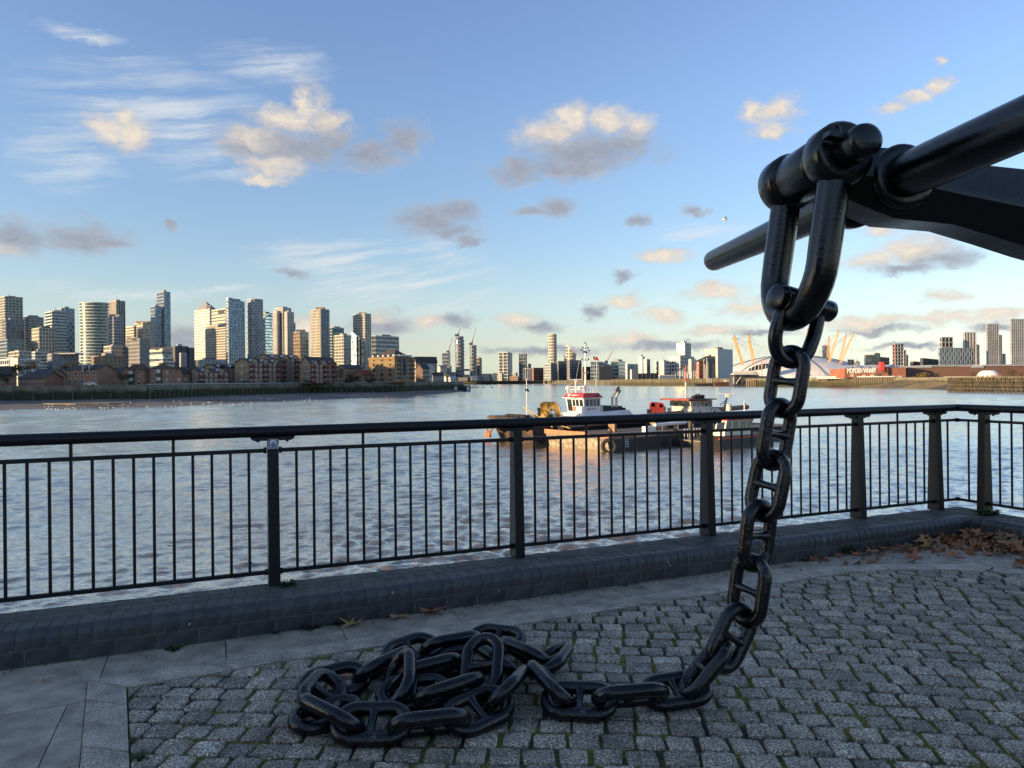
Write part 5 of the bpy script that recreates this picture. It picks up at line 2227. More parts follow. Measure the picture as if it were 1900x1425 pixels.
b.build('pyramid_roof', mat('grey_metal_roof', (.22, .22, .23), rough=.5, metal=.3), r_)
r_, g_ = tower('golden office tower topped by tall louvres beside the pyramid tower', 394, 420, 423, 572.5, 1960, C_CREAM, G_GOLD, 'b', 9, 6, bandk=.5)
fl = g_[5]
b = MB()
for k in range(9):
    fl.box(b, 6 + k * 4.0, 8.2 + k * 4.0, g_[7] - 12, g_[7] - 2, .6, 1.6)
b.build('louvre', C_DARK, r_, kind='stuff')
tower('setback stone block with columns below the louvred golden tower', 384, 419, 422, 601, 1880, C_CREAM, G_DARK, 'bv', 9, 5, bandk=.3, fink=.4)
tower('broad gridded gold block in front of the pyramid tower', 381.5, 419.5, 422.5, 607, 1700, C_CREAM, G_GREY, 'bv', 6, 5, bandk=.30, fink=.25, proud=.3)
r_, g_ = tower('blue glass tower with a sloping roof right of the gold blocks', 421, 425, 455, 557, 1560, C_BLUEG, G_BLUE, 'bv', 7, 5, fink=.14, alpha=30)
C, dl, ll, dr, lr, fl, fr_, z1 = g_
b = MB()
b.prism([C + Vector((0, 0, z1)), C + dr * lr + Vector((0, 0, z1)), C + dr * (lr * .1) + Vector((0, 0, z1 + 6.5)), C + Vector((0, 0, z1 + 6.0))], dl * ll)
b.build('sloping_crown', C_BLUEG, r_)
round_tower('round white tower with a chequered facade', 455.3, 483.6, 556, 1600, C_PALE, G_GREY, 6.0, 1.0, 40, .35, 1.0, chk=True, fins=26)
r_, g_ = tower('pale glass bank tower between the round and striped towers', 483, 493.5, 508, 581, 2060, C_CREAM, G_PALE, 'b', 9, 8, bandk=.3)
fr_ = g_[6]
text_mesh('sign_lettering', 'HSBC', 7.5, .2, C_DARK, face_matrix(fr_.at(fr_.L * .55, g_[7] - 7, 1.2), fr_.d), r_)
r_, g_ = tower('slender striped tower with a boxed crown', 510, 526, 541, 571, 1500, C_WHITE, G_DARK, 'bv', 5, 4.6, bandk=.2, fink=.40, proud=.7)
tower('left wing of the slender striped tower', 507.6, 515, 520, 579.5, 1496, C_WHITE, G_DARK, 'v', 5, 4, fink=.5)
tower('right wing of the slender striped tower', 529, 534, 546.3, 578.7, 1490, C_WHITE, G_DARK, 'bv', 5, 4, fink=.5)
tower('thin grey slab peeping out behind the slender striped tower', 540, 541, 549.2, 599.7, 1700, C_GREY, G_GREY, 'b', 8, 6)
tower('short bronze tower with a dark roof drum', 545.5, 557, 573, 616, 1400, C_CREAM, G_GOLD, 'bv', 7, 6, lmat=C_BROWN, caps=((550.5, 565, 611.5, C_DARK),))
tower('tall bronze and blue striped tower standing alone', 577.6, 596, 612, 573.8, 1450, C_GREY, G_BLUE, 'bv', 6, 4.6, bandk=.15, fink=.38, proud=.8, lmat=C_CREAM, caps=((587.5, 602, 570, C_BROWN),))
r_, g_ = tower('pale green glass bank tower behind the cream paired blocks', 612.6, 617, 639.2, 608, 1950, C_PALE, G_TEAL, 'b', 8, 6, bandk=.25)
fr_ = g_[6]
text_mesh('sign_lettering', 'BARCLAYS', 6.0, .2, mat('blue_sign', (.03, .09, .25), rough=.5), face_matrix(fr_.at(fr_.L * .42, g_[7] - 8, 1.2), fr_.d), r_)
tower('cream paired apartment block with a fine window grid', 620.5, 638, 652, 622, 1380, C_CREAM, G_GREY, 'bv', 6, 5, bandk=.25, fink=.25)
for nm_, pl_, pe_, pr_, t_, sl_ in (('pale mirrored wedge with a slanted black top', 652, 662, 670, 622, 8.5), ('lower mirrored wedge right of the slanted one', 662.5, 667, 677.5, 627, 4)):
    C, dl, ll, dr, lr, fl, fr_ = faces(pl_, pe_, pr_, 1300)
    rt = thing('glass_wedge', nm_, 'building', C)
    z1 = zof(pe_, t_, 1300)
    b = MB()
    q = [C, C + dr * lr, C + dr * lr + dl * ll, C + dl * ll]
    hi = [z1, z1 - sl_ * .45, z1 - sl_ * .45, z1 + sl_]
    hexa(b, [p + Vector((0, 0, ZL_)) for p in q], [p + Vector((0, 0, h)) for p, h in zip(q, hi)])
    b.build('glass_body', G_PALE, rt)
    b = MB()
    hexa(b, [p + Vector((0, 0, h + .05)) for p, h in zip(q, hi)], [p + Vector((0, 0, h + 1.0)) for p, h in zip(q, hi)])
    b.build('roof_slope', C_DARK, rt)
    b = MB()
    fr_.box(b, 0, min(5, lr * .35), ZL_, z1 - 2, .05, .4)
    b.build('dark_return', C_DARK, rt)
tower('tall cream gridded tower behind the mirrored wedges', 656.5, 678, 689.3, 582, 1480, C_CREAM, G_GREY, 'bv', 5.5, 4.6, bandk=.3, fink=.3, caps=((667, 679.5, 579.5, C_BROWN),))
tower('dark slab block with white horizontal bands at the end of the cluster', 690, 698, 741, 623, 1300, C_WHITE, G_DARK, 'b', 7.5, 8, bandk=.42, lmat=C_DARK)
# ---- lower buildings in front of the towers, left
tower('grey concrete flats with balconies behind the brick houses', 89, 97, 146, 657, 760, C_GREY, G_DARK, 'bv', 4.2, 5, bandk=.55, fink=.5, name='flats', cat='flats', caps=((100, 140, 654.5, C_PALE),))
tower('beige terraced block left of the grey concrete flats', 60, 66, 89, 653, 900, C_CREAM, G_GREY, 'b', 4.2, 6, name='flats', cat='flats', bandk=.4)
tower('pale stepped block at the foot of the far left towers', 17, 36, 60, 652, 1000, C_CREAM, G_GREY, 'bv', 5, 6, name='flats', cat='flats')
tower('low white building behind the autumn trees', -10, 18, 74, 667, 720, C_WHITE, G_GREY, 'bv', 5, 7, name='low_block', cat='building')
tower('small beige box building beside the low white building', 19, 33, 35, 665, 700, C_CREAM, C_CREAM, 'n', name='low_block', cat='building')
tower('brown and dark blue school block behind the brick houses', 170.6, 192, 233, 660.5, 780, C_BROWN, G_DARK, 'bv', 4.2, 5, bandk=.5, fink=.6, name='low_block', cat='building')
tower('pale brick block with a dark roof band under the twin glass tower', 279, 302, 322, 648, 860, C_CREAM, G_DARK, 'b', 8, 6, bandk=.6, name='low_block', cat='building', caps=((281, 317, 644.5, C_DARK),))
tower('white terraced flats with balconies left of the dark blue block', 297, 303, 322, 664, 620, C_WHITE, G_DARK, 'b', 3.4, 5, name='flats', cat='flats', bandk=.5)
tower('dark blue panelled block with a pale stair tower', 320, 326, 350, 643, 820, C_DARK, C_DARK, 'v', 6, 9, name='low_block', cat='building')
tower('dark blue narrow shaft right of the gap in the panelled block', 348, 351, 361, 646, 830, C_DARK, C_DARK, 'v', 6, 7, name='low_block', cat='building')
tower('grey stair tower with a yellow lit edge', 333, 336, 347.5, 656, 800, C_CREAM, C_GREY, 'n', name='low_block', cat='building')
tower('long low glass hall below the broad gridded gold block', 362, 372, 422, 668, 840, C_BLUEG, G_GREY, 'v', 6, 8, name='low_block', cat='building')

# ================================================================== middle of the skyline
def crane(label, base, mast_top, jib0, jib1, D, m=C_PALE):
    t = thing('tower_crane', label, 'crane', P(*base, D))
    w = D * .00105
    b = MB()
    b.tube([P(*base, D), P(*mast_top, D)], w, 4)
    b.build('mast', m, t)
    b = MB()
    b.tube([P(*jib0, D), P(*jib1, D)], [w * .95, w * .6], 4)
    b.build('jib', m, t)
    b = MB()
    b.cbox(P(*jib0, D), w * 4, w * 3, w * 3)
    b.build('counterweight', C_DARK, t)
    b = MB()
    ap = P(mast_top[0] + .5, mast_top[1] - 5, D)
    b.tube([P(*mast_top, D), ap], w * .5, 4)
    b.tube([ap, P(*jib1, D)], w * .18, 3)
    b.build('stay', C_GREY, t)
    return t
tower('leftmost of the three grey towers under the cranes', 820.7, 833.5, 836, 655, 1900, C_GREY, G_GREY, 'b', 10, 6, alpha=12)
tower('narrow grey annexe right of the leftmost crane tower', 834, 835, 838, 680, 1890, C_GREY, G_GREY, 'b', 9, 5)
round_tower('tallest rounded grey tower under construction between two cranes', 844, 861.8, 626, 1900, C_GREY, G_GREY, 9.5, .8, 24, .32, 1.2, taper=lambda k: 1.0 if k < .95 else 1.0 - (k - .95) * 2.5)
round_tower('right-hand rounded grey tower linked by a bridge to the tallest one', 871, 885, 642.5, 1900, C_GREY, G_GREY, 9.5, .8, 24, .32, 1.2)
tower('shorter brownish grey tower behind the linked towers', 884, 890, 894.2, 664.5, 1980, C_BROWN, G_GREY, 'b', 9, 6)
t = thing('sky_bridge', 'dark bridge joining two of the grey crane towers', 'bridge', P(866, 687, 1905))
b = MB()
b.box(P(861, 688.2, 1910), P(872, 688.2, 1910) - P(861, 688.2, 1910), Vector((0, 12, 0)), (0, 0, 5))
b.build('deck', C_DARK, t)
crane('crane rising over the leftmost grey tower', (833, 658), (832.5, 647), (831, 652.5), (838.5, 627), 1910)
crane('crane on the roof of the tallest rounded tower', (850.8, 628), (850.5, 617), (847, 622), (857.4, 601.5), 1910)
crane('crane leaning over the right-hand rounded tower', (876.2, 644), (876, 634.5), (873.4, 638), (882.3, 609), 1910)
crane('thin distant crane beside the slanted elliptical tower', (1048.6, 672), (1048.6, 668), (1049.5, 668), (1045.2, 659), 1500, C_GREY)
crane('crane boom behind the dark panelled building', (1126, 674), (1126, 670), (1125, 671), (1138.6, 647.6), 1300)
tower('white edged dark tower left of the boats', 926, 941.8, 950.3, 654, 1500, C_WHITE, G_DARK, 'bv', 7, 9, alpha=15, bandk=.2, fink=.2, caps=((930, 945, 652.8, C_GREY),))
tower('small gridded tower with a dark crown right of the white edged tower', 963, 976, 977.5, 656.5, 1600, C_GREY, G_GREY, 'bv', 8, 5, alpha=10, caps=((965, 976, 656, C_DARK),))
tower('white slatted block at the foot of the small gridded tower', 970.6, 984, 986, 684, 1350, C_WHITE, G_GREY, 'v', 6, 4, alpha=8)
tower('thin pale tower right of the small gridded tower', 980, 981, 985.6, 675.5, 1450, C_PALE, G_GREY, 'b', 8, 5)
tower('red brick flats with white balconies on the far bank', 987, 990, 1009, 683, 1300, C_RED, G_GREY, 'bv', 5, 6, name='flats', cat='flats')
round_tower('tall rounded pale tower with scalloped balconies', 1018, 1034, 622, 1450, C_CREAM, G_GREY, 6, .9, 24, .45, 1.4, fins=14)
tower('grey block at the foot of the tall rounded pale tower', 1009, 1022, 1033.5, 675, 1280, C_PALE, G_GREY, 'bv', 5, 5)
tower('long grey glazed block left of the slanted elliptical tower', 1032, 1036, 1053, 670.5, 1320, C_GREY, G_GREY, 'v', 6, 5)
# slanted elliptical tower
D_ = 1400
t = thing('tower', 'elliptical glass tower cut off by a steep slanted roof', 'tower', xy(1061, D_))
p0, p1 = xy(1052, D_), xy(1069.8, D_)
c = (p0 + p1) / 2 + Vector((0, 8, 0))
R_ = (p1 - p0).length / 2
n = 28
lo, hi = [], []
for i in range(n):
    a = 2 * pi * i / n
    x = R_ * cos(a)
    y = R_ * .8 * sin(a)
    k = (x / R_ + 1) / 2
    lo.append(c + Vector((x, y, ZL_)))
    hi.append(c + Vector((x, y, zof(1061, 640.6 + (659 - 640.6) * k - 2.0 * sin(k * pi), D_))))
b = MB()
b.add(lo + hi, [(i, (i + 1) % n, n + (i + 1) % n, n + i) for i in range(n)])
b.build('body', G_GOLD, t, smooth=40)
b = MB()
cc = sum(hi, Vector((0, 0, 0))) / n
b.add([cc + (p - cc) * .86 + Vector((0, 0, .4)) for p in hi], [tuple(range(n))])
b.build('glass_roof', G_BLUE, t)
b = MB()
b.tube(hi, 1.3, 6, closed=True)
b.build('roof_rim', C_WHITE, t, smooth=60)
b = MB()
for k in range(1, 12):
    z = ZL_ + k * 6.0
    q = [p * 1.0 for p in lo]
    for i in range(n):
        j = (i + 1) % n
        if z < min(hi[i].z, hi[j].z) - 1:
            o_ = (lo[i] + lo[j]) / 2 - c
            o_.z = 0
            o_.normalize()
            b.add([Vector((lo[i].x, lo[i].y, z)) + o_ * .5, Vector((lo[j].x, lo[j].y, z)) + o_ * .5, Vector((lo[j].x, lo[j].y, z + 2)) + o_ * .5, Vector((lo[i].x, lo[i].y, z + 2)) + o_ * .5], [(0, 1, 2, 3)])
b.build('floor_band', C_CREAM, t, kind='stuff')
tower('broad dark apartment block under the slanted elliptical tower', 1052.5, 1057, 1079, 668.5, 1260, C_GREY, G_DARK, 'bv', 5, 5, fink=.4)
tower('low brown and white flats behind the white boat mast', 1079, 1082, 1096, 681, 1240, C_BROWN, G_DARK, 'bv', 5, 6, name='flats', cat='flats')
r_, g_ = tower('dark office block with one huge blank charcoal panel', 1096, 1110, 1137, 671, 1180, C_BLUEG, G_DARK, 'bv', 6, 6, alpha=12)
fr_ = g_[5]
tower('blank charcoal box in front of the dark office block', 1110, 1112, 1137, 681, 1150, C_DARK, C_DARK, 'n', alpha=75, name='low_block', cat='building')
tower('blue glazed block with pale end wall right of the charcoal box', 1134, 1148, 1160, 670, 1200, C_BLUEG, G_TEAL, 'b', 6.5, 7, alpha=20, name='office_block', cat='building', bandk=.4)
tower('pale blue-grey offices left of the stepped tower block', 1160.6, 1164, 1184.6, 676, 1180, C_BLUEG, G_BLUE, 'bv', 6, 7, name='office_block', cat='building')
tower('stepped tower block of pale blue and brown slabs', 1184.6, 1192, 1196, 662.5, 1160, C_BLUEG, C_BLUEG, 'v', 6, 6)
tower('lower right half of the stepped slab tower block', 1194, 1200, 1206, 667, 1150, C_BLUEG, G_GREY, 'v', 6, 5)
tower('cylindrical-looking tan store on the far quay', 1169, 1172, 1182, 686.5, 1050, C_CREAM, C_CREAM, 'n', name='store', cat='building')
tower('small dark tower with a white edge left of the white gridded block', 1215, 1218, 1224, 671, 1150, C_WHITE, G_DARK, 'b', 7, 6)
tower('left wing of the white gridded block', 1223, 1232, 1242, 670, 1050, C_WHITE, G_GREY, 'bv', 5.6, 4.6, bandk=.4, fink=.4, name='office_block', cat='building')
tower('white gridded block with square windows on the far quay', 1241, 1262, 1288, 661.6, 1060, C_WHITE, G_GREY, 'bv', 5.6, 4.6, bandk=.4, fink=.4, name='office_block', cat='building')
r_, g_ = tower('golden-topped tower rising from the white gridded block', 1258.7, 1271, 1282, 637, 1090, C_WHITE, G_GOLD, 'bv', 5.6, 4.6, bandk=.4, fink=.35)
b = MB()
for i in range(3):
    for j in range(3):
        g_[5].box(b, .5 + i * 4.2, 4.0 + i * 4.2, g_[7] - 11 + j * 3.6, g_[7] - 8 + j * 3.6, .5, 1.0)
b.build('gold_panel', mat('gold_cladding', (.85, .62, .20), rough=.25, metal=.8), r_, kind='stuff')
tower('pale blue silo block left of the red brick shed', 1277.5, 1283, 1292, 667, 900, C_PALE, C_PALE, 'n', name='silo', cat='silo')
tower('red brick warehouse beside the tall grey shed', 1292, 1297, 1309, 669, 920, C_RED, G_DARK, 'bv', 6, 5, bandk=.5, fink=.5, name='warehouse', cat='warehouse')
r_, g_ = tower('tall windowless grey shed by the river bend', 1308, 1332, 1360, 648, 880, C_CREAM, mat('grey_ribbed_sheet', (.40, .43, .47), rough=.5, var=.05, vscale=.2), 'n', name='shed', cat='shed')
b = MB()
fl = g_[5]
fl.box(b, .0, fl.L, ZL_, g_[7], .05, .12)
b.build('cream_side', C_CREAM, r_)
b = MB()
fl.box(b, fl.L - 11, fl.L - 3, g_[7] - 9, g_[7] - 3.5, .15, .3)
sg = b.build('sign_board', C_WHITE, r_)
b = MB()
for k, (x0, x1, z0_, z1_) in enumerate(((1, 2, .8, 2), (1, 2, 2.6, 3.8), (3.2, 3.8, 1.2, 3.4), (4.2, 4.8, 1.2, 3.4), (5.2, 6.6, 1.2, 3.4))):
    fl.box(b, fl.L - 3 - x1, fl.L - 3 - x0, g_[7] - 9 + z0_, g_[7] - 9 + z1_, .31, .36)
b.build('sign_lettering', C_DARK, sg, kind='stuff')
tower('darker olive shed standing before the tall grey shed', 1305, 1309, 1328, 662, 850, mat('olive_sheet', (.17, .165, .14), rough=.6), mat('olive_sheet', (.17, .165, .14)), 'n', name='shed', cat='shed', alpha=70)
tower('dark doorway block at the foot of the olive shed', 1313, 1315, 1321, 673, 840, C_DARK, C_DARK, 'n', name='shed', cat='shed', alpha=70)
t = thing('conveyor', 'dark inclined conveyor in front of the white gridded block', 'conveyor', P(1246, 697, 870))
b = MB()
p, q = P(1245.7, 696, 870), P(1277, 677, 870)
b.box(p, q - p, Vector((0, 4, 0)), (0, 0, 1.6))
b.build('belt_gallery', C_DARK, t)
for k in (.25, .5, .75, .98):
    b = MB()
    x_ = p.lerp(q, k)
    b.tube([Vector((x_.x, x_.y, ZL_)), x_], .35, 5)
    b.build('leg', C_PALE, t)
t = thing('conveyor', 'inclined conveyor climbing to the roof of the olive shed', 'conveyor', P(1293, 672, 845))
b = MB()
p, q = P(1292, 672.5, 845), P(1319, 661.5, 845)
b.box(p, q - p, Vector((0, 3, 0)), (0, 0, 2.2))
b.build('belt_gallery', C_DARK, t)
b = MB()
b.tube([P(1310.5, 702, 842), P(1312, 664, 842)], .7, 6)
b.tube([P(1313, 702, 842), P(1312, 664, 842)], .7, 6)
b.build('leg', C_PALE, t)
t = thing('gantry', 'pale steel trestles on the quay below the dark conveyor', 'gantry', P(1265, 703, 860))
b = MB()
for k in range(9):
    x_ = 1258 + k * 4.2
    b.tube([P(x_, 704, 860), P(x_, 690 - (k % 3) * 2, 860)], .3, 4)
    if k % 2:
        b.tube([P(x_, 703, 860), P(x_ + 4.2, 691, 860)], .2, 4)
b.tube([P(1257, 692, 860), P(1293, 690, 860)], .4, 4)
b.tube([P(1257, 697, 860), P(1293, 696, 860)], .3, 4)
b.build('steel_frame', C_WHITE, t)
tower('long low white shed on the quay left of the trestles', 1222, 1224, 1252, 697, 850, C_WHITE, C_BLUEG, 'b', 4, 8, name='shed', cat='shed', alpha=75)
tower('dark low storage shed on the far quay', 1182, 1184, 1222, 694, 900, C_DARK, C_DARK, 'v', 4, 6, name='shed', cat='shed', alpha=75)

# ================================================================== dome and right-hand skyline
M_DOME = mat('white_fabric_roof', (.68, .67, .66), rough=.55)
M_MASTY = mat('yellow_mast_paint', (.62, .34, .075), rough=.6)
D_ = 1400
dome = thing('arena_dome', 'huge white fabric dome hung from a ring of yellow masts', 'dome', xy(1466, D_ + 170))
dc = xy(1466, D_ + 165)
RD, HD = 172.0, 46.0
nseg, nr = 48, 10
vs, fs = [], []
for j in range(nr + 1):
    rr_ = j / nr
    for i in range(nseg):
        a = 2 * pi * i / nseg
        sag = .55 * (i % 4 == 0) * rr_
        z = ZL_ + HD * (1 - rr_ ** 2) ** .85 + 3 + sag if rr_ < 1 else ZL_
        vs.append(dc + Vector((RD * rr_ * cos(a), RD * rr_ * sin(a), z)))
for j in range(nr):
    for i in range(nseg):
        fs.append((j * nseg + i, (j + 1) * nseg + i, (j + 1) * nseg + (i + 1) % nseg, j * nseg + (i + 1) % nseg))
b = MB()
b.add(vs, fs)
b.build('fabric_roof', M_DOME, dome, smooth=30)
def dz(x, y):
    r2 = ((x - dc.x) ** 2 + (y - dc.y) ** 2) / RD ** 2
    return ZL_ + 3 + HD * max(0, 1 - r2) ** .85
b = MB()
for i in range(0, nseg, 4):
    a = 2 * pi * i / nseg + .02
    ps = [dc + Vector((RD * k / 12 * cos(a), RD * k / 12 * sin(a), 0)) for k in range(13)]
    for p in ps:
        p.z = dz(p.x, p.y) + 1.0
    b.tube(ps, .7, 4)
b.build('seam_cable', C_DARK, dome, kind='stuff')
# entrance opening under a swept canopy
b = MB()
q = [P(1386, 687.5, D_ - 10), P(1391, 683, D_ - 10), P(1402, 678.5, D_ - 10), P(1418, 675.5, D_ - 10), P(1434, 674.5, D_ - 10), P(1430, 682, D_ - 10), P(1412, 686, D_ - 10), P(1396, 688, D_ - 10)]
b.prism(q, (0, 8, 0))
b.build('entrance_glazing', G_DARK, dome)
b = MB()
b.tube([P(1386, 688.5, D_ - 12), P(1390, 683, D_ - 12), P(1402, 677.5, D_ - 12), P(1418, 674.3, D_ - 12), P(1436, 673.3, D_ - 12)], 1.5, 6)
b.build('canopy_rim', M_DOME, dome, smooth=60)
b = MB()
for k in range(6):
    x_ = 1394 + k * 6.5
    b.tube([P(x_, 687, D_ - 13), P(x_ + 1, 677, D_ - 13)], .4, 4)
b.build('glazing_bar', M_DOME, dome, kind='stuff')
b = MB()
b.prism([P(1362, 689, D_ - 16), P(1400, 688.5, D_ - 16), P(1404, 693, D_ - 16), P(1361, 693, D_ - 16)], (0, 14, 0))
b.build('entrance_lobby', C_WHITE, dome)
MASTS = [((1377.7, 677), (1359.3, 625)), ((1379.2, 675.8), (1363.4, 628)), ((1397.6, 674.6), (1385, 622)), ((1401.7, 671), (1392.8, 628.7)), ((1538.4, 672), (1550, 617.6)), ((1535.6, 668.5), (1542.6, 625.3)), ((1558.8, 675), (1578.4, 619.8)), ((1556.5, 675), (1574, 622)),
         ((1440, 668), (1436, 615)), ((1490, 667), (1494, 614))]
for i, (bp_, tp_) in enumerate(MASTS):
    Dm = D_ + (20, 150, 40, 230, 30, 200, 60, 190, 30, 40)[i]
    p0, p1 = P(*bp_, Dm), P(*tp_, Dm)
    p1.y += (-12 if Dm < D_ + 100 else 12)
    ax_ = (p1 - p0).normalized()
    s1 = ax_.cross(Vector((0, 1, 0))).normalized()
    s2 = ax_.cross(s1)
    b = MB()
    nst = 14
    wd = lambda k: 3.0 * (1 - abs(k - .35) * .55)
    legs = []
    for (ca, cb2) in ((1, 1), (1, -1), (-1, -1), (-1, 1)):
        pts = [p0 + (p1 - p0) * k / nst + (s1 * ca + s2 * cb2) * wd(k / nst) * .62 for k in range(nst + 1)]
        legs.append(pts)
        b.tube(pts, .40, 4)
    for k in range(nst):
        for a_, c_ in ((0, 1), (1, 2), (2, 3), (3, 0)):
            b.tube([legs[a_][k], legs[c_][k + 1]], .2, 3, caps=False)
    o = b.build('lattice_mast', M_MASTY, dome)
    b = MB()
    b.tube([p1, p1 + ax_ * 5], [1.5, .5], 5)
    b.build('mast_tip', C_BROWN, o)
    b = MB()
    for k in range(4):
        a = atan2(p0.y - dc.y, p0.x - dc.x) + (-.5, -.2, .2, .5)[k]
        e = dc + Vector((RD * .98 * cos(a), RD * .98 * sin(a), 2))
        b.tube([p1 - ax_ * 2, e], .16, 3, caps=False)
        e2 = dc + Vector((RD * .35 * cos(a), RD * .35 * sin(a), 0))
        e2.z = dz(e2.x, e2.y)
        b.tube([p1 - ax_ * 2, e2], .16, 3, caps=False)
    b.build('cable', C_PALE, o)
t = thing('lattice_pole', 'thin orange lattice pole in front of the dome entrance', 'pole', P(1414, 699, 1300))
b = MB()
b.tube([P(1414, 700, 1300), P(1413, 666, 1300)], .8, 4)
b.build('pole', mat('orange_pole', (.55, .22, .10), rough=.7), t)

tower('pink-brown tower behind the dome masts', 1526, 1538.5, 1540, 641.5, 1750, C_RED, G_GREY, 'bv', 8, 6, alpha=10, lmat=mat('pinkish_brick', (.36, .22, .18), rough=.9))
tower('red terraced flats poking out beside the dome', 1500, 1512, 1526, 664, 1700, C_RED, G_GREY, 'b', 6, 6, name='flats', cat='flats')
tower('small dark cube block right of the dome', 1573, 1583.5, 1585, 667.5, 1450, C_PALE, G_DARK, 'bv', 7, 7, alpha=12)
tower('low red and white flats behind the small dark cube block', 1584, 1590, 1596, 672, 1480, C_RED, G_GREY, 'b', 6, 6, name='flats', cat='flats')
tower('orange-brown flats left of the slim gridded block', 1604, 1619, 1622.5, 659.5, 1300, C_BROWN, G_DARK, 'bv', 7, 7, name='flats', cat='flats', alpha=20)
tower('slim pale gridded block between two brown flats', 1622.6, 1632, 1633.7, 655.5, 1280, C_PALE, G_DARK, 'bv', 7, 6, alpha=14)
tower('dark brown flats right of the slim gridded block', 1632, 1634, 1650, 663, 1310, C_BROWN, G_DARK, 'bv', 7, 7, name='flats', cat='flats')
tower('balconied tower standing alone over the brick wharf shed', 1657, 1661, 1677, 638.5, 1150, C_PALE, G_DARK, 'bv', 6, 5, alpha=75, lmat=C_RED, caps=((1660, 1676, 638, C_DARK),))
tower('shorter stepped half of the balconied tower', 1676, 1677, 1681.5, 650, 1152, C_PALE, G_DARK, 'bv', 6, 5, alpha=75)
tower('lowest stepped part of the balconied tower', 1681, 1681.5, 1685, 659, 1154, C_PALE, G_DARK, 'bv', 6, 4, alpha=75)
tower('small clustered flats right of the balconied tower', 1689, 1694, 1707, 671, 1350, C_BROWN, G_GREY, 'bv', 5, 5, name='flats', cat='flats')
tower('low black arena-like block left of the dark patterned block', 1707.7, 1712, 1742.5, 665, 1300, C_DARK, G_DARK, 'v', 5, 6, name='low_block', cat='building')
tower('upper tower with cream floors behind the dark patterned block', 1745, 1748, 1768.5, 626, 1180, C_PALE, G_DARK, 'bv', 8, 7, alpha=75)
tower('wide dark patterned apartment block on the right', 1742, 1744, 1807, 646, 1120, C_BLUEG, G_DARK, 'bvc', 6, 4.5, alpha=76, proud=.5)
tower('striped tower with a sloping flank right of the dark patterned block', 1788, 1790, 1811.6, 617, 1200, C_WHITE, G_DARK, 'bv', 7, 6, alpha=76, bandk=.2, fink=.45)
tower('lower flank of the striped tower', 1811, 1811.6, 1817.5, 640, 1205, C_PALE, G_GREY, 'bv', 7, 5, alpha=70)
tower('left one of the two tall concrete towers at the right edge', 1831, 1832.5, 1853.5, 601.8, 1150, C_PALE, G_GREY, 'bv', 5, 4, alpha=76, bandk=.45, fink=.4)
tower('upper flank of the left tall concrete tower', 1853, 1853.5, 1859.5, 622, 1155, C_PALE, G_GREY, 'bv', 5, 4, alpha=70, bandk=.45)
tower('lower flank of the left tall concrete tower', 1859, 1859.5, 1866, 657, 1158, C_PALE, G_GREY, 'bv', 5, 4, alpha=70, bandk=.45)
tower('right one of the two tall concrete towers, cut by the picture edge', 1875.7, 1877, 1908, 592.5, 1100, C_PALE, G_GREY, 'bv', 5, 4, alpha=76, bandk=.45, fink=.4)

# ================================================================== banks and walls
M_MUD = mat('river_mud', (.10, .088, .08), rough=.85, spec=.25, col2=(.19, .17, .155), vscale=.09, bump=.5, bscale=.8, thresh=(.40, .62))
M_SHING = mat('pale_shingle', (.20, .17, .13), rough=.9, var=.35, vscale=.35, bump=.6, bscale=2)
M_LAND = mat('bank_ground', (.10, .10, .075), rough=.95, var=.3, vscale=.05)
def weedy_wall(name, top_c, low_c, zsplit, wide):
    m = mat(name, top_c, rough=.9, var=.3, vscale=.35, bump=.5, bscale=2, stretch=(1, 1, .35))
    N, Lk = m.node_tree.nodes, m.node_tree.links
    b_ = N['Principled BSDF']
    src = b_.inputs['Base Color'].links[0].from_socket
    tc = N.new('ShaderNodeTexCoord')
    sp = N.new('ShaderNodeSeparateXYZ')
    Lk.new(tc.outputs['Object'], sp.inputs[0])
    nz = N.new('ShaderNodeTexNoise')
    nz.inputs['Scale'].default_value = .25
    nz.inputs['Detail'].default_value = 5
    Lk.new(tc.outputs['Object'], nz.inputs['Vector'])
    ma = N.new('ShaderNodeMath')
    ma.operation = 'MULTIPLY_ADD'
    Lk.new(nz.outputs[0], ma.inputs[0])
    ma.inputs[1].default_value = 3.0
    Lk.new(sp.outputs[2], ma.inputs[2])
    mr_ = N.new('ShaderNodeMapRange')
    mr_.inputs[1].default_value = zsplit + 1.5 - wide
    mr_.inputs[2].default_value = zsplit + 1.5 + wide
    Lk.new(ma.outputs[0], mr_.inputs[0])
    mx = N.new('ShaderNodeMix')
    mx.data_type = 'RGBA'
    mx.inputs[6].default_value = (*low_c, 1)
    Lk.new(mr_.outputs[0], mx.inputs[0])
    Lk.new(src, mx.inputs[7])
    Lk.new(mx.outputs[2], b_.inputs['Base Color'])
    return m
M_RWALL = weedy_wall('weedy_river_wall', (.16, .15, .11), (.028, .034, .018), -1.9, .7)
M_RWALL2 = weedy_wall('tan_river_wall', (.10, .09, .062), (.05, .05, .025), -3.2, .6)
M_PILE = mat('timber_pile', (.13, .115, .08), rough=.95, col2=(.05, .05, .035), vscale=.5)
M_TIMB = mat('pale_timber', (.105, .088, .062), rough=.95, col2=(.05, .044, .03), vscale=.4)

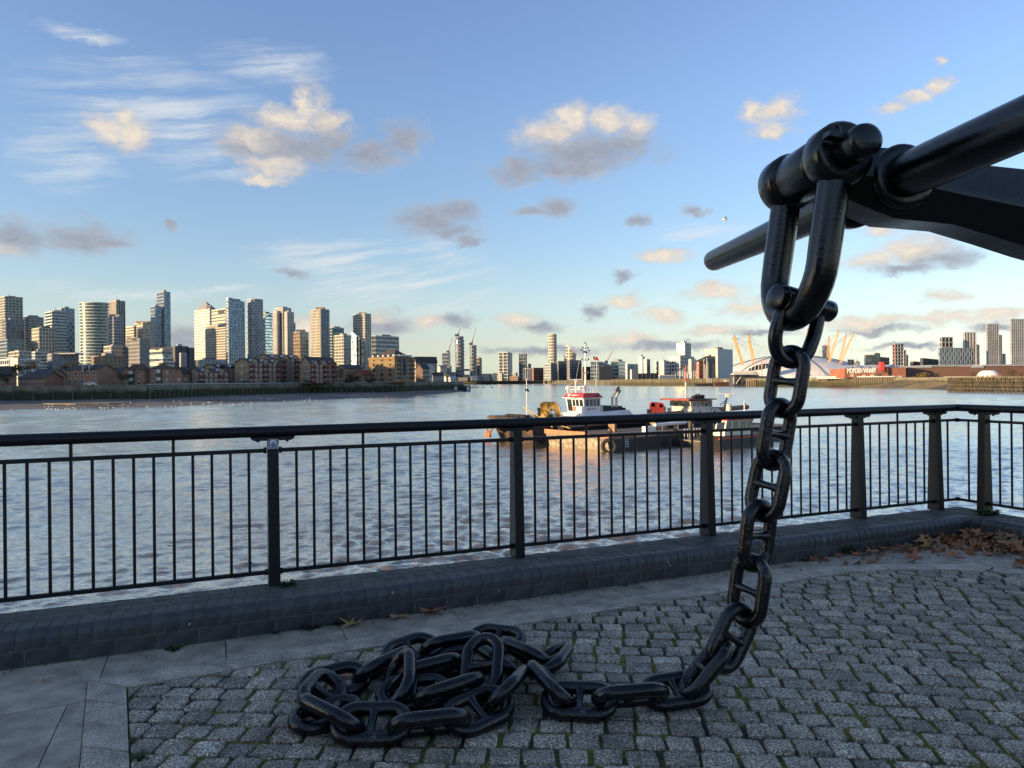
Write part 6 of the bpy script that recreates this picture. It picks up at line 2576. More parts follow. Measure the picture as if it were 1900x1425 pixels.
WALL_L = [(-335, 238), (-260, 246), (-191, 262), (-141, 275), (-130, 330), (-110, 385), (-66, 400), (-40, 478), (-36, 520)]
land = MB()
ring_ = [Vector((x, y, ZL_)) for x, y in WALL_L] + [Vector((-60, 560, ZL_)), Vector((-95, 800, ZL_)), Vector((-150, 1430, ZL_)), Vector((-2600, 1430, ZL_)), Vector((-1400, 90, ZL_)), Vector((-315, 90, ZL_))]  # land at the left stretched out to carry the unseen shade blocks
land.prism(ring_, (0, 0, -8))
tag(land.build('left_bank_land', M_LAND), 'low land of the left bank behind the river wall', kind='structure')
land = MB()
land.prism([Vector((-2600, 1430, ZL_ - .05)), Vector((2900, 1430, ZL_ - .05)), Vector((4200, 5200, ZL_ - .05)), Vector((-4200, 5200, ZL_ - .05))], (0, 0, -8))
tag(land.build('far_bank_land', M_LAND), 'flat land of the far bank under the distant skyline', kind='structure')
WALL_R = [(100, 1100), (120, 860), (136, 780), (180, 700), (199, 640), (204, 560), (225, 520), (237, 440), (242, 385), (262, 345), (360, 300)]
land = MB()
land.prism([Vector((x, y, ZL_ - .1)) for x, y in WALL_R] + [Vector((1500, 300, ZL_ - .1)), Vector((2600, 1425, ZL_ - .1)), Vector((60, 1425, ZL_ - .1))], (0, 0, -8))
tag(land.build('right_bank_land', M_LAND), 'low land of the right bank below the sheds and towers', kind='structure')

def wall_run(label, pts, ztop, zbot, m, th=.8, cope=None, piles=0, pm=None, ph=.75, name='river_wall'):
    root = thing(name, label, 'wall', Vector((pts[0][0], pts[0][1], ZL_)))
    b = MB()
    pb_ = MB()
    cb2 = MB()
    for (x0, y0), (x1, y1) in zip(pts, pts[1:]):
        p, q = Vector((x0, y0, 0)), Vector((x1, y1, 0))
        d = (q - p).normalized()
        n = Vector((d.y, -d.x, 0))
        b.box(p + Vector((0, 0, zbot)) - n * .2, q - p, n * th, (0, 0, ztop - zbot))
        if cope:
            cb2.box(p + Vector((0, 0, ztop)) - n * .25, q - p, n * (th + .15), (0, 0, cope))
        if piles:
            L_ = (q - p).length
            k = 0.0
            while k < L_:
                pb_.box(p + d * k + n * (th - .2 + .02) + Vector((0, 0, zbot)), d * .5, n * .35, (0, 0, (ztop - zbot) * ph))
                k += piles
    b.build('wall_face', m, root)
    cb2.build('coping', C_PALE, root)
    pb_.build('timber_piles', pm or M_PILE, root, kind='stuff')
    return root
wall_run('long dark weedy river wall below the brick houses on the left bank', WALL_L[:4], 1.45, -6.5, M_RWALL, piles=6.5, ph=.7)
wall_run('vertical timber-piled river wall below the buff riverside flats', WALL_L[3:7], 1.45, -6.5, M_RWALL, cope=.35, piles=2.8)
wall_run('green weedy river wall below the golden brick warehouse', WALL_L[6:], 1.4, -6.5, M_RWALL, piles=9)
# guard rail on the left wall
t = thing('guard_rail', 'dark guard rail along the top of the left river wall', 'railing', Vector((-141, 276, ZL_)))
b = MB()
for (x0, y0), (x1, y1) in zip(WALL_L[1:7], WALL_L[2:8]):
    p, q = Vector((x0, y0 + .6, 1.5)), Vector((x1, y1 + .6, 1.5))
    for h in (.5, 1.0):
        b.tube([p + Vector((0, 0, h)), q + Vector((0, 0, h))], .05, 4)
    n = int((q - p).length / 3)
    for k in range(n):
        x_ = p.lerp(q, k / n)
        b.tube([x_, x_ + Vector((0, 0, 1.0))], .05, 4)
b.build('rails', C_DARK, t)

# mud foreshore
mud = MB()
wl = [(-30, 767), (60, 765), (130, 762.5), (240, 759), (330, 756.5), (420, 753), (480, 750), (560, 746), (640, 742), (700, 740), (772, 736.5), (820, 731), (863, 727)]
ws = [G(x, y, ZW) for x, y in wl]
ws = [ws[0] + Vector((-200, -30, 0))] + ws
top_ = []
wpts = [Vector((x, y, 0)) for x, y in WALL_L]
def on_wall(k):
    seg = [(a - b_).length for a, b_ in zip(wpts, wpts[1:])]
    tot = sum(seg) * k
    for i, s_ in enumerate(seg):
        if tot <= s_:
            return wpts[i].lerp(wpts[i + 1], tot / s_)
        tot -= s_
    return wpts[-1]
rm = random.Random(2)
NW = len(ws)
nr = 7
grid = []
for j in range(nr):
    row = []
    for i, p in enumerate(ws):
        w_ = on_wall(min(1, i / (NW - 1)))
        k = j / (nr - 1)
        q = p.lerp(w_, k)
        q.z = (ZW - .35) * (1 - k) + (-3.9) * k + (rm.uniform(-.08, .08) if 0 < j < nr - 1 else 0)
        if j == 0:
            q += Vector((0, -6, 0))
        row.append(q)
    grid.append(row)
mud.add([p for r in grid for p in r], [(j * NW + i, j * NW + i + 1, (j + 1) * NW + i + 1, (j + 1) * NW + i) for j in range(nr - 1) for i in range(NW - 1)])
tag(mud.build('mud_foreshore', M_MUD, smooth=60), 'dark mud foreshore exposed at low tide below the left wall', kind='structure')
sh = MB()
ps = [G(x, y, -4.55) for x, y in ((40, 747.5), (75, 744.5), (120, 742), (170, 742), (220, 744.5), (250, 747), (200, 748.5), (140, 749.5), (90, 749.5))]
sh.prism([p + Vector((0, 0, -.3)) for p in ps], (0, 0, .45))
tag(sh.build('shingle_patch', M_SHING), 'pale shingle heap at the foot of the left wall', kind='structure')
# gulls on the mud
gull_b = MB()
gull_b.ball((0, 0, .22), .16, 6, 5, (1.7, .8, .8))
gull_b.ball((.24, 0, .38), .08, 5, 4)
gull_b.cyl((-.03, .04, 0), (-.03, .04, .14), .02, n=3)
gull_b.cyl((-.03, -.04, 0), (-.03, -.04, .14), .02, n=3)
M_GULL = mat('white_feathers', (.72, .72, .70), rough=.8)
gme = gull_b.mesh('gull', M_GULL)
rg_ = random.Random(8)
gspots = []
for (x0, x1, y0, y1, n) in ((80, 200, 754, 758, 26), (200, 340, 750, 756, 16), (320, 470, 746, 753, 34), (440, 600, 738, 743, 34), (330, 440, 733, 740, 10), (600, 760, 733, 738, 20), (0, 30, 758, 762, 3)):
    for k in range(n):
        gspots.append((rg_.uniform(x0, x1), rg_.uniform(y0, y1)))
for (x, y) in gspots:
    p = G(x, y, -4.9)
    o = bpy.data.objects.new('gull', gme)
    COL.objects.link(o)
    hit = None
    # height of the mud under the bird
    best = min((q for r in grid for q in r), key=lambda q: (q.x - p.x) ** 2 + (q.y - p.y) ** 2)
    o.location = (p.x, p.y, best.z + .12)
    o.rotation_euler = (0, 0, rg_.uniform(0, 6.28))
    o.scale = (.85, .85, .85)
    tag(o, 'tiny white gull resting on the dark mud foreshore', 'gull', 'gulls resting on the foreshore')

# ================================================================== houses on the left bank
WCACHE = {}
def win_mesh(w, h, fm):
    k = (round(w, 2), round(h, 2), fm.name)
    if k not in WCACHE:
        b = MB()
        b.box((-w / 2, -.10, 0), (w, 0, 0), (0, .14, 0), (0, 0, h))
        f = b.mesh('window', fm)
        b = MB()
        e = .13
        for s_ in (0, 1):
            b.box((-w / 2 + e + s_ * (w - e) / 2 - s_ * e * .2, -.14, e), ((w - 2.4 * e) / 2, 0, 0), (0, .06, 0), (0, 0, h - 2 * e))
        WCACHE[k] = (f, b.mesh('pane', M_PANE))
    return WCACHE[k]
def add_window(root, F_, right, t, z, w, h, fm=None, out=.0):
    f, g = win_mesh(w, h, fm or M_WHITE)
    d = F_.d if right else -F_.d
    rz = atan2(d.y, d.x)
    p = F_.at(t, z, out)
    o = place('window', f, p, root, rz)
    s = bpy.data.objects.new('pane', g)
    COL.objects.link(s)
    s.parent = o
    return o
def house(label, pl, pe, pr, D, eave, ridge, wall, roof, gable='l', wl_=(0, 0), wr_=(0, 0), ww=1.3, wh=1.5, alpha=40, z0=ZL_, over=.4, name='brick_house', cat='house', fm=None, skip=()):
    C, dl, ll, dr, lr, fl, fr_ = faces(pl, pe, pr, D, alpha)
    z1 = zof(pe, eave, D)
    z2 = zof(pe, ridge, D)
    root = thing(name, label, cat, C + Vector((0, 0, z0)))
    up_ = lambda p, z: p + Vector((0, 0, z))
    b = MB()
    prism_mb(b, C, dl, ll, dr, lr, z0, z1)
    A_, B_, C_, D_ = C, C + dr * lr, C + dr * lr + dl * ll, C + dl * ll
    if gable == 'l':
        b.prism([up_(A_, z1), up_(D_, z1), up_((A_ + D_) / 2, z2 - .15)], dr * lr)
    elif gable == 'r':
        b.prism([up_(A_, z1), up_(B_, z1), up_((A_ + B_) / 2, z2 - .15)], dl * ll)
    b.build('wall', wall, root)
    b = MB()
    th = Vector((0, 0, .22))
    if gable in 'lr':
        along, cross, la, lc = (dr, dl, lr, ll) if gable == 'l' else (dl, dr, ll, lr)
        s0 = C - along * over - cross * over
        e_drop = (z2 - z1) / (lc / 2) * over
        r0 = C - along * over + cross * lc / 2
        f0 = C - along * over + cross * (lc + over)
        for q0 in (s0, f0):
            b.prism([up_(q0, z1 - e_drop), up_(r0, z2), up_(r0, z2 + .22), up_(q0, z1 - e_drop + .22)], along * (la + 2 * over))
    else:
        q = [C - (dl + dr) * over, B_ + dr * over - dl * over, C_ + (dl + dr) * over, D_ + dl * over - dr * over]
        if lr > ll:
            r0, r1 = C + dl * ll / 2 + dr * ll / 2, C + dl * ll / 2 + dr * (lr - ll / 2)
            rid = [r0, r0, r1, r1]
            tops = [up_(r0, z2), up_(r1, z2)]
            b.add([up_(p, z1) for p in q] + tops, [(0, 1, 5, 4), (1, 2, 5), (2, 3, 4, 5), (3, 0, 4), (3, 2, 1, 0)])
        else:
            r0, r1 = C + dr * lr / 2 + dl * lr / 2, C + dr * lr / 2 + dl * (ll - lr / 2)
            tops = [up_(r0, z2), up_(r1, z2)]
            b.add([up_(p, z1) for p in q] + tops, [(0, 1, 4), (1, 2, 5, 4), (2, 3, 5), (3, 0, 4, 5), (3, 2, 1, 0)])
    b.build('roof', roof, root)
    for F_, right, (rows_, cols) in ((fl, False, wl_), (fr_, True, wr_)):
        for r in range(rows_):
            for c in range(cols):
                if (right, r, c) in skip:
                    continue
                zz = z0 + (z1 - z0) * (r + .30) / rows_
                add_window(root, F_, right, F_.L * (c + .5) / cols, zz, ww, min(wh, (z1 - z0) / rows_ * .6), fm)
    return root, (C, dl, ll, dr, lr, fl, fr_, z0, z1, z2)
def chimney(root, p, h, w=.9, m=None):
    b = MB()
    b.cbox(Vector(p) + Vector((0, 0, h / 2)), w, w, h, .6)
    b.build('chimney', m or C_BRK, root)
house('wide low brick house with two white windows and a dark hipped roof', 34.7, 81, 117, 285, 701.5, 691, C_BRK, C_SLATE, 'r', (2, 4), (0, 0), 1.4, 1.6, alpha=14, skip=((False, 0, 1),))
house('dark roofed house behind the wide low brick house', 54, 92, 124, 310, 697.5, 685, C_BRK, C_SLATE, 'r', (0, 0), (0, 0), alpha=14)
house('brick house corner at the far left edge', -20, 2, 8, 280, 703, 697, C_BRK, C_SLATE, 'r', (1, 2), (0, 0), alpha=14)
house('dark roofed cottage half hidden by trees at the left edge', -14, 22, 31, 330, 693, 680, C_BRK, C_SLATE, 'r', (0, 0), (0, 0), alpha=14)
r_, g_ = house('two-storey brick house with a small lantern box on its roof', 125, 181, 213.5, 290, 685.5, 676.5, C_BRK, C_SLATE, 'r', (2, 5), (0, 0), 1.2, 1.8, alpha=14, skip=((False, 1, 4), (False, 0, 1)))
b = MB()
pc = P(159.5, 683, 291)
for dx in (-1, 1):
    for dy in (0, 1.6):
        b.cbox(pc + Vector((dx * 1.3, dy, -.2)), .35, .35, 2.8)
b.cbox(pc + Vector((0, .8, 1.3)), 3.6, 2.4, .35)
b.build('roof_lantern', C_WHITE, r_)
house('dark roofed wing behind the lantern house', 208, 225, 247, 320, 690, 681, C_BRK, C_SLATE, 'r', (0, 0), (1, 1), alpha=14)
r_, g_ = house('brick flats with one dark green bay, left of the wider pair', 237, 268, 276, 300, 687, 675, C_BRK, C_TILE, 'hip', (0, 0), (0, 0), alpha=12)
fl = g_[5]
def bay(root, F_, t0, t1, z0, z1, n):
    b = MB()
    F_.box(b, t0, t1, z0, z1, .02, .5)
    o = b.build('green_bay', C_TEALG, root)
    h = (z1 - z0) / n
    for k in range(n):
        b = MB()
        F_.box(b, t0 + .1, t1 - .1, z0 + h * (k + .52), z0 + h * (k + .97), .5, .56)
        b.build('bay_window', M_PANEL, o)
L_ = fl.L
bay(r_, fl, L_ * .62, L_ * .92, ZL_ + .3, ZL_ + 6.2, 2)
for zz in (ZL_ + .2, ZL_ + 2.2, ZL_ + 4.7):
    add_window(r_, fl, False, L_ * .32, zz, 1.3, 1.4)
r_, g_ = house('wider brick flats with a dark green bay and a plain brown end', 277, 303, 328.5, 300, 684, 675, C_BRK, C_TILE, 'hip', (0, 0), (2, 2), 1.3, 1.5, alpha=16, skip=((True, 0, 1), (True, 1, 1)))
fl = g_[5]
L_ = fl.L
bay(r_, fl, L_ * .12, L_ * .44, ZL_ + .3, ZL_ + 6.6, 2)
for zz in (ZL_ + .2, ZL_ + 2.4, ZL_ + 5.0):
    add_window(r_, fl, False, L_ * .78, zz, 1.3, 1.4)
house('low dark roofed house right of the brick flats', 327, 338, 353, 345, 692, 681.5, C_BRK, C_SLATE, 'l', (1, 1), (1, 1))
house('small brick link house with a stair between the two brick flats', 268, 275, 281, 310, 691, 685, C_BRK, C_SLATE, 'l', (0, 0), (1, 1))

def flats(label, pl, pe, pr, D, eave, ridge, nst, ncol, ndorm, alpha=40, wl_=(0, 0), balc=()):
    r, g = house(label, pl, pe, pr, D, eave, ridge, C_STOCK, C_SLATE, 'l', wl_, (nst, ncol), 1.1, 1.6, alpha=alpha, name='riverside_flats', cat='flats')
    C, dl, ll, dr, lr, fl, fr_, z0, z1, z2 = g
    for k in range(ndorm):                           # zinc barrel dormers with maroon arches over the river front
        t = fr_.L * (k + .5) / ndorm
        w = min(2.0, fr_.L / ndorm * .34)
        b = MB()
        n = 8
        arc = [fr_.at(t + w * cos(pi * i / n), z1 - .4 + w * sin(pi * i / n), .35) for i in range(n + 1)]
        b.prism(arc, -fr_.n * (ll * .42))
        o = b.build('barrel_dormer', C_ZINC, r)
        b = MB()
        b.tube(arc, .28, 5)
        b.build('dormer_arch', C_MAROON, o)
        b = MB()
        q = [fr_.at(t + w * .8 * cos(pi * i / n), z1 - .4 + w * .8 * sin(pi * i / n), .40) for i in range(n + 1)]
        b.prism(q, fr_.n * .05)
        b.build('dormer_glazing', M_PANE, o)
    st = (z1 - z0) / nst
    for c in balc:
        t = fr_.L * (c + .5) / ncol
        for s_ in range(nst):
            zz = z0 + st * (s_ + .12)
            b = MB()
            fr_.box(b, t - 1.6, t + 1.6, zz, zz + .15, .05, 1.3)
            fr_.box(b, t - 1.6, t + 1.6, zz + .15, zz + 1.15, 1.2, 1.3)
            fr_.box(b, t - 1.6, t - 1.5, zz + .15, zz + 1.15, .05, 1.3)
            fr_.box(b, t + 1.5, t + 1.6, zz + .15, zz + 1.15, .05, 1.3)
            b.build('balcony', C_MAROON, r)
    b = MB()
    for s_ in range(1, nst):
        fr_.box(b, 0, fr_.L, z0 + st * s_ - .10, z0 + st * s_ + .08, .02, .12)
        fl.box(b, 0, fl.L, z0 + st * s_ - .10, z0 + st * s_ + .08, .02, .12)
    b.build('string_course', C_DARK, r)
    b = MB()
    for c in range(ncol + 1):
        t = min(fr_.L - .2, max(.2, fr_.L * c / ncol))
        fr_.box(b, t - .12, t + .12, z0, z1, .02, .16)
    b.build('downpipe', C_MAROON, r, kind='stuff')
    return r, g
flats('lowest buff flats with two zinc dormers behind a round bush', 347.7, 368.5, 424, 345, 690, 683.5, 2, 6, 2, 36, wl_=(1, 1), balc=(0, 4))
flats('orange gabled flats just behind the lowest buff flats', 375, 401, 444, 385, 682, 675, 3, 4, 2, 36, balc=(1,))
flats('large buff riverside flats with an orange gable and three zinc dormers', 436, 462, 522, 362, 672, 664.5, 4, 7, 3, 36, wl_=(3, 1), balc=(0, 3, 6))
flats('tallest buff flats behind, with a second orange gable', 472, 503, 556, 385, 664, 656.5, 5, 6, 3, 36, balc=(2, 5))
flats('end block of the buff flats with a sloping roof towards the left', 556, 576, 624, 375, 674, 662, 4, 6, 3, 30, wl_=(3, 1), balc=(0, 3, 5))
r_, g_ = house('small pinkish flats partly hidden behind riverside trees', 624, 640, 674, 410, 683, 677, C_STOCK, C_SLATE, 'l', (0, 0), (2, 5), 1.2, 1.5, alpha=34, name='riverside_flats', cat='flats')
for c in (1, 4):
    b = MB()
    t = g_[6].L * (c + .5) / 5
    g_[6].box(b, t - 1.6, t + 1.6, g_[7] + 3.8, g_[7] + 5.0, .05, 1.2)
    b.build('balcony', C_MAROON, r_)
house('low red roofed house between the flats and the golden warehouse', 655, 672, 690, 400, 695, 687, C_BRK, mat('red_tiles', (.20, .055, .04), rough=.9, var=.2), 'l', (1, 1), (1, 2), alpha=34)

# golden brick warehouse
r_, g_ = house('golden brick riverside warehouse with a hipped slate roof', 684.5, 732.6, 769.5, 395, 662.5, 646.5, C_WHARF, C_SLATE, 'hip', (0, 0), (0, 0), alpha=38, name='warehouse', cat='warehouse', over=-1.2)
C, dl, ll, dr, lr, fl, fr_, z0, z1, z2 = g_
st = (z1 - z0) / 5
for r in range(5):
    for c in range(3):
        zz = z0 + st * (r + .25)
        w_ = add_window(r_, fl, False, fl.L * (c + .55) / 3.2, zz, 1.9, st * .62, C_DARK if (r + c) % 3 else C_WHITE)
for r in range(6):
    s6 = (z1 - z0) / 6
    for c in range(7):
        add_window(r_, fr_, True, fr_.L * (c + .5) / 7, z0 + s6 * (r + .25), 1.3, s6 * .6, C_CREAM)
for c in (1.5, 5.5):
    for r in range(5):
        b = MB()
        t = fr_.L * c / 7 + fr_.L / 14
        zz = z0 + (z1 - z0) * (r + .9) / 6
        fr_.box(b, t - 1.3, t + 1.3, zz, zz + .15, .05, 1.3)
        fr_.box(b, t - 1.3, t + 1.3, zz + .15, zz + 1.2, 1.22, 1.3)
        b.build('balcony', C_DARK, r_)
b = MB()
fr_.box(b, fr_.L * .5 - .9, fr_.L * .5 + .9, z0 + 4, z1 - 1, .05, .9)
b.build('loading_bay', C_DARK, r_)
b = MB()
prism_mb(b, C, dl, ll, dr, lr, z1 - 1.1, z1 - .3, -.35)
prism_mb(b, C, dl, ll, dr, lr, z1 - .3, z1 + .25, -.15)
b.build('cornice', C_WHARF, r_)
b = MB()
for k in range(7):
    t = fr_.L * (k + .5) / 7
    fr_.box(b, t - .5, t + .5, z1 + .55, z1 + 1.45, -2.4, -1.1)
for k in range(5):
    t = fl.L * (k + .5) / 5
    fl.box(b, t - .55, t + .55, z1 + .55, z1 + 1.45, -2.4, -1.1)
b.build('attic_window', M_PANEL, r_, kind='stuff')

r_, g_ = house('big tan warehouse behind with a wide dark roof', 769, 772, 811, 520, 671, 662, mat('tan_wall', (.30, .25, .17), rough=.9), C_SLATE, 'l', (0, 0), (0, 0), alpha=56, name='warehouse', cat='warehouse')
house('dark brick gabled house beside the golden warehouse', 771.5, 784, 797.5, 455, 684, 675.5, mat('dark_brick', (.12, .08, .055), rough=.9, var=.2, vscale=.5), C_SLATE, 'l', (0, 0), (3, 4), 1.1, 1.8, alpha=50, name='brick_house')
house('white gabled house glimpsed behind the dark brick one', 790, 797, 806, 500, 683, 676, C_WHITE, C_ZINC, 'l', (1, 1), (1, 2), alpha=50)
house('low grey house with white dormers near the houseboat', 797, 803, 823, 500, 696, 691, C_GREY, C_SLATE, 'l', (0, 0), (1, 5), 1.2, 1.2, alpha=56)
house('pale low house at the tip of the left bank', 812, 817, 829, 640, 681, 678, C_CREAM, C_GREY, 'l', (1, 1), (2, 3), alpha=56)
house('tiny white waterside house left of the houseboat', 832, 836, 846, 600, 702, 698, C_WHITE, C_ZINC, 'l', (1, 1), (1, 2), 1.4, 1.6, alpha=56)
house('yellow roofed waterside shed left of the houseboat', 824, 828, 836, 610, 700, 696, C_CREAM, mat('ochre_roof', (.35, .22, .06), rough=.8), 'l', (0, 0), (1, 1), alpha=56)
# houseboat
D_ = 480
t = thing('houseboat', 'black and white houseboat moored at the tip of the left bank', 'boat', G(856, 724.5, ZW))
b = MB()
q0, q1 = P(842, 724, D_), P(872, 724, D_)
q0.z = q1.z = ZW - .3
hexa(b, [q0, q1, q1 + Vector((0, 5, 0)), q0 + Vector((0, 5, 0))], [q0 + Vector((-.3, -.4, 2.4)), q1 + Vector((.5, -.4, 2.6)), q1 + Vector((.5, 5.4, 2.6)), q0 + Vector((-.3, 5.4, 2.4))])
b.build('hull', M_TAR, t)
b = MB()
b.box(q0 + Vector((2.7, .2, 2.3)), Vector((8.2, 0, 0)), Vector((0, 4.4, 0)), (0, 0, 2.0))
b.build('cabin', M_TAR, t)
for x0, w_ in ((.1, 2.2), (8.7, 1.9)):
    b = MB()
    b.box(q0 + Vector((x0, -.46, .9)), Vector((w_, 0, 0)), Vector((0, .1, 0)), (0, 0, 2.5))
    b.build('white_panel', M_WHITE, t)
for k, x_ in enumerate((885.5, 897, 912.5)):
    p = G(x_, 719.5, ZW)
    t = thing('mooring_buoy', ('leftmost', 'middle', 'rightmost')[k] + ' of three small dark buoys in line beyond the houseboat', 'buoy', p)
    b = MB()
    b.ball(p + Vector((0, 0, .3)), .9, 8, 6, (1.2, 1, .8))
    b.build('float', M_BLK, t, smooth=60)
    b = MB()
    b.cyl(p, p + Vector((0, 0, 1.4)), .15, n=6)
    b.build('ring_post', M_BLK, t)
p = G(877, 719, ZW)
t = thing('skiff', 'small dark skiff floating right of the houseboat', 'boat', p)
b = MB()
hexa(b, [p + Vector((-2, -.6, -.2)), p + Vector((2, -.6, -.2)), p + Vector((2, .6, -.2)), p + Vector((-2, .6, -.2))], [p + Vector((-2.8, -.9, .9)), p + Vector((2.6, -.9, .7)), p + Vector((2.6, .9, .7)), p + Vector((-2.8, .9, .9))])
b.build('hull', M_TAR, t)
# white car on the bank
t = thing('parked_car', 'white car parked behind the wall in front of the lantern house', 'car', P(166, 714, 283))
p = P(166, 714, 283)
p.z = ZL_ + .15
b = MB()
prof = [(-2.2, .25), (2.2, .25), (2.25, .75), (1.4, .95), (.8, 1.45), (-.9, 1.5), (-1.7, .98), (-2.25, .85)]
b.prism([p + Vector((x, 0, z)) for x, z in prof], (0, 1.7, 0))
b.build('body', M_WHITE, t)
b = MB()
b.prism([p + Vector((x, -.03, z)) for x, z in ((-1.5, 1.0), (1.15, 1.0), (.7, 1.38), (-.85, 1.42))], (0, .04, 0))
b.build('side_window', M_PANE, t)
for x in (-1.35, 1.35):
    b = MB()
    b.cyl(p + Vector((x, -.05, .32)), p + Vector((x, .18, .32)), .32, n=10)
    b.build('wheel', M_RUBBER, t)

# ================================================================== trees and bushes
def leafmat(name, c1, c2):
    return mat(name, c1, rough=.9, col2=c2, vscale=.35, island=.35)
L_ORANGE = leafmat('orange_foliage', (.28, .13, .035), (.18, .10, .035))
L_OLIVE = leafmat('olive_foliage', (.11, .10, .036), (.07, .066, .026))
L_GREEN = leafmat('dark_green_foliage', (.026, .040, .018), (.018, .028, .014))
L_BROWN = leafmat('brown_twigs', (.095, .070, .045), (.06, .048, .03))
L_GOLD = leafmat('golden_foliage', (.19, .13, .035), (.12, .095, .03))
M_BARK = mat('bark', (.055, .045, .035), rough=.95)
def tree(label, cx, base, w, h, D, m, cat='tree', name='tree', seed=0, n=260, trunk=.3):
    r = random.Random(seed + int(cx * 7))
    s = D / F
    p = P(cx, base, D)
    W_, H_ = w * s, h * s
    root = thing(name, label, cat, p)
    b = MB()
    th = H_ * trunk
    b.tube([p, p + Vector((r.uniform(-.1, .1) * W_, 0, th)), p + Vector((r.uniform(-.1, .1) * W_, 0, H_ * .6))], [H_ * .03, H_ * .022, H_ * .008], 6)
    for k in range(5):
        a = r.uniform(0, 6.28)
        b.tube([p + Vector((0, 0, th * r.uniform(.7, 1.2))), p + Vector((cos(a) * W_ * .3, sin(a) * W_ * .3, H_ * r.uniform(.5, .8)))], [H_ * .014, H_ * .005], 4)
    b.build('trunk', M_BARK, root)
    b = MB()
    lobes = [(Vector((r.uniform(-.3, .3) * W_, r.uniform(-.25, .25) * W_, H_ * (trunk * .6 + (1 - trunk * .6) * r.uniform(.15, .72)))), r.uniform(.16, .28)) for _ in range(14)]
    for k in range(int(n * 2.4)):
        c, rad = r.choice(lobes)
        d = Vector((r.gauss(0, 1), r.gauss(0, 1), r.gauss(0, 1))).normalized() * (r.random() ** .45)
        q = p + c + Vector((d.x * rad * W_, d.y * rad * W_, d.z * rad * H_ * .8))
        if q.z < p.z + .05 * H_:
            q.z = p.z + .05 * H_
        sz = W_ * r.uniform(.018, .042)
        u1 = Vector((r.gauss(0, 1), r.gauss(0, 1), r.gauss(0, .6))).normalized()
        u2 = u1.cross(Vector((r.gauss(0, 1), r.gauss(0, 1), r.gauss(0, 1)))).normalized()
        b.add([q - u1 * sz, q + u2 * sz * .7, q + u1 * sz, q - u2 * sz * .7], [(0, 1, 2, 3)])
    b.build('crown', m, root)
    return root
tree('orange-brown autumn tree above the wide low brick house', 56, 692, 30, 26, 345, L_ORANGE)
tree('olive tree left of the orange-brown autumn tree', 36, 694, 34, 22, 330, L_OLIVE)
tree('dark green tree at the left edge beside the brick houses', 11, 713, 28, 24, 276, L_GREEN)
tree('pale shrub at the corner of the wide low brick house', 15, 716, 11, 9, 272, L_BROWN, 'shrub', 'shrub', n=120)
tree('olive treetop behind the lantern house', 137, 686, 26, 18, 400, L_OLIVE)
tree('bare brown treetops left of the lantern house', 122, 690, 22, 14, 370, L_BROWN)
tree('dark round tree between the lantern house and the brick flats', 228, 714, 28, 25, 290, L_GREEN)
tree('olive treetops behind the roof left of the brick flats', 224, 690, 30, 12, 420, L_OLIVE)
tree('bare brown tree sprouting behind the wider brick flats', 301, 684, 22, 14, 420, L_BROWN)
tree('round dark bush in front of the lowest buff flats', 371, 713.5, 22, 10, 318, L_GREEN, 'bush', 'bush', n=180, trunk=.1)
tree('yellow-green bush above the roof of the lowest buff flats', 366, 691, 18, 10, 400, L_OLIVE, 'bush', 'bush', n=150)
BUSH = [(347, 710, 24, 6, L_GREEN, 'low dark hedge right of the brick flats'), (430, 711.5, 20, 6, L_GREEN, 'low bush under the gap between the first buff flats'), (452, 711, 24, 6, L_GREEN, 'dark bush at the left foot of the large buff flats'),
        (490, 711, 20, 7, L_GREEN, 'dark bush at the middle of the large buff flats'), (528, 710.5, 22, 7, L_GREEN, 'dark bush below the tallest buff flats'), (548, 710, 16, 6, L_OLIVE, 'yellowish bush right of the tallest buff flats'), (570, 711, 24, 8, L_GREEN, 'dark bush before the end block of the buff flats')]
for x, y, w, h, m, lb in BUSH:
    tree(lb, x, y, w, h, 352, m, 'bush', 'bush', n=150, trunk=.05)
tree('loose olive tree right of the end block of buff flats', 631, 710, 22, 32, 372, L_OLIVE)
tree('dense dark hedge left of the golden warehouse', 655, 711, 40, 16, 376, L_GREEN, 'hedge', 'hedge', n=260, trunk=.05)
tree('dark bush at the corner of the golden warehouse', 685, 711, 24, 13, 378, L_GREEN, 'bush', 'bush', n=180, trunk=.05)
tree('dark shrubs below the dark brick gabled house', 783, 709, 18, 8, 442, L_GREEN, 'shrub', 'shrub', n=120)
tree('round brown tree on the far quay right of the charcoal box', 1146, 707, 13, 11, 880, L_OLIVE, n=150)
tree('small round tree before the dome entrance', 1404, 698, 14, 11, 1000, L_OLIVE, n=140)
tree('dark tree half hidden by the chain left of the wharf', 1497, 703, 20, 15, 600, L_GREEN, n=150)
tree('golden bush on the mud bank below the brown shed', 1714, 705, 26, 18, 430, L_GOLD, 'bush', 'bush', n=220, trunk=.1)
tree('smaller olive bush left of the golden bush', 1699, 706, 16, 10, 428, L_OLIVE, 'bush', 'bush', n=130, trunk=.1)
tree('dark shrub at the end of the timber-piled wall', 1665, 705, 16, 9, 450, L_GREEN, 'shrub', 'shrub', n=120, trunk=.1)
tree('bare brown tree beside the white marquee', 1878, 703, 26, 22, 400, L_BROWN, n=170)
tree('bare brown shrub left of the white marquee', 1806, 703, 18, 16, 410, L_BROWN, 'shrub', 'shrub', n=120)
tree('bare thin tree right of the golden bush', 1738, 704, 18, 18, 420, L_BROWN, n=90)
tree('bare brown shrubs at the right edge of the picture', 1896, 702, 20, 14, 395, L_BROWN, 'shrub', 'shrub', n=120)

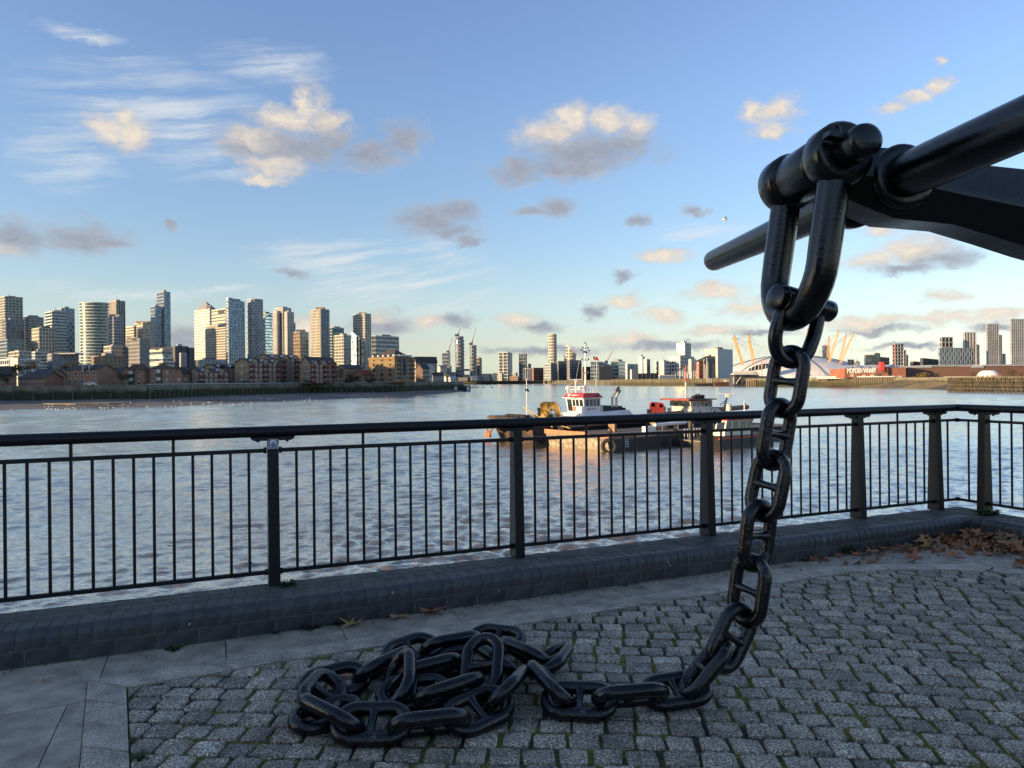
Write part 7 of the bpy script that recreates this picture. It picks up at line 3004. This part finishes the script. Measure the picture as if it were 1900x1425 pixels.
# ================================================================== right bank
wall_run('tan sheet-piled quay wall across the river in the middle', WALL_R[1:5], 1.7, -6.5, M_RWALL2, piles=14, ph=.98)
wall_run('dark quay wall below the dome', WALL_R[4:7], 1.3, -6.5, M_RWALL, piles=9)
wall_run('timber-piled river wall in front of the brick wharf', WALL_R[6:8], 1.5, -6.5, M_RWALL2, piles=2.4, pm=M_TIMB, ph=.97)
wall_run('low bank wall behind the mud on the right', WALL_R[7:], 1.1, -6.5, M_RWALL, piles=0)
t = thing('far_wall', 'dark embankment wall along the water in the far middle distance', 'wall', Vector((-50, 1430, 0)))
b = MB()
b.box((-180, 1418, -6.5), (300, 0, 0), (0, 8, 0), (0, 0, 8.2))
b.build('wall_face', M_RWALL, t)
mud2 = MB()
ps = [G(x, y, ZW - .3) for x, y in ((1540, 720), (1600, 720), (1660, 721.5), (1710, 722), (1765, 727), (1830, 729), (1910, 730))]
tops = [Vector((226, 516, -4.3)), Vector((231, 480, -3.6)), Vector((236, 445, -1.4)), Vector((240, 405, -.6)), Vector((242, 386, -1.5)), Vector((250, 365, -3)), Vector((262, 348, -4))]
n = len(ps)
mud2.add(ps + tops, [(i, i + 1, n + i + 1, n + i) for i in range(n - 1)])
tag(mud2.build('mud_bank', mat('brown_mud_bank', (.125, .105, .075), rough=.85, col2=(.06, .058, .036), vscale=.07, bump=.4, bscale=1)), 'brown mud bank on the right shore beside the jetty', kind='structure')
# brick wharf shed with its lettering
D_ = 480
wh = thing('wharf_shed', 'red brick wharf shed with large white painted lettering', 'warehouse', P(1600, 702, D_))
C_WBRK = mat('wharf_brick', (.34, .135, .085), rough=.9, col2=(.25, .10, .065), vscale=.25)
p0, p1, p2 = P(1567, 700, D_), P(1648, 700, D_), P(1683, 700, D_)
zt_ = zof(1600, 683.5, D_)
for p in (p0, p1, p2):
    p.z = ZL_
b = MB()
b.box(p0, p1 - p0, Vector((0, 22, 0)), (0, 0, zt_ - ZL_))
b.build('wall', C_WBRK, wh)
b = MB()
b.box(p1 + Vector((0, 1.5, 0)), p2 - p1, Vector((0, 22, 0)), (0, 0, zof(1660, 681.5, D_) - ZL_))
b.build('right_wall', C_WBRK, wh)
b = MB()
for k in range(7):
    xa = p0.x + 1 + k * (p2.x - p0.x) / 7
    wv_ = (p2.x - p0.x) / 7
    z_ = zof(1640, 683, D_)
    b.prism([Vector((xa, p0.y + 3, z_ - .3)), Vector((xa + wv_, p0.y + 3, z_ - .3)), Vector((xa + wv_ * .6, p0.y + 3, z_ + 2.0 + .4 * (k % 2)))], (0, 24, 0))
b.build('sawtooth_roof', C_ZINC, wh)
for (x0, x1, y0, y1) in ((1578, 1584, 694, 699), (1615, 1622, 694.5, 699), (1627, 1636, 694, 700), (1600, 1606, 695, 699)):
    b = MB()
    q0, q1 = P(x0, y1, D_ - .1), P(x1, y0, D_ - .1)
    b.box(q0, Vector((q1.x - q0.x, 0, 0)), Vector((0, .3, 0)), (0, 0, q1.z - q0.z))
    b.build('loading_door', C_DARK if x0 > 1620 else C_CREAM, wh)
for x_ in (1641, 1645.5):
    b = MB()
    q0 = P(x_, 692, D_ - .1)
    b.box(q0, Vector((1.0, 0, 0)), Vector((0, .3, 0)), (0, 0, 1.2))
    b.build('window', C_DARK, wh)
xl, xr = P(1571.7, 688, D_).x, P(1625, 688, D_).x
o = text_mesh('wharf_lettering', 'MORDEN WHARF', 4.4, .12, mat('lettering_white', (.85, .85, .82), rough=.6), face_matrix(Vector(((xl + xr) / 2, D_ - .25, zof(1598, 688.2, D_))), Vector((1, 0, 0))), wh, bold=.16)
wd = max(v.co.x for v in o.data.vertices) - min(v.co.x for v in o.data.vertices)
o.scale = ((xr - xl) / wd, 1, 1)
t = thing('red_stair_tower', 'bright red boxy chimney standing on the brick wharf shed', 'chimney', P(1637.5, 686, D_ + 3))
b = MB()
q0, q1 = P(1634.7, 688, D_ - 1.2), P(1640.8, 671.8, D_ - 1.2)
b.box(q0, Vector((q1.x - q0.x, 0, 0)), Vector((0, 3, 0)), (0, 0, q1.z - q0.z))
b.build('shaft', mat('bright_red', (.60, .06, .05), rough=.5), t)
D_ = 495
t = thing('long_brown_shed', 'very long dark brown shed stretching to the right edge', 'shed', P(1780, 700, D_))
C_BSH = mat('brown_sheet', (.155, .085, .062), rough=.8, var=.12, vscale=.05)
q0, q1 = P(1683, 702, D_), P(1930, 702, D_)
q0.z = q1.z = ZL_
b = MB()
b.box(q0, q1 - q0, Vector((0, 30, 0)), (0, 0, zof(1780, 680.5, D_) - ZL_))
b.build('wall', C_BSH, t)
b = MB()
for x0, x1, y_ in ((1683, 1730, 680.5), (1728, 1805, 678), (1803, 1826, 680.5), (1824, 1930, 677)):
    a_, c_ = P(x0, y_, D_ - .6), P(x1, y_, D_ - .6)
    b.box(Vector((a_.x, a_.y, a_.z - .9)), Vector((c_.x - a_.x, 0, 0)), Vector((0, 32, 0)), (0, 0, 1.1))
b.build('roof_edge', C_ZINC, t)
D_ = 430
t = thing('white_marquee', 'white domed marquee in front of the long brown shed', 'tent', P(1846, 701, D_))
c = P(1846, 701, D_) + Vector((0, 6, 0))
R_ = 20.5 * D_ / F
b = MB()
vs, fs = [], []
for j in range(7):
    for i in range(20):
        a = 2 * pi * i / 20
        k = j / 6
        vs.append(c + Vector((R_ * (1 - .65 * k ** 1.6) * cos(a), R_ * .8 * (1 - .65 * k ** 1.6) * sin(a), 4.6 * (1 - (1 - k) ** 1.7))))
fs = [(j * 20 + i, j * 20 + (i + 1) % 20, (j + 1) * 20 + (i + 1) % 20, (j + 1) * 20 + i) for j in range(6) for i in range(20)] + [tuple(range(120, 140))]
b.add(vs, fs)
b.build('canopy', M_DOME, t, smooth=40)
b = MB()
for k in range(8):
    a = pi + pi * (k + .5) / 8
    e = c + Vector((R_ * 1.0 * cos(a), R_ * .8 * sin(a), .0))
    b.cbox(e + Vector((0, -.2, .9)), 1.3, .4, 1.2)
b.build('orange_valance', mat('orange_cloth', (.50, .16, .07), rough=.8), t, kind='stuff')
# pale fence line on the mud bank
t = thing('site_hoarding', 'pale hoarding along the bank in front of the marquee', 'fence', P(1790, 703, 405))
b = MB()
q0, q1 = P(1752, 703.5, 405), P(1862, 703.5, 400)
b.box(q0, q1 - q0, Vector((0, .3, 0)), (0, 0, 1.5))
b.build('panels', C_CREAM, t)
t = thing('site_fence', 'pale fence with dark bushes along the wharf edge', 'fence', P(1590, 703, 470))
b = MB()
q0, q1 = P(1516, 703, 505), P(1672, 703, 455)
b.box(q0, q1 - q0, Vector((0, .3, 0)), (0, 0, 1.9))
b.build('panels', C_PALE, t)
# timber jetty at the right edge
jt_ = thing('timber_jetty', 'old timber jetty on cross-braced piles at the right edge', 'jetty', P(1800, 726, 335))
a0 = G(1758, 725.5, ZW)
a1 = G(2080, 733.5, ZW)
dj = (a1 - a0).normalized()
nj = Vector((-dj.y, dj.x, 0))
Lj = (a1 - a0).length
def jp(s, t_, z):
    return a0 + dj * s + nj * t_ + Vector((0, 0, z - ZW))
b = MB()
k = 0.0
i = 0
while k < Lj:
    for t_ in (0, 4.5):
        b.box(jp(k, t_, ZW - .5), dj * .42, nj * .42, (0, 0, 6.3 + .3 * ((i * 7) % 3)))
    k += 1.35 if k < 11 else 2.6
    i += 1
b.build('piles', M_TIMB, jt_, kind='stuff')
b = MB()
for z_ in (-.6, -2.6, -4.3):
    b.box(jp(-.2, -.15, z_), dj * Lj, nj * .2, (0, 0, .38))
    b.box(jp(-.2, 4.85, z_), dj * Lj, nj * .2, (0, 0, .38))
b.build('walings', M_TIMB, jt_, kind='stuff')
b = MB()
k = 11.0
while k < Lj - 3:
    b.tube([jp(k, -.2, -.6), jp(k + 2.6, -.2, -4.2)], .16, 4)
    b.tube([jp(k + 2.6, -.2, -.6), jp(k, -.2, -4.2)], .16, 4)
    k += 5.2
b.build('braces', M_TIMB, jt_, kind='stuff')
b = MB()
b.box(jp(-.3, -.3, .55), dj * Lj, nj * 5.4, (0, 0, .35))
b.build('deck', M_TIMB, jt_)
# dark jetty and quay buildings below the dome
t = thing('quay_building', 'dark flat-roofed quay building with pale roof edge below the dome', 'building', P(1395, 710, 600))
D_ = 610
b = MB()
q0, q1 = P(1362, 715, D_), P(1436, 715, D_)
q0.z = q1.z = ZW
b.box(q0, q1 - q0, Vector((0, 14, 0)), (0, 0, zof(1395, 698, D_) - ZW))
b.build('quay_block', C_DARK, t)
b = MB()
q0, q1 = P(1362, 697, D_ - 2), P(1408, 697, D_ - 2)
b.box(q0 + Vector((0, 0, .9)), q1 - q0, Vector((0, 10, 0)), (0, 0, .9))
b.build('roof_edge', C_WHITE, t)
b = MB()
b.box(q0 + Vector((1, .8, -.6)), (q1 - q0) * .96, Vector((0, 8, 0)), (0, 0, 1.6))
b.build('upper_storey', G_DARK, t)
b = MB()
b.tube([P(1366, 712, D_ - 3), P(1374, 700, D_ - 3)], .35, 4)
b.box(P(1360.5, 712, D_ - 3), Vector((.8, 0, 0)), Vector((0, .8, 0)), (0, 0, 6))
b.build('stair', C_CREAM, t)
t = thing('dark_jetty', 'dark open pile jetty in front of the quay building', 'jetty', P(1410, 716, 590))
b = MB()
for k in range(13):
    x_ = 1385 + k * 4.2
    b.tube([P(x_, 717.5, 585), P(x_, 705, 585)], .25, 4)
b.box(P(1384, 705.5, 585), P(1438, 705.5, 585) - P(1384, 705.5, 585), Vector((0, 3, 0)), (0, 0, .5))
b.box(P(1384, 710.5, 585), P(1438, 710.5, 585) - P(1384, 710.5, 585), Vector((0, .4, 0)), (0, 0, .4))
b.build('pile_frame', C_BROWN, t, kind='stuff')
def moored(label, x0, x1, y, h, D, m, cab=None):
    t = thing('moored_barge', label, 'barge', P((x0 + x1) / 2, y, D))
    q0, q1 = P(x0, y, D), P(x1, y, D)
    q0.z = q1.z = ZW - .2
    b = MB()
    hexa(b, [q0, q1, q1 + Vector((0, 7, 0)), q0 + Vector((0, 7, 0))], [q0 + Vector((-1.5, -.5, h)), q1 + Vector((1.5, -.5, h)), q1 + Vector((1.5, 7.5, h)), q0 + Vector((-1.5, 7.5, h))])
    b.build('hull', m, t)
    if cab:
        b = MB()
        b.box(q0.lerp(q1, .55) + Vector((0, 1, h)), (q1 - q0) * .4, Vector((0, 5, 0)), (0, 0, cab))
        b.build('deckhouse', C_PALE, t)
    b = MB()
    b.box(q0 + Vector((-1.4, -.62, h - .5)), (q1 - q0) + Vector((2.8, 0, 0)), Vector((0, .2, 0)), (0, 0, .3))
    b.build('rubbing_strake', C_RED, t)
moored('dark red moored barge at the foot of the tall grey shed', 1328, 1362, 715.8, 4.2, 640, M_RUST, 1.6)
moored('black lighter moored left of the dark red barge', 1294, 1326, 715.4, 3.2, 660, M_TAR)
moored('low dark barge with a red line moored at the tan quay', 1176, 1200, 714.8, 3.6, 790, M_TAR)
t = thing('dolphin_gantry', 'pale steel frame standing in the water beside the grey shed', 'gantry', P(1317, 712, 680))
b = MB()
for x_ in (1312, 1316, 1320, 1323):
    b.tube([P(x_, 715, 670), P(x_, 702, 670)], .35, 4)
for y_ in (702.5, 707):
    b.tube([P(1311, y_, 670), P(1324, y_, 670)], .3, 4)
b.tube([P(1312, 702, 670), P(1320, 714, 670)], .25, 4)
b.build('steel_frame', C_PALE, t)
# scrub along the top of the tan quay
b = MB()
r = random.Random(77)
for k in range(700):
    s_ = r.random()
    a_, c_ = P(1186, 705.5, 775), P(1292, 704.5, 705)
    q = a_.lerp(c_, s_) + Vector((0, r.uniform(0, 4), r.uniform(-.6, 1.3)))
    sz = r.uniform(.3, .8)
    u1 = Vector((r.gauss(0, 1), r.gauss(0, 1), r.gauss(0, .6))).normalized() * sz
    u2 = Vector((0, 0, 1)).cross(u1) * .5 + Vector((0, 0, sz * .7))
    b.add([q - u1, q + u2, q + u1, q - u2], [(0, 1, 2, 3)])
o = b.build('scrub', L_BROWN)
tag(o, 'brown scrub along the top of the tan quay wall', 'scrub', kind='stuff')
# distant low roofs that close the horizon
r = random.Random(31)
b = MB()
for k in range(330):
    x_ = r.uniform(-30, 1930)
    D_ = r.uniform(1500, 2100)
    wpx = r.uniform(8, 26)
    tp = r.uniform(690, 701) + (2 if 860 < x_ < 1010 else 0)
    q0, q1 = xy(x_, D_), xy(x_ + wpx, D_)
    z_ = zof(x_, tp, D_)
    b.box(q0 + Vector((0, 0, ZL_)), q1 - q0, Vector((0, r.uniform(10, 30), 0)), (0, 0, max(2, z_ - ZL_)))
o = b.build('distant_rooftops', mat('distant_walls', (.20, .19, .19), rough=.9, island=.5))
tag(o, 'jumble of small distant roofs filling the foot of the skyline', 'buildings', kind='stuff')
for (lb, x0, x1, y_, D_, m) in (('tan warehouse front on the far left of the bend', 914, 934, 693, 1395, C_CREAM), ('white low house on the far bank under the crane towers', 876, 888, 698, 1400, C_WHITE), ('grey low terrace on the far bank', 893, 912, 694, 1405, C_GREY),
                             ('orange roofed low block on the far bank', 946, 964, 699, 1390, C_BROWN), ('dark low boatyard shed on the far bank', 850, 872, 701, 1410, C_DARK), ('pale low block beside the white edged tower', 950, 960, 692, 1402, C_PALE)):
    tower(lb, x0, x1 - 3, x1, y_, D_, m, G_GREY if m != C_DARK else C_DARK, 'bv', 4, 5, alpha=20, bandk=.5, fink=.5, name='low_block', cat='building')

# ================================================================== apartment block behind the viewer that shades the terrace
M_BK = mat('shade_block_brick', (.16, .12, .09), rough=.9, var=.15, vscale=.3)
t = thing('apartment_block', 'long brick apartment block on the terrace behind the viewer, out of the picture', 'building', wp(-30, -8, 0))
b = MB()
b.box(wp(-48, -34, -.03), D1 * 22, N1 * 33.8, (0, 0, 13))
b.build('wall', M_BK, t)
b = MB()
for r in range(4):
    for c in range(10):
        b.box(wp(-26 + .02, -33 + c * 3.3, 1 + r * 3), D1 * .06, N1 * 1.5, (0, 0, 1.6))
b.build('window', M_PANE, t, kind='stuff')
b = MB()
b.box(wp(-48.4, -34.4, 13), D1 * 22.8, N1 * 34.4, (0, 0, .4))
b.build('roof', C_SLATE, t)
# unseen blocks, added and sized to keep low sun off the left bank houses
for k, (c_, s_, w, d, h) in enumerate(((296, -255, 28, 16, 42), (322, -260, 28, 16, 45), (350, -262, 32, 16, 51), (381, -258, 34, 16, 57), (413, -250, 34, 16, 54), (446, -240, 34, 16, 52))):
    x, y = -.407 * c_ + .913 * s_, .913 * c_ + .407 * s_
    t = thing('unseen_shade_block', ('first', 'second', 'third', 'fourth', 'fifth', 'sixth')[k] + ' unseen block added left of the view to shade the riverside houses', 'flats', Vector((x, y, ZL_)))
    ex, ey = Vector((-.407, .913, 0)), Vector((-.913, -.407, 0))
    o_ = Vector((x, y, ZL_)) - ex * w / 2
    b = MB()
    b.box(o_, ex * w, ey * d, (0, 0, h))
    b.build('wall', C_BRK, t)
    b = MB()
    b.prism([o_ - ex * .4 - ey * .4 + Vector((0, 0, h)), o_ + ex * (w + .4) - ey * .4 + Vector((0, 0, h)), o_ + ex * w / 2 - ey * .4 + Vector((0, 0, h + 4))], ey * (d + .8))
    b.build('roof', C_TILE, t)

# ================================================================== leaves, weeds, bird
def leafm(name, c1, c2):
    return mat(name, c1, rough=.75, col2=c2, vscale=22, objvar=.35)
LM = [leafm('dry_brown_leaf', (.46, .19, .09), (.30, .115, .06)), leafm('tan_leaf', (.55, .29, .14), (.36, .165, .08)), leafm('ochre_leaf', (.52, .33, .11), (.36, .20, .07)), leafm('dull_green_leaf', (.24, .23, .12), (.16, .13, .07))]
rl = random.Random(13)
def leaf_mesh(seed, m):
    r = random.Random(seed)
    # five-lobed plane tree leaf, curled
    outl = []
    lob = [(-150, .55), (-112, .30), (-78, .82), (-45, .38), (0, 1.0), (45, .38), (78, .82), (112, .30), (150, .55)]
    for a, d in lob:
        a2 = radians(a + r.uniform(-5, 5))
        d2 = d * r.uniform(.9, 1.08)
        outl.append((cos(a2) * d2, sin(a2) * d2))
        if d > .5:
            outl.append((cos(a2 + .16) * d2 * .86, sin(a2 + .16) * d2 * .86))
    outl.append((-.12, .05))
    outl.append((-.12, -.05))
    cu, cv, sk = r.uniform(.1, .5), r.uniform(.0, .45), r.uniform(-.3, .3)
    def bend(x, y):
        return Vector((x, y, cu * x * x * .6 + cv * y * y + sk * x * y + .05 * sin(9 * x + seed)))
    vs = [bend(0, 0)] + [bend(x, y) for x, y in outl]
    n = len(outl)
    b = MB()
    b.add(vs, [(0, 1 + i, 1 + (i + 1) % n) for i in range(n)])
    b.tube([bend(-.1, 0), Vector((-.5, .03, .02)), Vector((-.85, .1, .06))], .022, 4)
    return b.mesh('fallen_leaf', m, smooth=60)
LKIND = (0, 0, 1, 0, 1, 2, 0, 3, 1, 0)
LV = [leaf_mesh(i, LM[LKIND[i]]) for i in range(10)]
LNAME = ('dry brown', 'tan', 'ochre yellow', 'dull greenish')
def put_leaf(p, size, me, lift, label, group=None, tilt=.35):
    o = bpy.data.objects.new('fallen_leaf', me)
    COL.objects.link(o)
    o.location = p + Vector((0, 0, lift))
    o.rotation_euler = (rl.gauss(0, tilt), rl.gauss(0, tilt), rl.uniform(0, 6.28))
    o.scale = (size, size, size)
    tag(o, label, 'leaf', group)
    return o
# heap in the corner of the plinth: spread along the second run and along the first
n_heap = 0
while n_heap < 230:
    if rl.random() < .55:
        s_, t_ = rl.uniform(0, 1.35), -abs(rl.gauss(0, .30)) - .03
        p = wp2(s_, t_, 0)
        d = -t_
    else:
        s_, t_ = S_C - abs(rl.gauss(0, .95)) - .02, -abs(rl.gauss(0, .21)) - .03
        p = wp(s_, t_, 0)
        d = -t_ + (S_C - s_) * .25
    if p.y < 5.6 or d > .85:
        continue
    h = max(.008, .13 * (1 - d / .55)) * rl.uniform(.2, 1.0) if d < .55 else .008
    k_ = rl.randrange(10)
    put_leaf(p, rl.uniform(.065, .115), LV[k_], h, LNAME[LKIND[k_]] + ' fallen leaf in the heap against the plinth corner', LNAME[LKIND[k_]] + ' leaves heaped in the plinth corner', .4)
    n_heap += 1
b = MB()
for k in range(900):
    if rl.random() < .5:
        p = wp2(rl.uniform(0, 1.6), -abs(rl.gauss(0, .30)) - .01, 0)
    else:
        p = wp(S_C - abs(rl.gauss(0, 1.0)), -abs(rl.gauss(0, .18)) - .01, 0)
    q = p + Vector((0, 0, rl.uniform(.003, .03)))
    sz = rl.uniform(.012, .035)
    u1 = Vector((rl.gauss(0, 1), rl.gauss(0, 1), rl.gauss(0, .3))).normalized() * sz
    u2 = Vector((rl.gauss(0, 1), rl.gauss(0, 1), rl.gauss(0, .3))).normalized() * sz
    b.add([q, q + u1, q + u1 + u2, q + u2], [(0, 1, 2, 3)])
o = b.build('leaf_litter', mat('leaf_litter', (.15, .075, .04), rough=.9, island=.5))
tag(o, 'crumbled leaf litter under the heap in the plinth corner', 'litter', kind='stuff')
def gp(px, py):
    return G(px, py, 0)
SPECIAL = [(655, 1160, .12, 5, 'single ochre leaf lying flat on the pavement beside the plinth'), (741, 1143, .15, 4, 'left one of two brown leaves at the foot of the plinth'), (800, 1136, .19, 0, 'larger brown leaf, right one of two at the foot of the plinth'),
           (83, 1268, .045, 0, 'small brown leaf on the flagstones in the lower left corner'), (1885, 1052, .10, 5, 'yellowish leaf at the front of the heap by the right edge'), (1000, 1236, .05, 0, 'brown leaf scrap on the cobbles beside the coiled chain'),
           (1836, 1060, .07, 1, 'tan leaf lying apart in front of the heap'), (640, 1258, .06, 0, 'dark leaf caught inside the coil of chain on its left'), (1552, 1032, .09, 0, 'brown leaf leaning on the plinth beside the weed, left of the heap'), (1842, 951, .09, 5, 'ochre leaf on top of the plinth beside the corner post')]
for x, y, s_, k, lb in SPECIAL:
    p = gp(x, y)
    if 'top of the plinth' in lb:
        p = G(x, y, ZP)
    put_leaf(p, s_, LV[k], .012, lb, None, .12)
# litter line at the foot of the plinth
b = MB()
for k in range(900):
    s_ = rl.choice((rl.gauss(3.2, .5), rl.gauss(4.9, .5), rl.uniform(0, 8)))
    p = wp(s_, -abs(rl.gauss(0, .06)) - .008, 0)
    q = p + Vector((0, 0, rl.uniform(.002, .010)))
    sz = rl.uniform(.005, .018)
    u1 = Vector((rl.gauss(0, 1), rl.gauss(0, 1), rl.gauss(0, .2))).normalized() * sz
    u2 = Vector((rl.gauss(0, 1), rl.gauss(0, 1), rl.gauss(0, .2))).normalized() * sz * .6
    b.add([q, q + u1, q + u1 + u2, q + u2], [(0, 1, 2, 3)])
o = b.build('crumbs_of_debris', mat('debris', (.085, .06, .04), rough=.95, island=.6))
tag(o, 'crumbs of soil and leaf debris along the foot of the plinth', 'debris', kind='stuff')
# weeds
M_WEED = mat('weed_leaf', (.050, .085, .026), rough=.7, island=.35)
def weed(label, p, size, n, flat=.5):
    root = thing('weed', label, 'weed', p)
    b = MB()
    for k in range(n):
        a = rl.uniform(0, 6.28)
        L_ = size * rl.uniform(.5, 1.1)
        d = Vector((cos(a), sin(a), rl.uniform(.25, 1.3) * flat)).normalized()
        w = d.cross(Vector((0, 0, 1))).normalized() * size * rl.uniform(.12, .22)
        q = p + Vector((rl.gauss(0, size * .25), rl.gauss(0, size * .2), 0))
        m_ = q + d * L_ * .55
        e = q + d * L_ - Vector((0, 0, L_ * .18))
        b.add([q, m_ - w, e, m_ + w], [(0, 1, 2, 3)])
    b.build('leaves', M_WEED, root)
    b = MB()
    for k in range(4):
        a = rl.uniform(0, 6.28)
        b.tube([p, p + Vector((cos(a) * size * .3, sin(a) * size * .3, size * flat * .9))], .0025, 4)
    b.build('stem', M_WEED, root)
    return root
def foot(px, py):
    return gp(px, py) - N1 * .02
weed('small green weed at the base of the railing post with the sticker', wp(1.62, .35, ZP), .075, 44)
weed('little weed at the foot of the plinth, leftmost one', foot(324, 1202), .065, 40, .5)
weed('round weed on the pavement edge below the sticker post', foot(511, 1170), .06, 34, .5)
weed('strip of weeds at the foot of the plinth left of the ochre leaf', foot(575, 1161), .10, 70, .5)
weed('second strip of weeds just left of the ochre leaf', foot(628, 1154), .085, 50, .5)
weed('moss-like weed at the foot of the plinth near the middle post', foot(1062, 1088), .11, 60, .5)
weed('small weed at the foot of the plinth right of the middle post', foot(1150, 1080), .09, 40, .4)
weed('leafy weed at the foot of the plinth beside the heap of leaves', foot(1556, 1024), .17, 80, .9)
weed('low weed at the foot of the plinth just right of the hanging chain', foot(1490, 1040), .06, 30, .4)
weed('bushy weed on top of the plinth at the corner post', wp2(-.02, .30, ZP), .12, 60, .6)
weed('tuft of grass at the lower left corner of the cobbles', gp(262, 1408), .05, 30, .8)
# gull in flight
p = P(1345, 407, 60)
t = thing('flying_gull', 'tiny white gull flying in the sky left of the anchor stock', 'gull', p)
b = MB()
b.ball(p, .10, 8, 6, (2.2, .8, .8))
b.build('body', M_GULL, t, smooth=60)
for sg in (-1, 1):
    b = MB()
    a_ = p + Vector((.02, sg * .05, .03))
    pts = [a_ + Vector((.10, 0, 0)), a_ + Vector((.02, sg * .25, .14)), a_ + Vector((-.10, sg * .52, .10)), a_ + Vector((-.10, sg * .24, .11)), a_ + Vector((-.12, 0, 0))]
    b.prism(pts, (0, 0, .015))
    b.build('wing', M_GULL, t)
